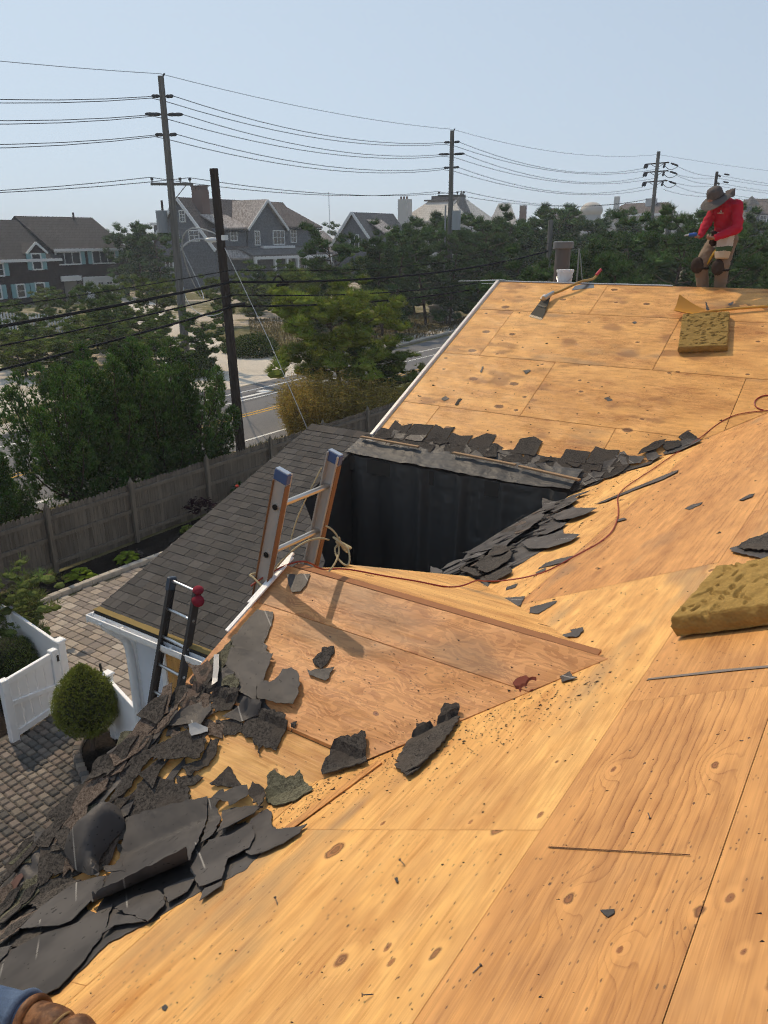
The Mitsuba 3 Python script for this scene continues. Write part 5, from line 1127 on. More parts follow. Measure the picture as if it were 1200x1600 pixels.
# ------------------------------------------------------------------ torn shingles and felt: (slope, height, material, plan outline, label, lift, curl)
SCRAPS = [
  ('D', 0.004, 'felt', [(-2.541, 2.814), (-2.414, 2.858), (-2.388, 2.789), (-2.39, 2.747), (-2.432, 2.728), (-2.482, 2.761)], 'dark shingle scrap lying beside the ladder foot on the small dormer', 0.01, None),
  ('D', 0.004, 'gran', [(-2.074, 2.445), (-2.068, 2.512), (-2.018, 2.54), (-2.001, 2.522), (-1.991, 2.462), (-2.003, 2.42), (-2.055, 2.429)], 'rounded dark shingle scrap in the middle of the dormer deck, upper of two', 0.01, None),
  ('D', 0.004, 'felt', [(-2.064, 2.391), (-1.97, 2.435), (-1.943, 2.449), (-1.944, 2.376), (-1.999, 2.374), (-2.036, 2.373)], 'pointed dark shingle scrap in the middle of the dormer deck, lower of two', 0.01, None),
  ('D', 0.03, 'felt', [(-2.24, 2.233), (-2.222, 2.254), (-2.182, 2.26), (-2.161, 2.298), (-2.165, 2.334), (-2.128, 2.355), (-2.074, 2.342), (-2.034, 2.304), (-2.011, 2.254), (-2.005, 2.216), (-2.105, 2.192), (-2.19, 2.177)], 'smooth grey felt flap with a rounded lobe reaching out over the dormer plywood', 0.02, None),
  ('D', 0.018, 'felt', [(-2.485, 2.274), (-2.524, 2.363), (-2.351, 2.375), (-2.276, 2.395), (-2.225, 2.253), (-2.24, 2.233), (-2.187, 2.174), (-2.303, 2.181)], 'large flat grey felt sheet along the dormer edge above the lobed flap', 0.012, None),
  ('D', 0.006, 'felt', [(-2.567, 2.404), (-2.552, 2.591), (-2.458, 2.602), (-2.411, 2.539), (-2.373, 2.437), (-2.346, 2.38), (-2.513, 2.366)], 'grey felt strip along the white drip edge at the top of the dormer rake', 0.004, None),
  ('D', 0.008, 'felt', [(-2.346, 2.38), (-2.373, 2.437), (-2.34, 2.427), (-2.331, 2.405), (-2.282, 2.397), (-2.341, 2.374)], 'little torn felt tab under the felt strip at the dormer edge', 0.01, None),
  ('D', 0.02, 'gran', [(-2.196, 2.046), (-2.197, 2.105), (-2.139, 2.155), (-2.031, 2.175), (-1.984, 2.15), (-1.975, 2.099), (-1.961, 2.043), (-1.995, 2.044), (-2.036, 2.042), (-2.02, 2.005), (-2.062, 2.033), (-2.09, 2.036), (-2.137, 2.039)], 'frayed dark shingle with ragged lower edge lying on the dormer plywood below the lobed flap', 0.02, None),
  ('D', 0.004, 'gran', [(-1.968, 2.156), (-1.946, 2.174), (-1.941, 2.152), (-1.954, 2.143)], 'tiny black shingle crumb on the dormer beside the frayed shingle', 0.01, None),
  ('D', 0.012, 'gran', [(-2.151, 1.822), (-2.137, 1.853), (-2.125, 1.913), (-2.068, 1.899), (-2.011, 1.876), (-2.008, 1.852), (-2.077, 1.844), (-2.109, 1.824)], 'triangular dark shingle scrap on yellow plywood below the shingle pack', 0.015, None),
  ('D', 0.01, 'green', [(-1.929, 1.944), (-1.915, 1.98), (-1.845, 1.972), (-1.82, 1.995), (-1.813, 2.021), (-1.67, 1.943), (-1.697, 1.855), (-1.771, 1.821), (-1.868, 1.867)], 'greenish granule shingle scrap with notched top on yellow plywood', 0.01, None),
  ('D', 0.022, 'gran', [(-1.697, 2.031), (-1.718, 2.062), (-1.717, 2.109), (-1.729, 2.129), (-1.725, 2.155), (-1.618, 2.228), (-1.522, 2.111), (-1.587, 2.078)], 'dark shingle with a shiny tar band propped at the lower dormer corner', 0.01, None),
  ('D', 0.015, 'gran', [(-1.368, 2.08), (-1.426, 2.248), (-1.431, 2.339), (-1.348, 2.366), (-1.343, 2.4), (-1.23, 2.036), (-1.251, 1.98)], 'long dark shingle bent along the lower dormer edge, wide lower piece', 0.012, None),
  ('D', 0.026, 'gran', [(-1.265, 1.996), (-1.348, 2.357), (-1.36, 2.448), (-1.298, 2.465), (-1.264, 2.395), (-1.227, 2.156), (-1.235, 2.036)], 'narrow folded shingle strip lying on the bent shingle at the dormer edge', 0.014, None),
  ('D', 0.004, 'felt', [(-0.979, 2.756), (-0.942, 2.778), (-0.911, 2.719), (-0.882, 2.7), (-0.935, 2.677)], 'small grey felt scrap at the dormer edge near its right tip', 0.01, None),
  ('D', 0.006, 'rust', [(-1.139, 2.641), (-1.124, 2.671), (-1.057, 2.694), (-1.044, 2.675), (-1.048, 2.641), (-1.089, 2.617)], 'rusty red peeled flake at the lower right edge of the dormer plywood', 0.01, None),
  ('D', 0.01, 'green', [(-2.583, 2.273), (-2.579, 2.3), (-2.56, 2.404), (-2.51, 2.363), (-2.482, 2.307), (-2.492, 2.271), (-2.491, 2.208), (-2.513, 2.131), (-2.584, 2.114)], 'greenish shingles still lying along the dormer rake edge below the white drip edge', 0.008, None),
  ('D', 0.02, 'brown', [(-2.593, 2.123), (-2.553, 2.172), (-2.519, 2.152), (-2.524, 2.104), (-2.535, 2.081), (-2.568, 2.089)], 'brown shingle chip on the rake edge beside the dark ladder top', 0.01, None),
  ('D', 0.022, 'brown', [(-2.454, 2.054), (-2.5, 2.09), (-2.495, 2.134), (-2.454, 2.136), (-2.428, 2.1), (-2.366, 2.07), (-2.381, 2.043), (-2.435, 2.042)], 'brown shingle piece between the ladder and the green shingles', 0.01, None),
  ('D', 0.03, 'gran', [(-2.43, 2.107), (-2.445, 2.132), (-2.404, 2.169), (-2.308, 2.187), (-2.289, 2.156), (-2.293, 2.111), (-2.358, 2.072), (-2.382, 2.087)], 'dark shingle with a crisp lower edge under the felt sheet', 0.01, None),
  ('D', 0.034, 'green', [(-2.425, 2.196), (-2.405, 2.23), (-2.345, 2.227), (-2.324, 2.208), (-2.322, 2.182), (-2.403, 2.168)], 'green mossy shingle patch beside the felt sheet', 0.01, None),
  ('D', 0.024, 'brown', [(-2.525, 1.962), (-2.544, 2.037), (-2.552, 2.083), (-2.513, 2.078), (-2.467, 2.057), (-2.428, 2.005), (-2.437, 1.964)], 'rounded brown shingle next to the long curled shingle strip at the rake', 0.02, None),
  ('D', 0.016, 'brown', [(-2.421, 1.993), (-2.441, 2.036), (-2.281, 2.05), (-2.243, 2.001), (-2.323, 1.989)], 'brown shingle tab above the silver flashing strip in the rake pile', 0.01, None),
  ('D', 0.012, 'gran', [(-2.343, 2.057), (-2.26, 2.095), (-2.203, 2.092), (-2.192, 2.051), (-2.245, 2.012)], 'dark shingle tab between the brown tab and the frayed shingle', 0.01, None),
  ('D', 0.026, 'felt', [(-2.314, 2.074), (-2.284, 2.121), (-2.26, 2.167), (-2.156, 2.174), (-2.143, 2.142), (-2.214, 2.085)], 'grey felt slab with bent crest above the frayed shingle', 0.02, None),
  ('D', 0.05, 'brown', [(-2.574, 1.88), (-2.571, 1.931), (-2.553, 2.026), (-2.554, 2.09), (-2.538, 2.061), (-2.536, 1.973), (-2.537, 1.886)], 'long curled brown shingle strip standing on the rake edge by the ladder', 0.03, None),
  ('D', 0.014, 'brown', [(-2.516, 1.908), (-2.536, 1.94), (-2.405, 1.949), (-2.393, 1.928)], 'narrow brown shingle strip left of the silver flashing', 0.01, None),
  ('D', 0.045, 'gran', [(-2.468, 1.784), (-2.481, 1.83), (-2.47, 1.883), (-2.414, 1.949), (-2.309, 1.984), (-2.26, 1.879), (-2.328, 1.847)], 'top sheet of the shingle pack with a silver tar band', 0.012, None),
  ('D', 0.024, 'gran', [(-2.334, 1.834), (-2.265, 1.884), (-2.292, 1.976), (-2.244, 1.983), (-2.213, 1.923), (-2.239, 1.84), (-2.275, 1.814)], 'lower sheet of the shingle pack overhanging the yellow plywood', 0.012, None),
  ('D', 0.012, 'gran', [(-2.335, 1.791), (-2.278, 1.816), (-2.202, 1.835), (-2.215, 1.798), (-2.261, 1.773)], 'bottom shingle of the pack shading the plywood', 0.01, None),
  ('D', 0.062, 'silver', [(-2.415, 1.959), (-2.389, 1.979), (-2.315, 1.985), (-2.302, 1.972), (-2.362, 1.926), (-2.384, 1.935)], 'silver tar strip on the shingle pack', 0.01, None),
  ('D', 0.035, 'silver', [(-2.568, 2.283), (-2.544, 2.295), (-2.49, 2.24), (-2.442, 2.178), (-2.454, 2.151), (-2.509, 2.218)], 'upright silver flashing strip by the green rake shingles', 0.01, None),
  ('D', 0.03, 'gran', [(-2.57, 1.771), (-2.536, 1.845), (-2.447, 1.909), (-2.446, 1.868), (-2.501, 1.787), (-2.491, 1.653), (-2.524, 1.583), (-2.554, 1.638)], 'long weathered shingle along the rake edge above the black membrane', 0.02, None),
  ('D', 0.02, 'brown', [(-2.532, 1.589), (-2.555, 1.657), (-2.554, 1.757), (-2.537, 1.794), (-2.514, 1.722), (-2.501, 1.649), (-2.497, 1.584)], 'brown splintered shingle edge beside the black membrane', 0.015, None),
  ('D', 0.016, 'gran', [(-2.402, 1.564), (-2.473, 1.589), (-2.467, 1.681), (-2.469, 1.759), (-2.34, 1.769), (-2.241, 1.778), (-2.178, 1.733), (-2.276, 1.634)], 'wide black shingle with coarse granules above the big curled felt', 0.012, None),
  ('D', 0.001, 'felt', [(-2.109, 1.674), (-1.748, 1.74), (-1.589, 1.658), (-1.572, 1.441), (-1.673, 1.323), (-1.727, 1.2), (-1.891, 1.109), (-2.08, 1.183), (-2.303, 1.491)], 'wide felt sheet under the middle of the big pile', 0.006, None),
  ('D', 0.001, 'felt', [(-2.059, 1.169), (-1.876, 1.289), (-1.717, 1.192), (-1.819, 1.059), (-1.783, 0.854), (-2.092, 0.735), (-2.613, 0.927), (-2.71, 1.143), (-2.551, 1.285)], 'felt underlay at the bottom left of the pile', 0.006, None),
  ('D', 0.001, 'gran', [(-2.71, 1.143), (-2.678, 1.311), (-2.682, 1.663), (-2.646, 1.944), (-2.454, 2.013), (-2.237, 1.981), (-2.195, 1.857), (-2.198, 1.762), (-2.12, 1.67), (-2.293, 1.482), (-2.419, 1.316), (-2.423, 1.092)], 'old shingle layer still lying under the rake debris', 0.006, None),
  ('D', 0.002, 'felt', [(-2.586, 2.276), (-2.561, 2.414), (-2.379, 2.381), (-2.221, 2.226), (-2.095, 2.173), (-2.03, 2.118), (-2.144, 2.03), (-2.338, 2.022), (-2.503, 2.061)], 'felt layer under the shingles along the dormer rake', 0.006, None),
  ('M', 0.001, 'felt', [(-2.924, 5.279), (-3.172, 6.161), (-3.098, 6.934), (-2.91, 7.851), (-2.264, 6.554), (-2.234, 6.085), (-2.0, 5.472), (-2.116, 5.248), (-2.181, 4.925), (-2.262, 4.771), (-2.171, 4.454), (-2.432, 4.544)], 'felt layer under the pile at the pit edge', 0.006, None),
  ('D', 0.035, 'felt', [(-2.365, 1.545), (-2.393, 1.562), (-2.275, 1.658), (-2.113, 1.767), (-2.048, 1.698), (-1.951, 1.568), (-1.863, 1.443), (-1.898, 1.287), (-2.071, 1.196), (-2.056, 1.158), (-2.158, 1.263), (-2.224, 1.358)], 'big grey felt sheet rolled up along its lower edge like a trough', 0.01, (-2.11, 1.203, -1.878, 1.461, 0.028, 0.1, 0.185)),
  ('D', 0.04, 'felt', [(-2.568, 1.374), (-2.575, 1.425), (-2.551, 1.498), (-2.519, 1.566), (-2.443, 1.577), (-2.38, 1.548), (-2.365, 1.509), (-2.372, 1.48), (-2.369, 1.421), (-2.36, 1.391), (-2.258, 1.317), (-2.375, 1.327), (-2.433, 1.327), (-2.537, 1.351)], 'leaf shaped curled felt flap standing up in the middle of the debris pile', 0.02, (0.12,)),
  ('D', 0.03, 'felt', [(-2.351, 1.394), (-2.243, 1.402), (-2.287, 1.489), (-2.356, 1.548), (-2.354, 1.523), (-2.365, 1.474), (-2.134, 1.364), (-2.264, 1.355)], 'dark felt scrap under the leaf shaped flap', 0.01, None),
  ('D', 0.028, 'felt', [(-2.346, 1.033), (-2.387, 1.144), (-2.389, 1.287), (-2.221, 1.326), (-2.151, 1.264), (-2.132, 1.172), (-2.114, 1.107), (-2.148, 1.075), (-2.229, 1.054)], 'dark felt slab with jagged right edge left of the rolled sheet', 0.02, None),
  ('D', 0.014, 'felt', [(-2.426, 0.827), (-2.292, 0.922), (-2.246, 0.971), (-2.214, 1.029), (-2.091, 1.11), (-2.017, 1.218), (-1.879, 1.075), (-1.816, 0.961), (-1.789, 0.86), (-1.827, 0.811), (-1.907, 0.769), (-2.091, 0.714)], 'long smooth felt sheet at the bottom of the pile beside the boot', 0.006, None),
  ('D', 0.022, 'felt', [(-1.97, 1.19), (-1.927, 1.261), (-1.86, 1.296), (-1.791, 1.274), (-1.737, 1.226), (-1.727, 1.151), (-1.838, 1.168)], 'creased felt piece on the plywood right of the rolled sheet', 0.01, None),
  ('D', 0.016, 'felt', [(-1.879, 1.075), (-1.943, 1.171), (-1.838, 1.168), (-1.732, 1.15), (-1.816, 1.134), (-1.866, 1.118)], 'thin dark felt strip under the creased felt piece', 0.01, None),
  ('D', 0.018, 'felt', [(-1.834, 1.304), (-1.798, 1.352), (-1.753, 1.379), (-1.727, 1.346), (-1.706, 1.304), (-1.734, 1.242)], 'ragged felt piece between the creased piece and the torn felt sheet', 0.01, None),
  ('D', 0.022, 'felt', [(-1.812, 1.41), (-1.866, 1.493), (-1.905, 1.583), (-1.814, 1.611), (-1.77, 1.679), (-1.696, 1.626), (-1.638, 1.539), (-1.685, 1.477), (-1.607, 1.372), (-1.673, 1.329)], 'torn felt sheet with white scratches at the right of the pile', 0.012, None),
  ('D', 0.012, 'felt', [(-1.819, 1.733), (-1.811, 1.791), (-1.795, 1.8), (-1.753, 1.78), (-1.661, 1.685), (-1.614, 1.663), (-1.526, 1.677), (-1.497, 1.698), (-1.483, 1.643), (-1.507, 1.576), (-1.558, 1.526), (-1.598, 1.508), (-1.702, 1.554)], 'dark felt sheet with a long pointed tip on the yellow plywood', 0.008, None),
  ('D', 0.016, 'felt', [(-1.608, 1.271), (-1.648, 1.331), (-1.602, 1.373), (-1.58, 1.347), (-1.596, 1.304)], 'small pointed felt tip below the scratched sheet', 0.01, None),
  ('D', 0.04, 'felt', [(-2.069, 1.77), (-2.05, 1.799), (-2.022, 1.84), (-1.973, 1.869), (-1.936, 1.843), (-1.944, 1.828), (-1.984, 1.773), (-2.002, 1.784)], 'upper grey felt flap with a white scratch above the scratched sheet', 0.02, None),
  ('D', 0.044, 'gran', [(-1.941, 1.841), (-1.949, 1.878), (-1.915, 1.885), (-1.872, 1.868), (-1.836, 1.822), (-1.812, 1.771), (-1.891, 1.823)], 'crumpled black shingle scrap at the top of the scratched sheet', 0.03, None),
  ('D', 0.028, 'felt', [(-2.008, 1.754), (-1.923, 1.804), (-1.82, 1.801), (-1.822, 1.752), (-1.859, 1.676), (-1.899, 1.62), (-1.946, 1.695)], 'bent felt strip across the scratched sheet', 0.016, None),
  ('D', 0.02, 'felt', [(-2.113, 1.767), (-2.07, 1.827), (-2.051, 1.814), (-2.054, 1.758), (-1.98, 1.722), (-1.924, 1.623), (-1.939, 1.569), (-2.041, 1.701)], 'narrow felt strip behind the rolled sheet', 0.01, None),
  ('D', 0.03, 'rustbrown', [(-2.679, 1.123), (-2.68, 1.164), (-2.672, 1.227), (-2.646, 1.204), (-2.638, 1.157), (-2.664, 1.113)], 'reddish brown shingle sliver at the left edge of the roof', 0.01, None),
  ('D', 0.026, 'green', [(-2.551, 1.052), (-2.623, 1.147), (-2.629, 1.223), (-2.596, 1.259), (-2.532, 1.218), (-2.506, 1.118), (-2.514, 1.051)], 'mossy shingle strip at the left edge of the roof', 0.02, None),
  ('D', 0.02, 'gran', [(-2.568, 1.171), (-2.548, 1.262), (-2.444, 1.313), (-2.377, 1.314), (-2.398, 1.273), (-2.387, 1.144), (-2.383, 1.132)], 'dark shingle below the leaf shaped felt flap', 0.01, None),
  ('D', 0.026, 'brown', [(-2.433, 0.976), (-2.468, 1.063), (-2.383, 1.132), (-2.361, 1.111), (-2.342, 1.022), (-2.344, 0.956)], 'bundle of thin splintered shingle slivers at the left edge, upper sliver', 0.02, None),
  ('D', 0.03, 'gran', [(-2.395, 0.949), (-2.433, 1.044), (-2.392, 1.119), (-2.366, 1.087), (-2.347, 0.999), (-2.324, 0.938)], 'bundle of thin splintered shingle slivers at the left edge, lower sliver', 0.02, None),
  ('D', 0.012, 'gran', [(-2.307, 0.962), (-2.304, 1.027), (-2.221, 1.049), (-2.214, 1.029), (-2.246, 0.971)], 'small granule shingle between the slivers and the long felt sheet', 0.01, None),
  ('D', 0.02, 'felt', [(-2.4, 0.894), (-2.332, 0.942), (-2.282, 0.965), (-2.244, 0.929), (-2.231, 0.891), (-2.256, 0.857)], 'felt corner at the left edge above the long felt sheet', 0.01, None),
  ('M', 0.05, 'felt', [(-3.106, 5.83), (-2.997, 5.952), (-2.853, 5.955), (-2.847, 6.384), (-2.831, 6.915), (-2.61, 6.581), (-2.554, 6.079), (-2.564, 5.637), (-2.816, 5.658)], 'long curled felt strip overhanging the black tarp pit', 0.03, None),
  ('M', 0.03, 'felt', [(-2.451, 5.676), (-2.318, 5.697), (-2.167, 5.699), (-1.855, 5.422), (-1.865, 5.28), (-1.943, 5.228), (-2.022, 5.206), (-2.26, 5.399)], 'wide felt flap beside the black tarp pit', 0.02, None),
  ('M', 0.035, 'felt', [(-2.542, 6.568), (-2.476, 6.716), (-2.366, 6.67), (-2.019, 6.304), (-2.093, 6.157), (-2.175, 6.115), (-2.325, 6.209)], 'pointed felt scrap beside the pit near the valley corner', 0.015, None),
  ('M', 0.022, 'felt', [(-2.557, 6.376), (-2.395, 6.274), (-2.189, 6.058), (-2.195, 5.947), (-2.286, 5.822), (-2.405, 5.904)], 'short felt scrap under the pointed one beside the pit', 0.01, None),
  ('M', 0.04, 'felt', [(-3.067, 7.629), (-3.0, 7.622), (-2.657, 7.191), (-2.576, 7.284), (-2.471, 7.109), (-2.493, 6.928), (-2.579, 6.74), (-2.829, 7.075)], 'felt scrap at the far end of the pit edge', 0.01, None),
  ('M', 0.05, 'gran', [(-2.646, 5.209), (-2.62, 5.389), (-2.722, 5.717), (-2.564, 5.637), (-2.332, 5.257), (-2.262, 5.018), (-2.339, 4.821), (-2.445, 4.925)], 'crumpled shingle lump in the pile at the pit edge', 0.05, None),
  ('M', 0.04, 'brown', [(-2.703, 5.248), (-2.69, 5.439), (-2.612, 5.505), (-2.553, 5.34), (-2.572, 5.12)], 'tan backed shingle strip in the pile at the pit edge', 0.03, None),
  ('M', 0.06, 'gran', [(-2.772, 5.197), (-2.791, 5.288), (-2.556, 5.035), (-2.34, 4.719), (-2.418, 4.768), (-2.68, 5.08)], 'dark shingle fold at the lower end of the pit pile', 0.02, None),
  ('M', 0.025, 'felt', [(-2.362, 5.088), (-2.222, 5.044), (-2.069, 5.136), (-2.163, 5.057), (-2.205, 4.978), (-2.216, 4.81)], 'thin felt strip below the wide flap at the pit', 0.01, None),
  ('M', 0.018, 'felt', [(-2.757, 4.981), (-2.671, 5.037), (-2.285, 4.636), (-2.142, 4.437), (-2.224, 4.355), (-2.502, 4.611)], 'flat felt sheet at the lower end of the pit pile', 0.012, None),
  ('M', 0.03, 'gran', [(-2.358, 4.834), (-2.335, 5.033), (-2.176, 4.887), (-2.098, 4.731), (-2.156, 4.603), (-2.265, 4.672)], 'dark shingle piece between the pit pile and the red hose', 0.01, None),
  ('M', 0.02, 'felt', [(-3.38, 5.757), (-3.101, 5.479), (-2.752, 5.052), (-2.701, 4.856), (-3.0, 5.114)], 'felt flap hanging into the pit at its lower corner', 0.02, None),
  ('M', 0.004, 'felt', [(-1.838, 3.953), (-1.925, 4.136), (-1.869, 4.147), (-1.713, 4.083), (-1.666, 3.914), (-1.791, 3.911)], 'separate square felt scrap on yellow plywood right of the dormer ridge', 0.01, None),
  ('M', 0.004, 'felt', [(-1.522, 3.727), (-1.573, 3.834), (-1.478, 3.863), (-1.425, 3.866), (-1.413, 3.822), (-1.459, 3.679)], 'separate narrow felt scrap right of the square one', 0.01, None),
  ('M', 0.004, 'felt', [(-1.899, 4.73), (-1.895, 4.863), (-1.802, 4.864), (-1.695, 4.86), (-1.694, 4.718), (-1.866, 4.734)], 'felt scrap beside the red hose below the pit', 0.01, None),
  ('M', 0.004, 'felt', [(-1.876, 4.633), (-1.833, 4.711), (-1.804, 4.626), (-1.838, 4.597)], 'tiny felt scrap just below the one beside the red hose', 0.01, None),
  ('M', 0.004, 'felt', [(-1.967, 4.357), (-1.999, 4.437), (-1.928, 4.46), (-1.904, 4.369)], 'tiny felt scrap left of the red hose by the square scrap', 0.01, None),
  ('M', 0.008, 'felt', [(-2.149, 4.289), (-2.089, 4.391), (-2.028, 4.28), (-2.02, 4.179), (-2.082, 4.209)], 'felt scrap between the dormer ridge and the square scrap', 0.01, None),
  ('M', 0.006, 'felt', [(-2.162, 6.683), (-1.853, 6.984), (-1.589, 7.249), (-1.566, 7.093), (-1.648, 6.939), (-1.863, 6.823), (-2.06, 6.638)], 'long thin dark felt strip lying in the valley side of the main deck', 0.01, None),
  ('M', 0.004, 'felt', [(-1.117, 5.445), (-1.092, 5.518), (-1.02, 5.514), (-1.017, 5.453), (-1.072, 5.382)], 'small dark scrap on the main deck below the valley, nearer one', 0.01, None),
  ('M', 0.004, 'felt', [(-0.754, 5.272), (-0.71, 5.357), (-0.674, 5.34), (-0.677, 5.263), (-0.724, 5.223)], 'small dark scrap on the main deck below the valley, right one', 0.01, None),
  ('M', 0.004, 'felt', [(-1.675, 5.701), (-1.609, 5.707), (-1.561, 5.608), (-1.625, 5.602)], 'small dark scrap beside the red hose on the main deck', 0.01, None),
  ('M', 0.005, 'felt', [(-1.161, 3.21), (-1.15, 3.251), (-1.108, 3.256), (-1.135, 3.295), (-1.075, 3.303), (-1.055, 3.256), (-1.065, 3.188), (-1.118, 3.207), (-1.116, 3.161)], 'bow tie shaped dark scrap on yellow plywood left of the tan pad', 0.01, None),
  ('M', 0.012, 'felt', [(-0.594, 4.115), (-0.58, 4.121), (-0.521, 4.144), (-0.476, 4.16), (-0.411, 4.205), (-0.322, 3.815), (-0.343, 3.717), (-0.455, 3.883), (-0.576, 4.044)], 'stack of dark shingles at the right edge of the main deck, bottom sheet', 0.01, None),
  ('M', 0.024, 'gran', [(-0.556, 4.068), (-0.517, 4.15), (-0.472, 4.166), (-0.417, 4.246), (-0.361, 4.006), (-0.388, 3.88), (-0.471, 3.951)], 'stack of dark shingles at the right edge of the main deck, top sheet', 0.02, None),
  ('M', 0.003, 'felt', [(-0.349, 1.375), (-0.319, 1.381), (-0.315, 1.368), (-0.325, 1.355), (-0.337, 1.362)], 'black half round scrap on orange plywood in the foreground', 0.01, None),
  ('M', 0.003, 'felt', [(-0.95, 1.441), (-0.944, 1.448), (-0.929, 1.429), (-0.931, 1.424)], 'tiny black chip on yellow plywood in the foreground', 0.01, None),
  ('M', 0.003, 'felt', [(-1.332, 0.893), (-1.329, 0.904), (-1.313, 0.899), (-1.308, 0.887), (-1.321, 0.887)], 'small black chip on yellow plywood near the boot', 0.01, None),
  ('F', 0.004, 'felt', [(-4.895, 9.609), (-4.918, 9.714), (-4.893, 9.717), (-4.865, 9.591)], 'dark narrow scrap on the far deck, left one', 0.01, None),
  ('F', 0.004, 'felt', [(-4.303, 9.713), (-4.226, 9.747), (-4.193, 9.728), (-4.227, 9.652)], 'dark scrap on the far deck near its middle seam', 0.01, None),
  ('F', 0.004, 'felt', [(-5.162, 9.008), (-5.125, 9.07), (-5.049, 9.026), (-5.098, 8.966)], 'dark scrap on the far deck above the torn eave', 0.01, None),
  ('F', 0.004, 'gran', [(-4.9, 8.921), (-4.918, 9.055), (-4.86, 9.056), (-4.866, 8.917)], 'brown scrap beside the dark scrap above the torn eave', 0.01, None),
  ('F', 0.004, 'felt', [(-3.037, 9.352), (-2.998, 9.383), (-2.92, 9.336), (-2.969, 9.308)], 'dark scrap on the far deck right of the middle joint', 0.01, None),
  ('F', 0.004, 'silver', [(-2.145, 11.413), (-2.087, 11.472), (-2.08, 11.406), (-2.109, 11.372)], 'grey scrap on the far deck behind the tan pad', 0.01, None),
  ('F', 0.004, 'felt', [(-2.437, 11.426), (-2.416, 11.427), (-2.306, 11.205), (-2.342, 11.181)], 'narrow grey scrap standing by the upper edge of the tan pad', 0.01, None),
  ('F', 0.004, 'felt', [(-3.247, 10.901), (-3.219, 10.929), (-3.172, 10.896), (-3.206, 10.868)], 'black dot of shingle on the upper far deck', 0.01, None),
  ('F', 0.004, 'silver', [(-4.414, 11.605), (-4.411, 11.718), (-4.255, 11.791), (-4.141, 11.787), (-4.103, 11.692), (-4.293, 11.64)], 'flat grey metal scrap under the handle of the roof shovel', 0.01, None),
  ('F', 0.012, 'gran', [(-5.849, 8.172), (-5.468, 8.244), (-5.397, 8.188), (-5.466, 8.115), (-5.752, 8.059)], 'EAVE', 0.012, None),
  ('F', 0.018000000000000002, 'felt', [(-5.417, 8.254), (-5.206, 8.277), (-5.183, 8.19), (-5.352, 8.169)], 'EAVE', 0.012, None),
  ('F', 0.024, 'felt', [(-5.192, 8.255), (-4.955, 8.301), (-4.967, 8.18), (-5.172, 8.172)], 'EAVE', 0.012, None),
  ('F', 0.012, 'gran', [(-5.789, 8.012), (-5.79, 8.113), (-5.463, 8.136), (-5.425, 8.003)], 'EAVE', 0.012, None),
  ('F', 0.018000000000000002, 'gran', [(-5.43, 8.011), (-5.448, 8.139), (-5.063, 8.154), (-4.966, 8.153), (-5.083, 8.033)], 'EAVE', 0.012, None),
  ('F', 0.024, 'gran', [(-5.083, 8.033), (-4.991, 8.168), (-4.742, 8.147), (-4.741, 8.017)], 'EAVE', 0.012, None),
  ('F', 0.012, 'felt', [(-4.891, 8.187), (-4.853, 8.254), (-4.533, 8.238), (-4.515, 8.127), (-4.69, 8.112)], 'EAVE', 0.012, None),
  ('F', 0.018000000000000002, 'gran', [(-4.503, 8.054), (-4.413, 8.242), (-4.295, 8.191), (-4.243, 8.071), (-4.382, 8.053)], 'EAVE', 0.012, None),
  ('F', 0.024, 'felt', [(-4.359, 8.253), (-4.236, 8.165), (-4.235, 8.084), (-4.328, 8.128)], 'EAVE', 0.012, None),
  ('F', 0.012, 'felt', [(-4.222, 8.112), (-4.205, 8.19), (-3.769, 8.204), (-3.775, 8.078), (-4.173, 8.049)], 'EAVE', 0.012, None),
  ('F', 0.018000000000000002, 'felt', [(-4.035, 8.224), (-3.991, 8.252), (-3.672, 8.235), (-3.745, 8.185)], 'EAVE', 0.012, None),
  ('F', 0.024, 'gran', [(-3.775, 8.078), (-3.76, 8.16), (-3.504, 8.17), (-3.466, 8.091)], 'EAVE', 0.012, None),
  ('F', 0.012, 'brown', [(-4.606, 7.971), (-4.626, 8.056), (-3.363, 8.043), (-3.35, 7.961), (-3.991, 7.979)], 'EAVE', 0.012, None),
  ('F', 0.018000000000000002, 'gran', [(-3.35, 7.961), (-3.385, 8.062), (-3.193, 8.062), (-3.187, 7.946)], 'EAVE', 0.012, None),
  ('F', 0.024, 'felt', [(-3.16, 8.087), (-3.159, 8.2), (-3.063, 8.141), (-3.044, 8.088)], 'EAVE', 0.012, None),
  ('F', 0.012, 'felt', [(-3.187, 7.946), (-3.151, 8.038), (-2.894, 8.121), (-2.86, 7.952), (-2.977, 7.877)], 'EAVE', 0.012, None),
  ('F', 0.018000000000000002, 'gran', [(-2.928, 7.823), (-2.894, 8.094), (-2.718, 8.149), (-2.695, 7.973), (-2.748, 7.799)], 'EAVE', 0.012, None),
  ('F', 0.024, 'felt', [(-2.86, 7.952), (-2.836, 8.073), (-2.599, 8.158), (-2.563, 8.035), (-2.694, 7.909)], 'EAVE', 0.012, None),
  ('F', 0.016, 'felt', [(-2.707, 8.06), (-2.568, 8.264), (-2.483, 8.233), (-2.555, 8.045)], 'VALLEY', 0.02, None),
  ('F', 0.022, 'gran', [(-2.658, 8.12), (-2.601, 8.257), (-2.358, 8.284), (-2.43, 8.03)], 'VALLEY', 0.02, None),
  ('F', 0.028, 'felt', [(-2.553, 8.419), (-2.418, 8.447), (-2.226, 8.461), (-2.243, 8.358), (-2.417, 8.296)], 'VALLEY', 0.02, None),
  ('F', 0.016, 'gran', [(-2.408, 8.224), (-2.37, 8.316), (-2.076, 8.351), (-2.084, 8.138)], 'VALLEY', 0.02, None),
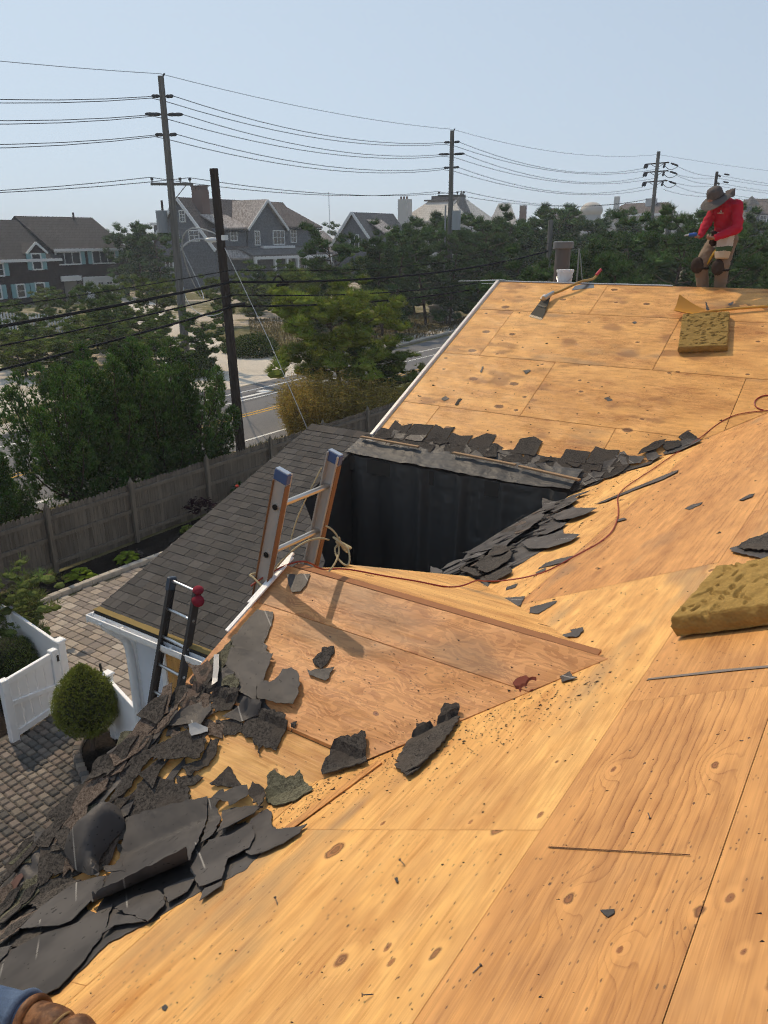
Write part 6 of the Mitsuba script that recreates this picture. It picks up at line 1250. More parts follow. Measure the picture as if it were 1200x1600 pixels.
  ('F', 0.022, 'felt', [(-2.243, 8.508), (-2.135, 8.556), (-2.036, 8.445), (-2.077, 8.231)], 'VALLEY', 0.02, None),
  ('F', 0.028, 'gran', [(-2.133, 8.709), (-1.96, 8.769), (-1.905, 8.703), (-2.037, 8.576)], 'VALLEY', 0.02, None),
  ('F', 0.016, 'felt', [(-2.07, 8.569), (-1.934, 8.8), (-1.763, 8.859), (-1.697, 8.633), (-1.871, 8.43)], 'VALLEY', 0.02, None),
  ('F', 0.022, 'gran', [(-1.991, 8.815), (-1.93, 8.957), (-1.866, 8.917), (-1.759, 8.844), (-1.899, 8.796)], 'VALLEY', 0.02, None),
]

TONE = {'gran': [(.040, .036, .033), (.055, .050, .044), (.033, .031, .030), (.062, .053, .045)], 'brown': [(.115, .088, .070), (.095, .072, .058), (.13, .10, .08)], 'green': [(.095, .092, .062), (.08, .078, .056)],
        'rust': [(.20, .06, .04)], 'rustbrown': [(.13, .075, .062)], 'silver': [(.22, .23, .245)]}
def outline(poly, step, jag, r):
    p = np.asarray(poly, float); out = []
    for i in range(len(p)):
        a, b = p[i], p[(i + 1) % len(p)]; L = np.linalg.norm(b - a); n = max(1, int(L / step)); nr = V(-(b - a)[1], (b - a)[0]) / (L + 1e-9)
        for j in range(n):
            t = j / n; out.append(a + (b - a) * t + nr * (r.normal() * jag if j else r.normal() * jag * .3))
    return sg.Polygon(out).buffer(0)
def scrap_mesh(pl, h, poly, lift, curl, seed, thick=.005, jag=.0035, step=.025):
    r = np.random.default_rng(seed)
    g = outline(poly, step, jag, r)
    g = max(polys(g) or polys(sg.Polygon(poly).buffer(.004)), key=lambda q: q.area)
    b = np.array(g.exterior.coords)[:-1]
    minx, miny, maxx, maxy = g.bounds; st = .016 if curl else max(.018, min(.05, math.sqrt(g.area) / 10))
    gx, gy = np.meshgrid(np.arange(minx, maxx, st), np.arange(miny, maxy, st)); q = np.c_[gx.ravel(), gy.ravel()] + r.uniform(-.2, .2, (gx.size, 2)) * st
    inner = g.buffer(-st * .45)
    import shapely
    keep = shapely.contains_xy(inner, q[:, 0], q[:, 1]) if not inner.is_empty else np.zeros(len(q), bool)
    P_ = np.vstack([b, q[keep]]); tri = Delaunay(P_).simplices
    c = P_[tri].mean(1); tri = tri[shapely.contains_xy(g, c[:, 0], c[:, 1])]
    e1, e2 = P_[tri[:, 1]] - P_[tri[:, 0]], P_[tri[:, 2]] - P_[tri[:, 0]]; ar = e1[:, 0] * e2[:, 1] - e1[:, 1] * e2[:, 0]
    tri = np.where(ar[:, None] < 0, tri[:, ::-1], tri); tri = tri[np.abs(ar) > 1e-9]
    k = meshkit.fbm(np.c_[P_ * 4.5, np.full(len(P_), seed * 1.7)], 2)
    dist = np.array([g.exterior.distance(sg.Point(*w)) for w in P_]); edge = np.exp(-dist / .05)
    up = h + lift * (np.maximum(0, k - .38) * 1.7 * (.35 + edge))
    X, Y = P_[:, 0].copy(), P_[:, 1].copy(); Z = rz(X, Y, pl) + up
    top = np.c_[X, Y, Z]
    if curl and len(curl) == 1: top[:, 2] += curl[0] * np.sin(np.clip(dist / max(dist.max(), 1e-6), 0, 1) * 1.57) ** .8
    elif curl:
        ax, ay, bx_, by_, r0, r1, hmax = curl
        a, d = V(ax, ay), V(bx_ - ax, by_ - ay); L = np.linalg.norm(d); d /= L; n = V(d[1], -d[0])
        rel = np.c_[X, Y] - a; s = rel @ d; t = rel @ n
        cen = (np.array(g.centroid.coords[0]) - a) @ n
        sgn = -np.sign(cen); t = t * sgn                       # t > 0: the part past the axis curls up
        rad = np.clip(r0 + (r1 - r0) * s / L, min(r0, r1) * .7, max(r0, r1) * 1.3)
        m = t > 0; ang = np.clip(t / rad, 0, 4.4)
        xy = a + s[:, None] * d + (np.sin(ang) * rad * sgn)[:, None] * n
        base = rz(np.where(m, xy[:, 0], X), np.where(m, xy[:, 1], Y), pl)
        top[m, 0], top[m, 1] = xy[m, 0], xy[m, 1]; top[m, 2] = base[m] + up[m] + (rad * (1 - np.cos(ang)))[m]
    # smooth surface normals -> thickness
    M_ = tm(top, tri); nv = np.array(M_.vertex_normals); nv[nv[:, 2] < 0] *= 1
    bot = top - nv * thick
    N = len(top); nbnd = len(b); i = np.arange(nbnd); j = (i + 1) % nbnd
    f = np.vstack([tri, tri[:, ::-1] + N, np.c_[i, i + N, j + N], np.c_[i, j + N, j]])
    if sg.LinearRing(b).is_ccw is False: f[2 * len(tri):] = f[2 * len(tri):, ::-1]
    return tm(np.vstack([top, bot]), f)
def extend(poly, k): return poly
GRM = {'gran': 'gran_dark', 'brown': 'gran_brown', 'green': 'gran_green'}
for i, (pl, h, mat, poly, lab, lift, curl) in enumerate(SCRAPS):
    thick = .0025 if mat == 'felt' else .0045
    if curl and len(curl) > 1:
        # unrolled sheet: lengthen the part past the axis so that it can roll up
        ax, ay, bx_, by_, r0, r1, ext = curl
        a, d = V(ax, ay), V(bx_ - ax, by_ - ay); L = np.linalg.norm(d); d /= L; n = V(d[1], -d[0]); p = np.asarray(poly)
        cen = p.mean(0); sgn = -np.sign((cen - a) @ n)
        q0 = a + d * (-.04 * L); q1 = a + d * L * 1.0
        flap = sg.Polygon([q0 - n * sgn * .02, q1 - n * sgn * .02, q1 + n * sgn * ext * .85, q0 + d * L * .1 + n * sgn * ext * .35])
        poly = list(max(polys(sg.Polygon(p).buffer(0).union(flap).buffer(.004)), key=lambda q: q.area).exterior.simplify(.004).coords)[:-1]
    m = scrap_mesh(pl, h, poly, lift, curl, i + 1, thick, {'felt': .0028, 'silver': .0006}.get(mat, .005), .018 if mat == 'felt' else .014)
    nm = {'felt': 'felt_scrap', 'silver': 'metal_scrap', 'rust': 'wood_flake'}.get(mat, 'shingle_scrap')
    if mat == 'felt': k = put(nm, m, 'felt', smooth=45)
    else: 
        t = TONE[mat]; k = put(nm, m, GRM[mat]) if mat in GRM else put(nm, m, 'metal' if mat == 'silver' else ('granule' if mat != 'rust' else 'matte'), V(*t[i % len(t)]))
    ctg = {'felt': 'roofing felt', 'silver': 'metal strip', 'rust': 'wood flake'}.get(mat, 'torn shingle')
    if lab == 'EAVE': tag(k, 'torn dark shingle left along the eave of the far plywood deck', ctg, 'torn shingles along the far eave')
    elif lab == 'VALLEY': tag(k, 'torn dark shingle heaped in the valley between far deck and main deck', ctg, 'torn shingles in the valley')
    else: tag(k, lab, ctg)
# more torn pieces filling the heaps, one by one
rp_ = np.random.default_rng(21)
def rand_scrap(cx, cy, pl, h, size, asp, ang, mat, group, label):
    n = rp_.integers(5, 9); th = np.sort(rp_.uniform(0, 6.283, n)); rr = rp_.uniform(.6, 1.1, n) * size
    p = np.c_[np.cos(th) * rr, np.sin(th) * rr * asp]; c_, s_ = math.cos(ang), math.sin(ang); p = p @ np.array([[c_, s_], [-s_, c_]]) + (cx, cy)
    g = sg.Polygon(p).buffer(0)
    if g.is_empty or g.area < 8e-4: return
    g = max(polys(g), key=lambda q: q.area) if polys(g) else None
    if g is None: return
    m = scrap_mesh(pl, h, list(g.exterior.coords)[:-1], rp_.uniform(.005, .05), None, int(rp_.integers(1e6)), .0045, .003, .03)
    if mat == 'felt': k = put('felt_scrap', m, 'felt')
    else: k = put('shingle_scrap', m, GRM[mat])
    tag(k, label, 'roofing felt' if mat == 'felt' else 'torn shingle', group)
def heap(poly, n, pl, size, group, label, mats, h0=.004, h1=.02, ang=None):
    g = sg.Polygon(poly); x0, y0, x1, y1 = g.bounds; c = 0
    while c < n:
        x, y = rp_.uniform(x0, x1), rp_.uniform(y0, y1)
        if not g.contains(sg.Point(x, y)): continue
        c += 1
        rand_scrap(x, y, pl, rp_.uniform(h0, h1), size * rp_.uniform(.6, 1.3), rp_.uniform(.4, .8), (ang if ang is not None else rp_.uniform(0, 3.14)) + rp_.normal() * .4, mats[rp_.integers(len(mats))], group, label)
heap([(-2.78, .75), (-2.55, .8), (-2.40, 1.5), (-2.50, 2.1), (-2.70, 2.1)], 40, 'D', .12, 'torn shingles in the heap along the dormer rake', 'torn dark shingle piece under the heap along the dormer rake edge', ['gran', 'gran', 'brown', 'gran'], .024, .034, 1.5)
heap([(-2.76, 1.0), (-2.28, 1.55), (-2.42, 2.25), (-2.70, 2.2)], 34, 'D', .11, 'torn shingles in the heap along the dormer rake', 'torn dark shingle piece under the heap along the dormer rake edge', ['gran', 'brown', 'gran', 'green', 'felt'])
heap([(-2.80, .75), (-2.40, 1.0), (-2.05, 1.45), (-2.35, 1.55), (-2.75, 1.15)], 16, 'D', .11, 'felt pieces under the big pile at the lower left', 'dark felt piece under the big pile at the lower left of the roof', ['felt', 'felt', 'gran'], .002, .016)
heap([(-2.86, 4.5), (-2.55, 4.6), (-2.45, 6.2), (-2.62, 7.4), (-2.88, 7.4)], 40, 'M', .17, 'torn felt pieces heaped along the pit edge', 'torn dark felt piece heaped along the edge of the black tarp pit', ['felt', 'felt', 'gran'], .004, .04, 1.5)
heap([(-2.84, 4.5), (-2.4, 4.7), (-2.35, 6.0), (-2.6, 7.3), (-2.86, 7.4)], 34, 'M', .085, 'torn felt pieces heaped along the pit edge', 'torn dark felt piece heaped along the edge of the black tarp pit', ['felt', 'gran', 'gran', 'brown'], .02, .06)
heap([(-3.08, 5.0), (-2.80, 5.0), (-2.80, 7.3), (-2.98, 7.3)], 22, 'M', .19, 'torn felt pieces heaped along the pit edge', 'torn dark felt piece heaped along the edge of the black tarp pit', ['felt', 'felt', 'gran'], .01, .05, 1.5)
heap([(-2.75, 7.75), (-2.35, 8.15), (-1.85, 8.70), (-2.05, 8.8), (-2.6, 8.35), (-3.0, 8.25), (-3.0, 8.0)], 26, 'F', .13, 'torn shingles in the valley', 'torn dark shingle heaped in the valley between far deck and main deck', ['felt', 'gran', 'gran'], .004, .03)
heap([(-5.75, 8.10), (-3.1, 8.02), (-3.1, 8.22), (-5.75, 8.26)], 34, 'F', .16, 'torn shingles along the far eave', 'torn dark shingle left along the eave of the far plywood deck', ['gran', 'felt', 'gran'], .004, .02, 0.)
x = -5.70; j = 0
while x < -2.95:
    for row, (ya, yb, h_) in enumerate(((8.08, 8.30, .004), (8.24, 8.46 - .05 * math.sin(x * 5), .009))):
        w_ = .30; g = [(x + .13 * row, ya + rp_.normal() * .01), (x + .13 * row + w_, ya + rp_.normal() * .01), (x + .13 * row + w_ - .01, yb + rp_.normal() * .03), (x + .13 * row + w_ * .5, yb + rp_.normal() * .03), (x + .13 * row, yb + rp_.normal() * .03)]
        if row == 1 and rp_.random() < .25: continue
        m = scrap_mesh('F', h_ + rp_.uniform(0, .004), g, rp_.uniform(.004, .02), None, 9000 + j, .0055, .003, .03); j += 1
        k = put('shingle_scrap', m, 'gran_dark'); tag(k, 'torn dark shingle left along the eave of the far plywood deck', 'torn shingle', 'torn shingles along the far eave')
    x += .305
# fine crumbs
def crumbs(n, spread, seed, smin=.002, smax=.007):
    r = np.random.default_rng(seed); out = []
    while len(out) < n:
        x, y, pl = spread(r)
        if x is None: continue
        s = r.uniform(smin, smax) * (1.8 if r.random() < .08 else 1); z = float(rz(x, y, pl)) + .001
        a = r.uniform(0, 6.28); p = V(x, y, z)
        e = [p + V(math.cos(a + q) * s * r.uniform(.6, 1.4), math.sin(a + q) * s * r.uniform(.3, .8), 0) for q in (0, 2.1, 4.2)]
        e = [V(w[0], w[1], float(rz(w[0], w[1], pl)) + z - float(rz(x, y, pl))) for w in e]
        out.append((e, p + (0, 0, s * .5)))
    v = np.array([[*e, t] for e, t in out]).reshape(-1, 3); b = np.arange(len(out))[:, None] * 4
    f = np.concatenate([b + [0, 1, 3], b + [1, 2, 3], b + [2, 0, 3]])
    return tm(v, f)
def sp1(r):      # along the lower dormer valley and the yellow deck
    t = r.uniform(0, 1) ** .8; x = -.7 - 1.5 * t + r.normal() * .10; y = 2.85 - 1.35 * t + r.normal() * .12 - abs(r.normal()) * .12
    return x, y, 'D'
def sp2(r): return r.uniform(-2.3, .5), r.uniform(.6, 4.2), 'D'
def sp3(r): 
    y = r.uniform(2.6, 8.5); return -2.75 + abs(r.normal()) * .7 + .0 * y, y, 'M'
def sp4(r): return r.uniform(-5.6, -1.6), 8.2 + abs(r.normal()) * 1.3, 'F'
def sp5(r): return -2.35 + r.normal() * .12 + abs(r.normal()) * .12, r.uniform(.8, 1.5), 'D'
k = put('roof_crumbs', cat([crumbs(1900, sp1, 1, .0018, .006), crumbs(420, sp2, 2, .002, .0065), crumbs(600, sp3, 3, .004, .012), crumbs(160, sp4, 4, .006, .016), crumbs(500, sp5, 5, .0015, .006)]), 'matte', (.035, .030, .027)); tag(k, 'dark shingle crumbs strewn over the plywood', 'crumbs', kind='stuff')
# nails standing in the sheets
nk = 0
for (x, y) in [(-.02, 1.36), (-.55, 1.15), (-1.28, 1.30), (-.75, 1.05), (-.35, 1.75), (-.2, 2.1), (-1.9, 1.25), (-.95, 1.5)]:
    z = float(rz(x, y, 'D')) + .004; a = nk * 1.3; d = V(math.cos(a), math.sin(a), .12); 
    key = put('loose_nail', cat([tube([(x, y, z), V(x, y, z) + d * .026], .0014, 5), tube([V(x, y, z) + d * .025, V(x, y, z) + d * .027], .0042, 8)]), 'metal', (.12, .11, .11)); nk += 1
    tag(key, 'loose dark roofing nail lying on the foreground plywood', 'nail', 'loose nails on the plywood')
# ribbed black membrane hanging over the rake edge
def membrane():
    n, m_ = 200, 30; y = np.linspace(.72, 2.02, n); u = np.linspace(0, 1, m_)
    Y, U_ = np.meshgrid(y, u, indexing='ij')
    edge = XR - .04 - .06 * (2.0 - Y) / 1.2
    x = edge + .10 - .25 * U_
    over = np.maximum(0, edge - .02 - x)
    z = zD(0, Y) + .022 + .0055 * np.sin(Y * 150 + 3.5 * np.sin(Y * 11 + U_ * 3) + 2.5 * U_) * np.clip(U_ * 2.5, 0, 1) * (.5 + meshkit.noise(np.stack([Y * 8, U_ * 2, U_ * 0], -1))) + .035 * (meshkit.fbm(np.stack([Y * 7, U_ * 3, U_ * 0], -1), 3) - .5) - 1.5 * over ** 1.2
    v = np.stack([x, Y, z], -1).reshape(-1, 3); f = []
    for i in range(n - 1):
        for j in range(m_ - 1): a, b = i * m_ + j, (i + 1) * m_ + j; f += [(a, a + 1, b + 1), (a, b + 1, b)]
    return tm(v, f)
k = put('ribbed_membrane', membrane(), 'felt', smooth=True); tag(k, 'ribbed black membrane draped over the roof edge at the lower left', 'membrane')
# ------------------------------------------------------------------ pads
def b_foam(p, n, uv): return .002 * noise(p.x * 160, p.y * 160, p.z * 160) + .006 * fbm(p.x * 25, p.y * 25, p.z * 25, 3)
def c_foam(p, n, uv): return mix((.22, .135, .040), (.34, .225, .075), fbm(p.x * 16, p.y * 16, p.z * 16, 3)) * (.85 + .3 * noise(p.x * 120, p.y * 120, p.z * 120))
scene['foam'] = two({'type': 'bumpmap', 'bump': proc(b_foam, 1e-3), 'scale': 1., 'b': pr(proc(c_foam), .95, .1)})
def pad(origin, ex, ey, ez, sx, sy, t, seed, nx=150):
    """foam pad: rounded slab with torn pits, long axis along ex."""
    r = np.random.default_rng(seed); ny = int(nx * sy / sx)
    m = bevel_box(sx, sy, t, t * .16)
    gx, gy = np.meshgrid(np.linspace(-.5, .5, nx), np.linspace(-.5, .5, ny), indexing='ij')
    X, Y = gx * sx, gy * sy
    e = np.minimum(np.minimum(X + sx / 2, sx / 2 - X), np.minimum(Y + sy / 2, sy / 2 - Y)); rd = t * .13
    Z = t - rd * (1 - np.sqrt(np.clip(1 - np.clip(1 - e / rd, 0, 1) ** 2, 0, 1)))
    pit = np.zeros_like(Z)
    for i in range(90):
        cx, cy, a = r.uniform(-sx / 2, sx / 2), r.uniform(-sy / 2, sy / 2), r.normal() * .35 + .3; w, l = r.uniform(.006, .014) * sx / .55, r.uniform(.012, .045) * sx / .55
        dx, dy = X - cx, Y - cy; u, v = dx * math.cos(a) + dy * math.sin(a), -dx * math.sin(a) + dy * math.cos(a)
        pit = np.maximum(pit, r.uniform(.4, 1) * np.clip(1.25 - ((u / l) ** 2 + (v / w) ** 2), 0, 1))
    Z = Z - .020 * pit - .012 * (meshkit.fbm(np.stack([X * 14, Y * 30, X * 0 + seed], -1), 4) - .5)
    top = np.stack([X, Y, Z], -1).reshape(-1, 3)
    f = []
    for i in range(nx - 1):
        for j in range(ny - 1): a, b = i * ny + j, (i + 1) * ny + j; f += [(a, b, b + 1), (a, b + 1, a + 1)]
    ring = [i * ny for i in range(nx)] + [(nx - 1) * ny + j for j in range(1, ny)] + [i * ny + ny - 1 for i in range(nx - 2, -1, -1)] + [j for j in range(ny - 2, 0, -1)]
    N = len(top); R_ = len(ring); rows_ = 7; V_ = [top]
    rp = top[ring]; nrm = np.c_[np.clip(rp[:, 0] / (sx / 2), -1, 1) ** 15, np.clip(rp[:, 1] / (sy / 2), -1, 1) ** 15]
    for q in range(1, rows_):
        tt = q / (rows_ - 1); z = rp[:, 2] * (1 - tt) + .002 * tt
        wob = (meshkit.fbm(np.c_[rp[:, 0] * 30, rp[:, 1] * 30, z * 60 + seed], 3) - .5) * .014 + .006 * math.sin(tt * 3.14)
        V_.append(np.c_[rp[:, :2] + nrm * wob[:, None], z])
    v = np.vstack(V_)
    for q in range(rows_ - 1):
        for i in range(R_):
            j = (i + 1) % R_; A = ring if q == 0 else None
            a, b = (ring[i], ring[j]) if q == 0 else (N + (q - 1) * R_ + i, N + (q - 1) * R_ + j); c, d = N + q * R_ + i, N + q * R_ + j
            f += [(a, c, d), (a, d, b)]
    M_ = np.stack([ex, ey, ez], 1); return tm(v @ M_.T + np.asarray(origin), f)
nFv = V(0, -SN, CS); nMv = V(-SN, 0, CS)
e1 = unit(V(.60, .11, .055)); e1 = unit(e1 - nFv * (e1 @ nFv)); e2 = np.cross(nFv, e1)
k = put('foam_pad', pad(V(-2.245, 10.71, zF(0, 10.71) + .014), e1, e2, nFv, .57, .80, .085, 3), 'foam', smooth=True); tag(k, 'tan pitted foam pad lying on the far plywood deck below the worker', 'foam pad')
e1 = unit(V(0, 1, 0)); e1 = unit(V(.10, 1, 0)); e1 = unit(e1 - nMv * (e1 @ nMv)); e2 = np.cross(nMv, e1)
# long side runs up the slope to the right
ce = V(-.17, 3.23, 0); ce[2] = zM(ce[0], 0) + .012
k = put('foam_pad', pad(ce, e1, e2, nMv, .60, .85, .085, 9, 170), 'foam', smooth=True); tag(k, 'large tan foam pad cut by the right edge on the main deck', 'foam pad')
# ------------------------------------------------------------------ tools
k = thing('roof_shovel', 'roof stripping shovel with red handle grip and toothed grey blade lying on the far deck', 'shovel')
def onF(x, y, h): return V(x, y, zF(0, y) + h)
a, b, c, d = onF(-4.78, 10.95, .01), onF(-4.55, 10.88, .01), onF(-4.63, 11.31, .06), onF(-4.74, 11.32, .06)
bl = np.array([a, b, c, d]); nn_ = unit(np.cross(b - a, d - a)); v = np.vstack([bl, bl - nn_ * .008])
put(k + '__blade', tm(v, [(0, 1, 2), (0, 2, 3), (4, 6, 5), (4, 7, 6), (0, 4, 5), (0, 5, 1), (1, 5, 6), (1, 6, 2), (2, 6, 7), (2, 7, 3), (3, 7, 4), (3, 4, 0)]), 'matte', (.075, .068, .055))
put(k + '__blade_rib', cat([beam((a + d) / 2 + nn_ * .01 + (.03, 0, 0), (b + c) / 2 + nn_ * .01 - (.02, 0, 0), .025, .02), beam(d * .8 + a * .2 + nn_ * .012, d + (0, .02, .02), .03, .03)]), 'metal', (.55, .52, .46))
for i in range(9):
    q = a + (b - a) * (i + .5) / 9; put(k + '__tooth', beam(q, q + unit(a - d) * .045, .016, .006), 'metal', (.30, .27, .23))
put(k + '__socket', tube([(c + d) / 2 - (0, .12, .02), onF(-4.62, 11.40, .085)], [.045, .026], 8), 'metal', (.5, .48, .44))
hp = smooth_path([onF(-4.64, 11.36, .08), onF(-4.46, 11.52, .085), onF(-4.29, 11.72, .08), V(-4.22, 11.94, zr + .07), V(-4.185, 12.08, zr + .16)], 6)
put(k + '__handle', tube(hp, .019, 9), 'satin', (.42, .25, .06), smooth=60)
put(k + '__grip', tube([V(-4.20, 12.02, zr + .12), V(-4.17, 12.13, zr + .20)], [.024, .022], 9), 'satin', (.48, .04, .05), smooth=60)
k = thing('pitch_shovel', 'orange bladed shovel with long yellow orange handle behind the foam pad on the far deck', 'shovel')
n1, n2 = 14, 9; uu, vv = np.meshgrid(np.linspace(0, 1, n1), np.linspace(-1, 1, n2), indexing='ij')
bx0, bx1 = V(-2.74, 11.12, 0), V(-2.36, 11.09, 0)
X = bx0[0] + (bx1[0] - bx0[0]) * uu; Y = 11.12 + vv * (.115 - .05 * uu) ; 
Z = zF(0, Y) + .03 + .13 * (1 - uu) ** 1.6 * (.7 + .3 * vv) + .05 * vv ** 2 * (1 - .5 * uu) 
f = []
for i in range(n1 - 1):
    for j in range(n2 - 1): a_, b_ = i * n2 + j, (i + 1) * n2 + j; f += [(a_, b_, b_ + 1), (a_, b_ + 1, a_ + 1)]
top = np.stack([X, Y, Z], -1).reshape(-1, 3); mt = tm(top, f); bt = tm(top - V(.004, .0, .007), np.array(f)[:, ::-1])
put(k + '__blade', cat([mt, bt]), 'satin', (.52, .23, .025), smooth=False)
put(k + '__handle', tube(smooth_path([V(-2.40, 11.10, zF(0, 11.10) + .05), onF(-2.1, 11.20, .055), onF(-1.6, 11.32, .05), onF(-1.1, 11.45, .05), onF(-.85, 11.52, .05)], 4), .017, 8), 'satin', (.55, .28, .04), smooth=60)
put(k + '__socket', tube([V(-2.42, 11.10, zF(0, 11.1) + .045), V(-2.22, 11.16, zF(0, 11.16) + .055)], [.03, .02], 8), 'satin', (.50, .22, .03))
# red air hose
hz = lambda x, y: (x, y, float(rz(x, y, 'F')) + .012)
hE = lambda x, y: (x, y, zE(0, y) + .022)
hs = [(-2.68, 2.68, 4.86), (-2.60, 2.80, 4.93), (-2.54, 2.90, 4.955), hE(-2.56, 3.12), hE(-2.58, 3.34), hE(-2.41, 3.55), hE(-2.25, 3.74), hE(-2.13, 3.88), (-2.10, 4.15, 4.47), (-2.12, 4.46, 4.345), (-1.99, 4.50, 4.375), hz(-1.78, 4.58), hz(-1.68, 4.78), hz(-1.58, 5.02), hz(-1.60, 5.45), hz(-1.85, 6.33), hz(-2.02, 7.05), hz(-1.95, 7.7), hz(-1.88, 8.38), hz(-1.74, 8.92), hz(-1.50, 9.30), hz(-1.22, 9.42), hz(-.9, 9.6)]
path = smooth_path(hs, 8)
k = put('air_hose', tube(path, .0052, 7), 'satin', (.26, .035, .02), smooth=60); tag(k, 'thin red air hose running from the dormer ridge across the main deck into the valley', 'hose')
k = put('hose_loop', tube(smooth_path([hz(-1.24, 9.43), (-1.33, 9.47, zF(0, 9.47) + .012), (-1.36, 9.56, zF(0, 9.56) + .012), (-1.30, 9.66, zF(0, 9.66) + .012), (-1.18, 9.68, zF(0, 9.68) + .012), (-1.0, 9.64, zF(0, 9.64) + .012)], 7), .007, 7), 'satin', (.28, .035, .02), smooth=60); tag(k, 'small loop of red hose at the right end of the valley', 'hose')
# ------------------------------------------------------------------ ladders
def ladder(key, base0, base1, ext, spacing, rail_w, rail_d, cr, rr, crg, facing, rung_from, lips=True):
    """rails along ext from base0/base1 (points on the two rails); facing: direction of the rail depth."""
    d = unit(ext); L = np.linalg.norm(ext); side = unit(base1 - base0)
    dep = unit(np.cross(side, d))
    for i, b in enumerate((base0, base1)):
        s = side * (1 if i == 0 else -1)
        # C section: web + two flanges
        put(key + '__rail', cat([beam(b, b + d * L, rail_w, rail_d, up=dep), beam(b + dep * (rail_d / 2 - .004) + s * .012, b + d * L + dep * (rail_d / 2 - .004) + s * .012, .034, .008, up=dep), beam(b - dep * (rail_d / 2 - .004) + s * .012, b + d * L - dep * (rail_d / 2 - .004) + s * .012, .034, .008, up=dep)]), rr, cr)
    n = int((L - rung_from) / spacing) + 1
    for i in range(n):
        t = L - rung_from - i * spacing
        if t < .05: break
        a, b = base0 + d * t, base1 + d * t
        put(key + '__rung', tube([a - side * .012, a + side * .01, b - side * .01, b + side * .012], .0165, 8), 'metal', crg, smooth=60)
    return d, dep, side
def tubes(pp, r): return cat([tube(q, r, 7) for q in pp])
lad = thing('extension_ladder', 'ladder with wood brown edged rails and blue end caps leaning over the small dormer ridge', 'ladder')
up75 = V(math.cos(math.radians(73.8)), 0, math.sin(math.radians(73.8)))
tL, tR = V(-2.465, 2.745, 6.6 - 1.088), V(-2.465, 3.17, 6.6 - 1.090)
Lg = 5.6
d, dep, side = ladder(lad, tL - up75 * Lg, tR - up75 * Lg, up75 * Lg, .292, .012, .078, (.36, .34, .315), 'satin', (.62, .58, .52), None, .20)
for q in (tL, tR):
    put(lad + '__end_cap', beam(q - d * .055, q + d * .004, .034, .088, up=dep, b=.004), 'satin', (.05, .09, .21))
    put(lad + '__cap_plate', beam(q + d * .004, q + d * .010, .030, .080, up=dep), 'matte', (.33, .40, .50))
    for s in (1, -1):
        put(lad + '__rail_edge', beam(q - d * Lg + dep * s * .041, q - d * .06 + dep * s * .041, .036, .004, up=dep), 'matte', (.22, .12, .065))
for i in range(4):
    z = tL - d * (.20 + i * .292); o = -unit(tR - tL)
    put(lad + '__rung_end', tube([z + o * .010, z + o * .0185], .0155, 8), 'matte', (.015, .015, .015))
# ropes lashing it
rope_c = (.42, .36, .22)
def rope(key, pts, r=.0055, n=8): put(key, tube(smooth_path(pts, n), r, 6), 'matte', rope_c, smooth=60)
rk = thing('lashing_rope', 'pale rope lashing the long ladder to the dormer ridge', 'rope')
kn = V(-2.45, 3.16, 4.98)
rope(rk + '__knot', [kn + V(.0, -.02, .05), kn + V(.05, -.03, .02), kn + V(.06, .03, -.01), kn + V(.0, .04, .0), kn + V(-.03, 0, .04), kn + V(.02, -.05, .06), kn + V(.07, -.02, .0), kn + V(.03, .03, -.04), kn + V(.0, .0, .05)], .0065)
rope(rk + '__loop', [kn, kn + V(.10, -.04, -.01), kn + V(.13, -.10, -.05), kn + V(.06, -.09, -.03), kn + V(.02, -.02, .02)])
rope(rk + '__tail', [kn, kn + V(-.02, -.02, .09), kn + V(-.06, -.04, .12)])
rope(rk + '__hanging_line', [kn + V(-.02, 0, .02), kn + V(.07, -.16, -.06), kn + V(.04, -.26, -.115), kn + V(-.02, -.36, -.15), kn + V(-.10, -.44, -.16), kn + V(-.16, -.44, -.14), V(-2.66, 2.72, 4.86)])
q = tL - d * .69
rope(rk + '__rail_wrap', [q + V(-.06, -.03, .05), q + V(.0, -.035, .03), q + V(.06, -.02, 0), q + V(.05, .03, .01), q + V(-.05, .03, .04), q + V(-.06, -.03, .05)])
rope(rk + '__upper_line', [q + V(.03, .02, .03), V(-2.56, 2.90, 5.02), V(-2.52, 3.02, 5.05), V(-2.49, 3.12, 5.02)])
rope(rk + '__left_hanging_line', [V(-2.66, 2.98, 4.97), V(-2.62, 3.05, 5.2), V(-2.58, 3.12, 5.34), V(-2.55, 3.15, 5.42)], .004)
# dark ladder against the gutter of the lower roof
lad2 = thing('dark_ladder', 'dark railed aluminium ladder leaning against the gutter of the shingled lower roof', 'ladder')
up2 = unit(V(.05, .30, 1.)); t0, t1 = V(-5.66, 4.58, 3.43), V(-5.29, 4.58, 3.40)
d, dep, side = ladder(lad2, t0 - up2 * 3.55, t1 - up2 * 3.55, up2 * 3.55, .29, .014, .085, (.045, .040, .040), 'satin', (.66, .66, .66), None, .02)
put(lad2 + '__end_cover', beam(t0 - d * .12, t0 + d * .02, .05, .10, up=dep, b=.01), 'satin', (.05, .07, .10))
ck = [t1 + d * .0, t1 - d * .10 + side * .02]
m = trimesh.creation.icosphere(2, .055); m.vertices[:] *= V(1.0, 1.0, .8); m2 = trimesh.creation.icosphere(2, .062); m2.vertices[:] *= V(1.1, .9, 1.0)
put(lad2 + '__red_mitt', cat([m.apply_translation(ck[0]), m2.apply_translation(ck[1])]), 'matte', (.22, .02, .035), smooth=True)
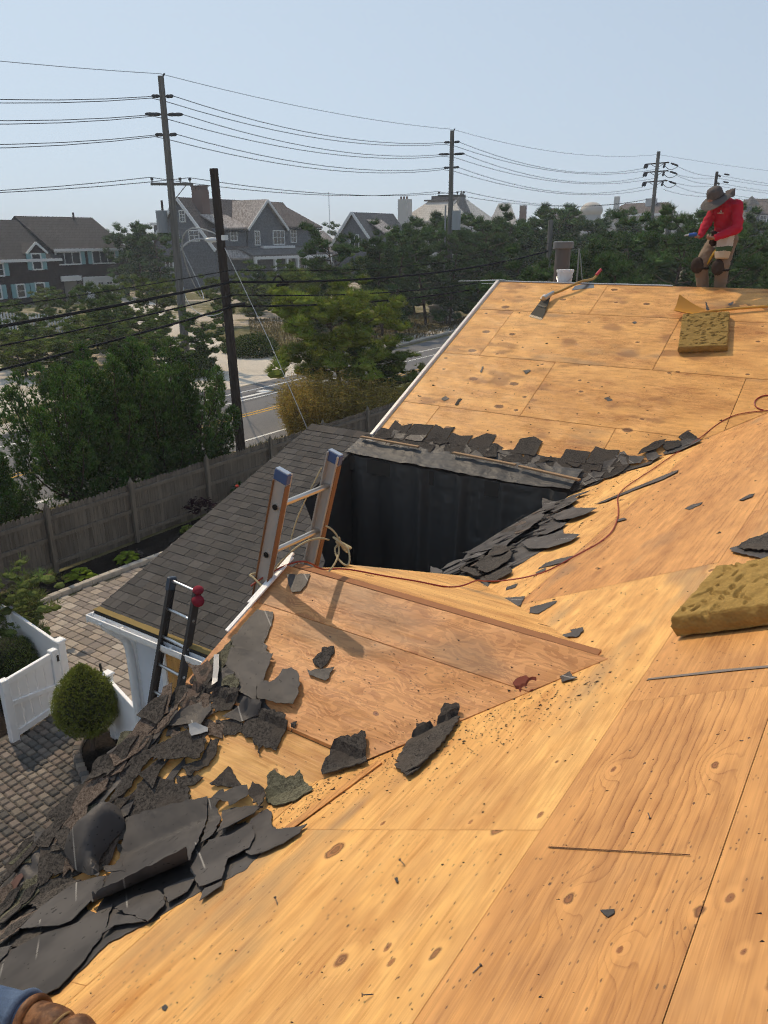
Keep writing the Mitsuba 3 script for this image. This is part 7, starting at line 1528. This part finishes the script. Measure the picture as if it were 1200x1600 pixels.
# vent pipe and things just past the ridge
k = thing('round_vent', 'round capped metal vent pipe behind the far ridge', 'vent pipe')
put(k + '__pipe', tube([(-4.99, 12.6, 5.2), (-4.99, 12.6, 6.50)], .125, 20), 'satin', (.10, .085, .078), smooth=40)
put(k + '__cap', tube([(-4.99, 12.6, 6.43), (-4.99, 12.6, 6.435), (-4.99, 12.6, 6.53), (-4.99, 12.6, 6.54)], [.145, .165, .165, .14], 20), 'satin', (.15, .15, .15), smooth=40)
k = thing('white_bucket', 'white bucket upside down on the back slope behind the roof shovel', 'bucket')
by, bz = 12.02, zr - .115
put(k + '__body', tube([(-4.70, by, bz), (-4.70, by, bz + .30)], [.10, .125], 16), 'satin', (.60, .62, .64), smooth=40); put(k + '__rim', tube([(-4.70, by, bz + .27), (-4.70, by, bz + .31)], .135, 16), 'satin', (.64, .66, .68))
put(k + '__handle', tube(smooth_path([(-4.83, by, bz + .2), (-4.70, by - .15, bz + .1), (-4.57, by, bz + .2)], 5), .006), 'metal', (.5, .5, .5))
k = thing('wire_mast', 'thin pale mast with a guy wire behind the white bucket', 'mast')
put(k + '__pole', tube([(-11.6, 31, 0), (-11.6, 31, 6.15)], .035, 5), 'matte', (.25, .24, .22)); put(k + '__guy', tube([(-11.55, 31, 6.0), (-10.9, 30.4, 3.5)], .02, 5), 'matte', (.25, .24, .22))
# ------------------------------------------------------------------ people
def body_mesh(bones, ln=.02, it=10):
    ms = []
    for (a, ra, b, rb) in bones:
        def sph(p, r): return m3.Manifold.sphere(r, 20).translate([float(w) for w in p])
        ms.append(m3.Manifold.batch_hull([sph(a, ra), sph(b, rb)]))
    M_ = m3.Manifold.batch_boolean(ms, m3.OpType.Add).refine_to_length(ln); k = M_.to_mesh(); t = tm(np.array(k.vert_properties[:, :3]), np.array(k.tri_verts)); t.merge_vertices()
    trimesh.smoothing.filter_taubin(t, iterations=it); return t
def lerp(a, b, t): return a + (b - a) * t
def hand_bones(wrist, fw_, pn, sz=1., curl=.6, thumb=1):
    """palm and five separate bent fingers; fw_: along the hand, pn: palm normal."""
    f_ = unit(fw_); p = unit(pn - f_ * (pn @ f_)); s = np.cross(f_, p); out = []
    kn_ = wrist + f_ * .075 * sz
    out += [(wrist, .020 * sz, kn_ + s * .024 * sz, .016 * sz), (wrist, .020 * sz, kn_ - s * .024 * sz, .016 * sz), (kn_ + s * .024 * sz, .016 * sz, kn_ - s * .024 * sz, .016 * sz)]
    for i, (o, L) in enumerate(((.030, .062), (.010, .072), (-.010, .068), (-.030, .054))):
        a = kn_ + s * o * sz; c = curl * (1 + .1 * i); b = a + (f_ * math.cos(c * .6) + p * math.sin(c * .6)) * L * .5 * sz; e = b + (f_ * math.cos(c * 1.8) + p * math.sin(c * 1.8)) * L * .5 * sz
        out += [(a, .0095 * sz, b, .0085 * sz), (b, .0085 * sz, e, .007 * sz)]
    t0 = wrist + f_ * .03 * sz + s * .024 * sz * thumb; t1 = t0 + (s * thumb * .7 + f_ * .7 + p * .3) * .035 * sz; t2 = t1 + (f_ * .8 + p * .5) * .032 * sz
    out += [(wrist, .018 * sz, t0, .013 * sz), (t0, .013 * sz, t1, .011 * sz), (t1, .011 * sz, t2, .008 * sz)]
    return out
w = thing('roofer', 'roofer in red long sleeved shirt, tan trousers and grey bucket hat, standing on the ridge', 'person')
F_ = unit(V(-.50, -.86, 0)); Lf = unit(V(.86, -.50, 0))
hipL, hipR = V(-2.36, 12.02, 6.56), V(-2.53, 12.10, 6.56)
knL, knR = V(-2.38, 11.90, 6.21), V(-2.66, 11.92, 6.23)
anL, anR = V(-2.385, 12.00, 5.84), V(-2.615, 12.03, 5.84)
pel, wai, che, nec = V(-2.45, 12.05, 6.60), V(-2.44, 12.02, 6.72), V(-2.44, 11.93, 6.96), V(-2.475, 11.86, 7.06)
hed = V(-2.545, 11.75, 7.07)
shL, shR = V(-2.285, 11.88, 6.99), V(-2.575, 12.00, 6.98)
elL, elR = V(-2.225, 11.80, 6.70), V(-2.645, 11.84, 6.76)
wrL, wrR = V(-2.47, 11.66, 6.585), V(-2.665, 11.66, 6.61)
faceF = unit(F_ + V(0, 0, -.75))
bones = [(hipL, .085, knL, .06), (hipR, .085, knR, .06), (knL, .058, anL, .042), (knR, .058, anR, .042), (hipL, .095, hipR, .095), (pel, .105, wai, .10), (wai, .10, che, .115), (che, .115, nec, .06), (shL, .058, shR, .058), (shL, .056, che, .09), (shR, .056, che, .09),
         (shL, .053, elL, .042), (elL, .042, wrL, .028), (shR, .053, elR, .042), (elR, .042, wrR, .028), (nec, .052, hed, .052), (anL, .04, anL + F_ * .14 + V(0, 0, -.06), .032), (anR, .04, anR + F_ * .14 + V(0, 0, -.06), .032),
         (hed, .082, hed + faceF * .05 + V(0, 0, .03), .075), (hed + faceF * .06, .05, hed + faceF * .085 + V(0, 0, -.05), .038), (hed + faceF * .10, .018, hed + faceF * .135 + V(0, 0, -.012), .012)]
bones += hand_bones(wrL, unit(V(-.95, -.28, -.05)), V(-.1, .5, .8), .92, .8, 1) + hand_bones(wrR, unit(V(-.75, -.62, -.05)), V(.5, -.2, .8), .92, .8, -1)
put(w + '__body', body_mesh(bones, .018, 6), 'satin', (.30, .16, .11), smooth=True)
g = .016
sb = [(wai + V(0, 0, -.06), .135, wai, .132), (wai, .132, che, .145), (che, .14, lerp(che, nec, .8), .075), (shL, .080, shR, .080), (shL, .076, che, .11), (shR, .076, che, .11), (shL, .076, elL, .064), (elL, .064, lerp(elL, wrL, .93), .044), (shR, .076, elR, .064), (elR, .064, lerp(elR, wrR, .93), .044)]
sm = body_mesh(sb, .016, 8); vv_ = np.array(sm.vertices); vv_ += np.array(sm.vertex_normals) * (.034 * (meshkit.fbm(vv_ * V(13, 13, 24), 3) - .5))[:, None]; sm.vertices = vv_
put(w + '__shirt', sm, 'matte', (.43, .022, .045), smooth=True)
tb = [(pel + V(0, 0, .04), .122, pel, .125), (hipL, .122, hipR, .122), (hipL, .118, knL, .095), (hipR, .118, knR, .095), (knL, .093, anL + V(0, 0, .03), .080), (knR, .093, anR + V(0, 0, .03), .080)]
sm = body_mesh(tb, .018, 8); vv_ = np.array(sm.vertices); vv_ += np.array(sm.vertex_normals) * (.034 * (meshkit.fbm(vv_ * V(12, 12, 22) + 5, 3) - .5))[:, None]; sm.vertices = vv_
put(w + '__trousers', sm, 'matte', (.21, .155, .112), smooth=True)
for a in (anL, anR): put(w + '__boot', body_mesh([(a + V(0, 0, .03), .055, a + V(0, 0, -.05), .055), (a + V(0, 0, -.05), .055, a + F_ * .15 + V(0, 0, -.07), .048)], .02, 6), 'matte', (.16, .07, .04), smooth=True)
for a, b in ((knL, anL), (knR, anR)):
    q = a + F_ * .072; pdm = trimesh.creation.icosphere(3, 1.); pdm.vertices[:] *= V(.088, .062, .11); pdm.apply_translation(q + V(0, 0, -.01)); put(w + '__knee_pad', pdm, 'matte', (.045, .032, .026), smooth=True)
    put(w + '__knee_strap', trimesh.creation.torus(.096, .014, 24, 8).apply_translation(a + V(0, .01, -.05)), 'matte', (.03, .024, .02), smooth=True)
put(w + '__belt', trimesh.creation.torus(.128, .022, 32, 8).apply_transform(np.diag([1.12, 1, 1, 1])).apply_translation(pel + V(0, -.01, .06)), 'matte', (.05, .035, .03), smooth=True)
# tool pouches and holster
pc = pel + Lf * .17 + F_ * .135
def pouch(c, sx, sy, sz, lean): 
    m_ = m3.Manifold.batch_hull([m3.Manifold.sphere(.02, 10).translate([x_ * sx * (1 if z_ > 0 else .8), y_ * sy, z_ * sz]) for x_ in (-1, 1) for y_ in (-1, 1) for z_ in (-1, 1)]).refine_to_length(.03).to_mesh()
    t = tm(np.array(m_.vert_properties[:, :3]), np.array(m_.tri_verts)); t.apply_transform(trimesh.transformations.rotation_matrix(lean, F_)); t.apply_transform(trimesh.transformations.rotation_matrix(math.atan2(Lf[1], Lf[0]), (0, 0, 1))); t.apply_translation(c); return t
put(w + '__tool_pouch', pouch(pc + V(0, 0, -.06), .085, .045, .105, .1), 'matte', (.50, .46, .40))
put(w + '__lower_pouch', pouch(pc + V(-.01, -.02, -.235), .075, .04, .035, .1), 'matte', (.50, .40, .28))
put(w + '__pouch_band', pouch(pc + V(0, -.012, -.165), .082, .045, .02, .1), 'matte', (.06, .10, .05))
put(w + '__holster', pouch(pel - Lf * .04 + F_ * .13 + V(0, 0, -.07), .028, .02, .13, -.55), 'matte', (.04, .022, .02))
lg = shL * .30 + shR * .70 + 0; ctr = lerp(che, wai, .30) + F_ * .152 + Lf * .045
tri_ = np.array([ctr + Lf * -.012 + V(0, 0, .02), ctr + Lf * .038 + V(0, 0, .02), ctr + Lf * .013 + V(0, 0, .055)])
put(w + '__shirt_print', cat([tm(np.vstack([tri_, tri_ + F_ * .004]), [(0, 1, 2), (5, 4, 3), (0, 3, 4), (0, 4, 1), (1, 4, 5), (1, 5, 2), (2, 5, 3), (2, 3, 0)]), beam(ctr + Lf * -.035 + V(0, 0, .012) + F_ * .003, ctr + Lf * .06 + V(0, 0, .008) + F_ * .003, .006, .012)]), 'matte', (.50, .46, .44))
# bucket hat, tilted with the head
hatN = unit(V(-.28, -.42, .9)); hx = unit(np.cross(hatN, V(.3, .9, 0))); hy = np.cross(hatN, hx)
prof = [(0, .145), (.04, .143), (.078, .128), (.098, .095), (.104, .04), (.106, .005), (.12, -.002), (.15, -.018), (.185, -.042), (.20, -.058), (.199, -.062), (.18, -.046), (.14, -.020), (.10, -.008)]
th_ = np.linspace(0, 2 * np.pi, 37)[:-1]; vv_, ff_ = [], []
for (rr, hh) in prof:
    wv_ = 1 + .06 * np.sin(th_ * 3 + 1) * (rr > .12); 
    vv_.append(hed + V(0, 0, .025) + np.outer(np.cos(th_) * rr * wv_, hx) + np.outer(np.sin(th_) * rr * wv_ * 1.08, hy) + np.outer(np.full(36, hh) + .02 * np.cos(th_ * 2 + .5) * (rr > .14), hatN))
vv_ = np.vstack(vv_)
for i in range(len(prof) - 1):
    for j in range(36): a_, b_, c_, d_ = i * 36 + j, i * 36 + (j + 1) % 36, (i + 1) * 36 + (j + 1) % 36, (i + 1) * 36 + j; ff_ += [(a_, d_, c_), (a_, c_, b_)]
put(w + '__hat', tm(vv_, ff_), 'matte', (.105, .095, .092), smooth=50)
put(w + '__hat_band', trimesh.creation.torus(.106, .008, 36, 8).apply_transform(np.vstack([np.c_[np.stack([hx, hy, hatN], 1), (hed + V(0, 0, .025) + hatN * .012)], [0, 0, 0, 1]])), 'matte', (.06, .05, .045), smooth=True)
fl = [hed + V(.09, .10, .10), hed + V(.20, .10, .13), hed + V(.215, .06, .03), hed + V(.13, .02, .02), hed + V(.15, .16, .05)]
put(w + '__hat_flap', trimesh.convex.convex_hull(np.array(fl + [q + V(.01, .01, .012) for q in fl])), 'matte', (.125, .105, .098))
k = thing('blue_glove', 'blue and white work glove held in the hands of the roofer', 'glove')
gp = wrR + V(-.045, -.09, .018)
put(k + '__palm', body_mesh([(gp, .026, gp + V(-.07, .01, -.005), .024), (gp + V(0, .02, 0), .024, gp + V(-.07, .04, 0), .02)], .012, 4), 'matte', (.04, .10, .32), smooth=True)
put(k + '__fingers', body_mesh([(gp + V(-.07, .0, 0), .012, gp + V(-.135, .0, -.012), .009), (gp + V(-.07, .02, 0), .012, gp + V(-.13, .03, -.012), .009), (gp + V(-.06, .04, .01), .011, gp + V(-.11, .055, 0), .008)], .008, 3), 'matte', (.45, .48, .50), smooth=True)
k = thing('hammer', 'yellow handled hammer hanging in the belt loop of the roofer', 'hammer')
h0 = pel + Lf * .05 + F_ * .15 + V(0, 0, -.17); h1 = h0 + V(-.10, 0, -.19)
put(k + '__handle', tube([h0, h1], [.016, .019], 8), 'satin', (.55, .33, .03)); put(k + '__head', beam(h0 + V(-.04, 0, .02), h0 + V(.06, .0, .05), .03, .03, b=.006), 'metal', (.10, .09, .09))
# the second person, seated on the deck: only a leg and boot in view
s = thing('seated_person', 'person at the lower left corner, only blue jeans cuff and brown boot in view', 'person')
ank = V(-1.62, .715, zM(-1.62, 0) + .070); kne = V(-2.13, .59, zM(-2.13, 0) + .20); hip = V(-2.0, .02, zM(-2.0, 0) + .14); hip2 = V(-1.84, -.26, zM(-1.84, 0) + .14); kne2 = V(-2.30, -.15, hip2[2] + .10); ank2 = V(-2.16, -.55, zM(-2.16, 0) + .10)
toe = V(-1.46, .725, zM(-1.46, 0) + .050);
tor = [(hip * .5 + hip2 * .5), V(-1.73, -.28, hip[2] + .24), V(-1.68, -.36, hip[2] + .46), V(-1.71, -.36, hip[2] + .56), V(-1.75, -.36, hip[2] + .68)]
bn = [(hip, .075, kne, .055), (kne, .055, ank, .04), (ank, .04, toe, .03), (hip2, .075, kne2, .055), (kne2, .055, ank2, .04), (ank2, .04, ank2 + V(.16, .0, -.02), .03), (hip, .095, hip2, .095), (tor[0], .11, tor[1], .11), (tor[1], .11, tor[2], .12), (tor[2], .10, tor[3], .05), (tor[3], .05, tor[4], .085), (tor[4], .085, tor[4] + V(-.03, .03, .04), .08), (tor[2] + V(.02, .17, 0), .055, tor[2] + V(-.02, -.17, 0), .055),
      (tor[2] + V(.02, .17, 0), .05, V(-1.83, -.05, hip[2] + .25), .04), (V(-1.83, -.05, hip[2] + .25), .04, V(-2.03, .05, hip[2] + .16), .028), (tor[2] + V(-.02, -.17, 0), .05, V(-1.78, -.60, hip[2] + .25), .04), (V(-1.78, -.60, hip[2] + .25), .04, V(-2.0, -.52, hip[2] + .14), .028)]
bn += hand_bones(V(-2.03, .05, hip[2] + .16), V(-1, .2, -.1), V(0, 0, -1), .95, .5) + hand_bones(V(-2.0, -.52, hip[2] + .14), V(-1, .1, -.2), V(0, 0, -1), .95, .5, -1)
put(s + '__body', body_mesh(bn, .03, 6), 'satin', (.34, .19, .13), smooth=True)
put(s + '__shirt', body_mesh([(tor[0] + V(0, 0, .06), .13, tor[1], .125), (tor[1], .125, tor[2], .135), (tor[2], .115, tor[3] - V(0, 0, .04), .07), (tor[2] + V(.02, .17, 0), .07, tor[2] + V(-.02, -.17, 0), .07), (tor[2] + V(.02, .17, 0), .065, V(-1.81, .0, hip[2] + .32), .055), (tor[2] + V(-.02, -.17, 0), .065, V(-1.77, -.56, hip[2] + .3), .055)], .025, 6), 'matte', (.30, .31, .33), smooth=True)
def b_denim(p, n, uv): return .0007 * noise(p.x * 500, p.y * 500, p.z * 500) + .008 * fbm(p.x * 22, p.y * 22, p.z * 22, 3)
def c_denim(p, n, uv): return mix((.030, .055, .110), (.13, .18, .27), fbm(p.x * 14, p.y * 14, p.z * 14, 3)) * (.8 + .4 * noise(p.x * 300, p.y * 300, p.z * 300))
scene['denim'] = two({'type': 'bumpmap', 'bump': proc(b_denim, 1e-3), 'scale': 1., 'b': pr(proc(c_denim), .95, .1)})
cuff = lerp(ank, kne, .14)
put(s + '__jeans', body_mesh([(hip, .115, hip2, .115), (hip, .105, kne, .085), (kne, .082, cuff, .064), (hip2, .105, kne2, .085), (kne2, .085, lerp(ank2, kne2, .14), .07)], .02, 6), 'denim', smooth=True)
cd = unit(ank - kne); cx_ = unit(np.cross(cd, V(0, 0, 1))); cz_ = np.cross(cx_, cd)
put(s + '__jeans_cuff', trimesh.creation.torus(.064, .012, 40, 10).apply_transform(np.vstack([np.c_[np.stack([cx_, cz_, cd], 1), cuff + cd * .012], [0, 0, 0, 1]])).apply_transform(np.eye(4)), 'denim', smooth=True)
def c_boot(p, n, uv): return mix((.075, .030, .011), (.23, .105, .042), smoothstep(.3, .7, fbm(p.x * 30, p.y * 30, p.z * 30, 4))) * (.8 + .4 * noise(p.x * 220, p.y * 220, p.z * 220))
scene['boot_leather'] = two({'type': 'bumpmap', 'bump': proc(lambda p, n, uv: .003 * fbm(p.x * 60, p.y * 60, p.z * 60, 3), 1e-3), 'scale': 1., 'b': pr(proc(c_boot), .6, .35)})
fd_ = unit(toe - ank); 
put(s + '__boot', body_mesh([(cuff + cd * .03, .052, ank, .052), (ank, .052, ank + fd_ * .05, .054), (ank + fd_ * .045, .052, ank + fd_ * .075, .052), (ank + fd_ * .11, .036, toe + V(0, 0, .006), .040), (ank + V(-.02, 0, -.035), .042, toe + V(0, 0, -.008), .040), (toe + V(0, 0, .010), .046, toe + fd_ * .035, .038)], .012, 8), 'boot_leather', smooth=True)
put(s + '__boot_sole', body_mesh([(ank + V(-.03, 0, -.075), .030, toe + V(.01, .022, -.040), .020), (ank + V(-.03, 0, -.075), .030, toe + V(.01, -.022, -.040), .020), (toe + V(.01, .022, -.040), .020, toe + V(.045, 0, -.030), .018)], .012, 4), 'matte', (.09, .05, .03), smooth=True)
for i in range(4):
    q = lerp(ank, toe, .12 + .2 * i) + V(0, 0, .046 - .002 * i); put(s + '__boot_lace', tube(smooth_path([q + V(0, .034, -.012), q + V(.01, 0, .008), q + V(0, -.034, -.012)], 4), .0035, 5), 'matte', (.30, .20, .09))
put(s + '__boot_collar', trimesh.creation.torus(.056, .012, 36, 10).apply_transform(np.vstack([np.c_[np.stack([cx_, cz_, cd], 1), cuff + cd * .045], [0, 0, 0, 1]])), 'boot_leather', smooth=True)
put(s + '__boot', body_mesh([(lerp(ank2, kne2, .1), .056, ank2, .057), (ank2, .057, ank2 + V(.17, 0, -.03), .045)], .02, 6), 'boot_leather', smooth=True)
# ------------------------------------------------------------------ sea haze
scene['haze_air'] = {'type': 'homogeneous', 'albedo': {'type': 'rgb', 'value': [.95, .95, .95]}, 'sigma_t': {'type': 'rgb', 'value': [.00066, .00072, .00080]}}
scene['camera']['medium'] = {'type': 'ref', 'id': 'haze_air'}
scene['haze'] = {'type': 'cube', 'to_world': T().translate([0, 0, 11]).scale([9500, 9500, 12]), 'bsdf': {'type': 'null'}, 'interior': {'type': 'ref', 'id': 'haze_air'}}
tag('haze', 'thin pale sea haze over the whole place', 'haze', kind='stuff')
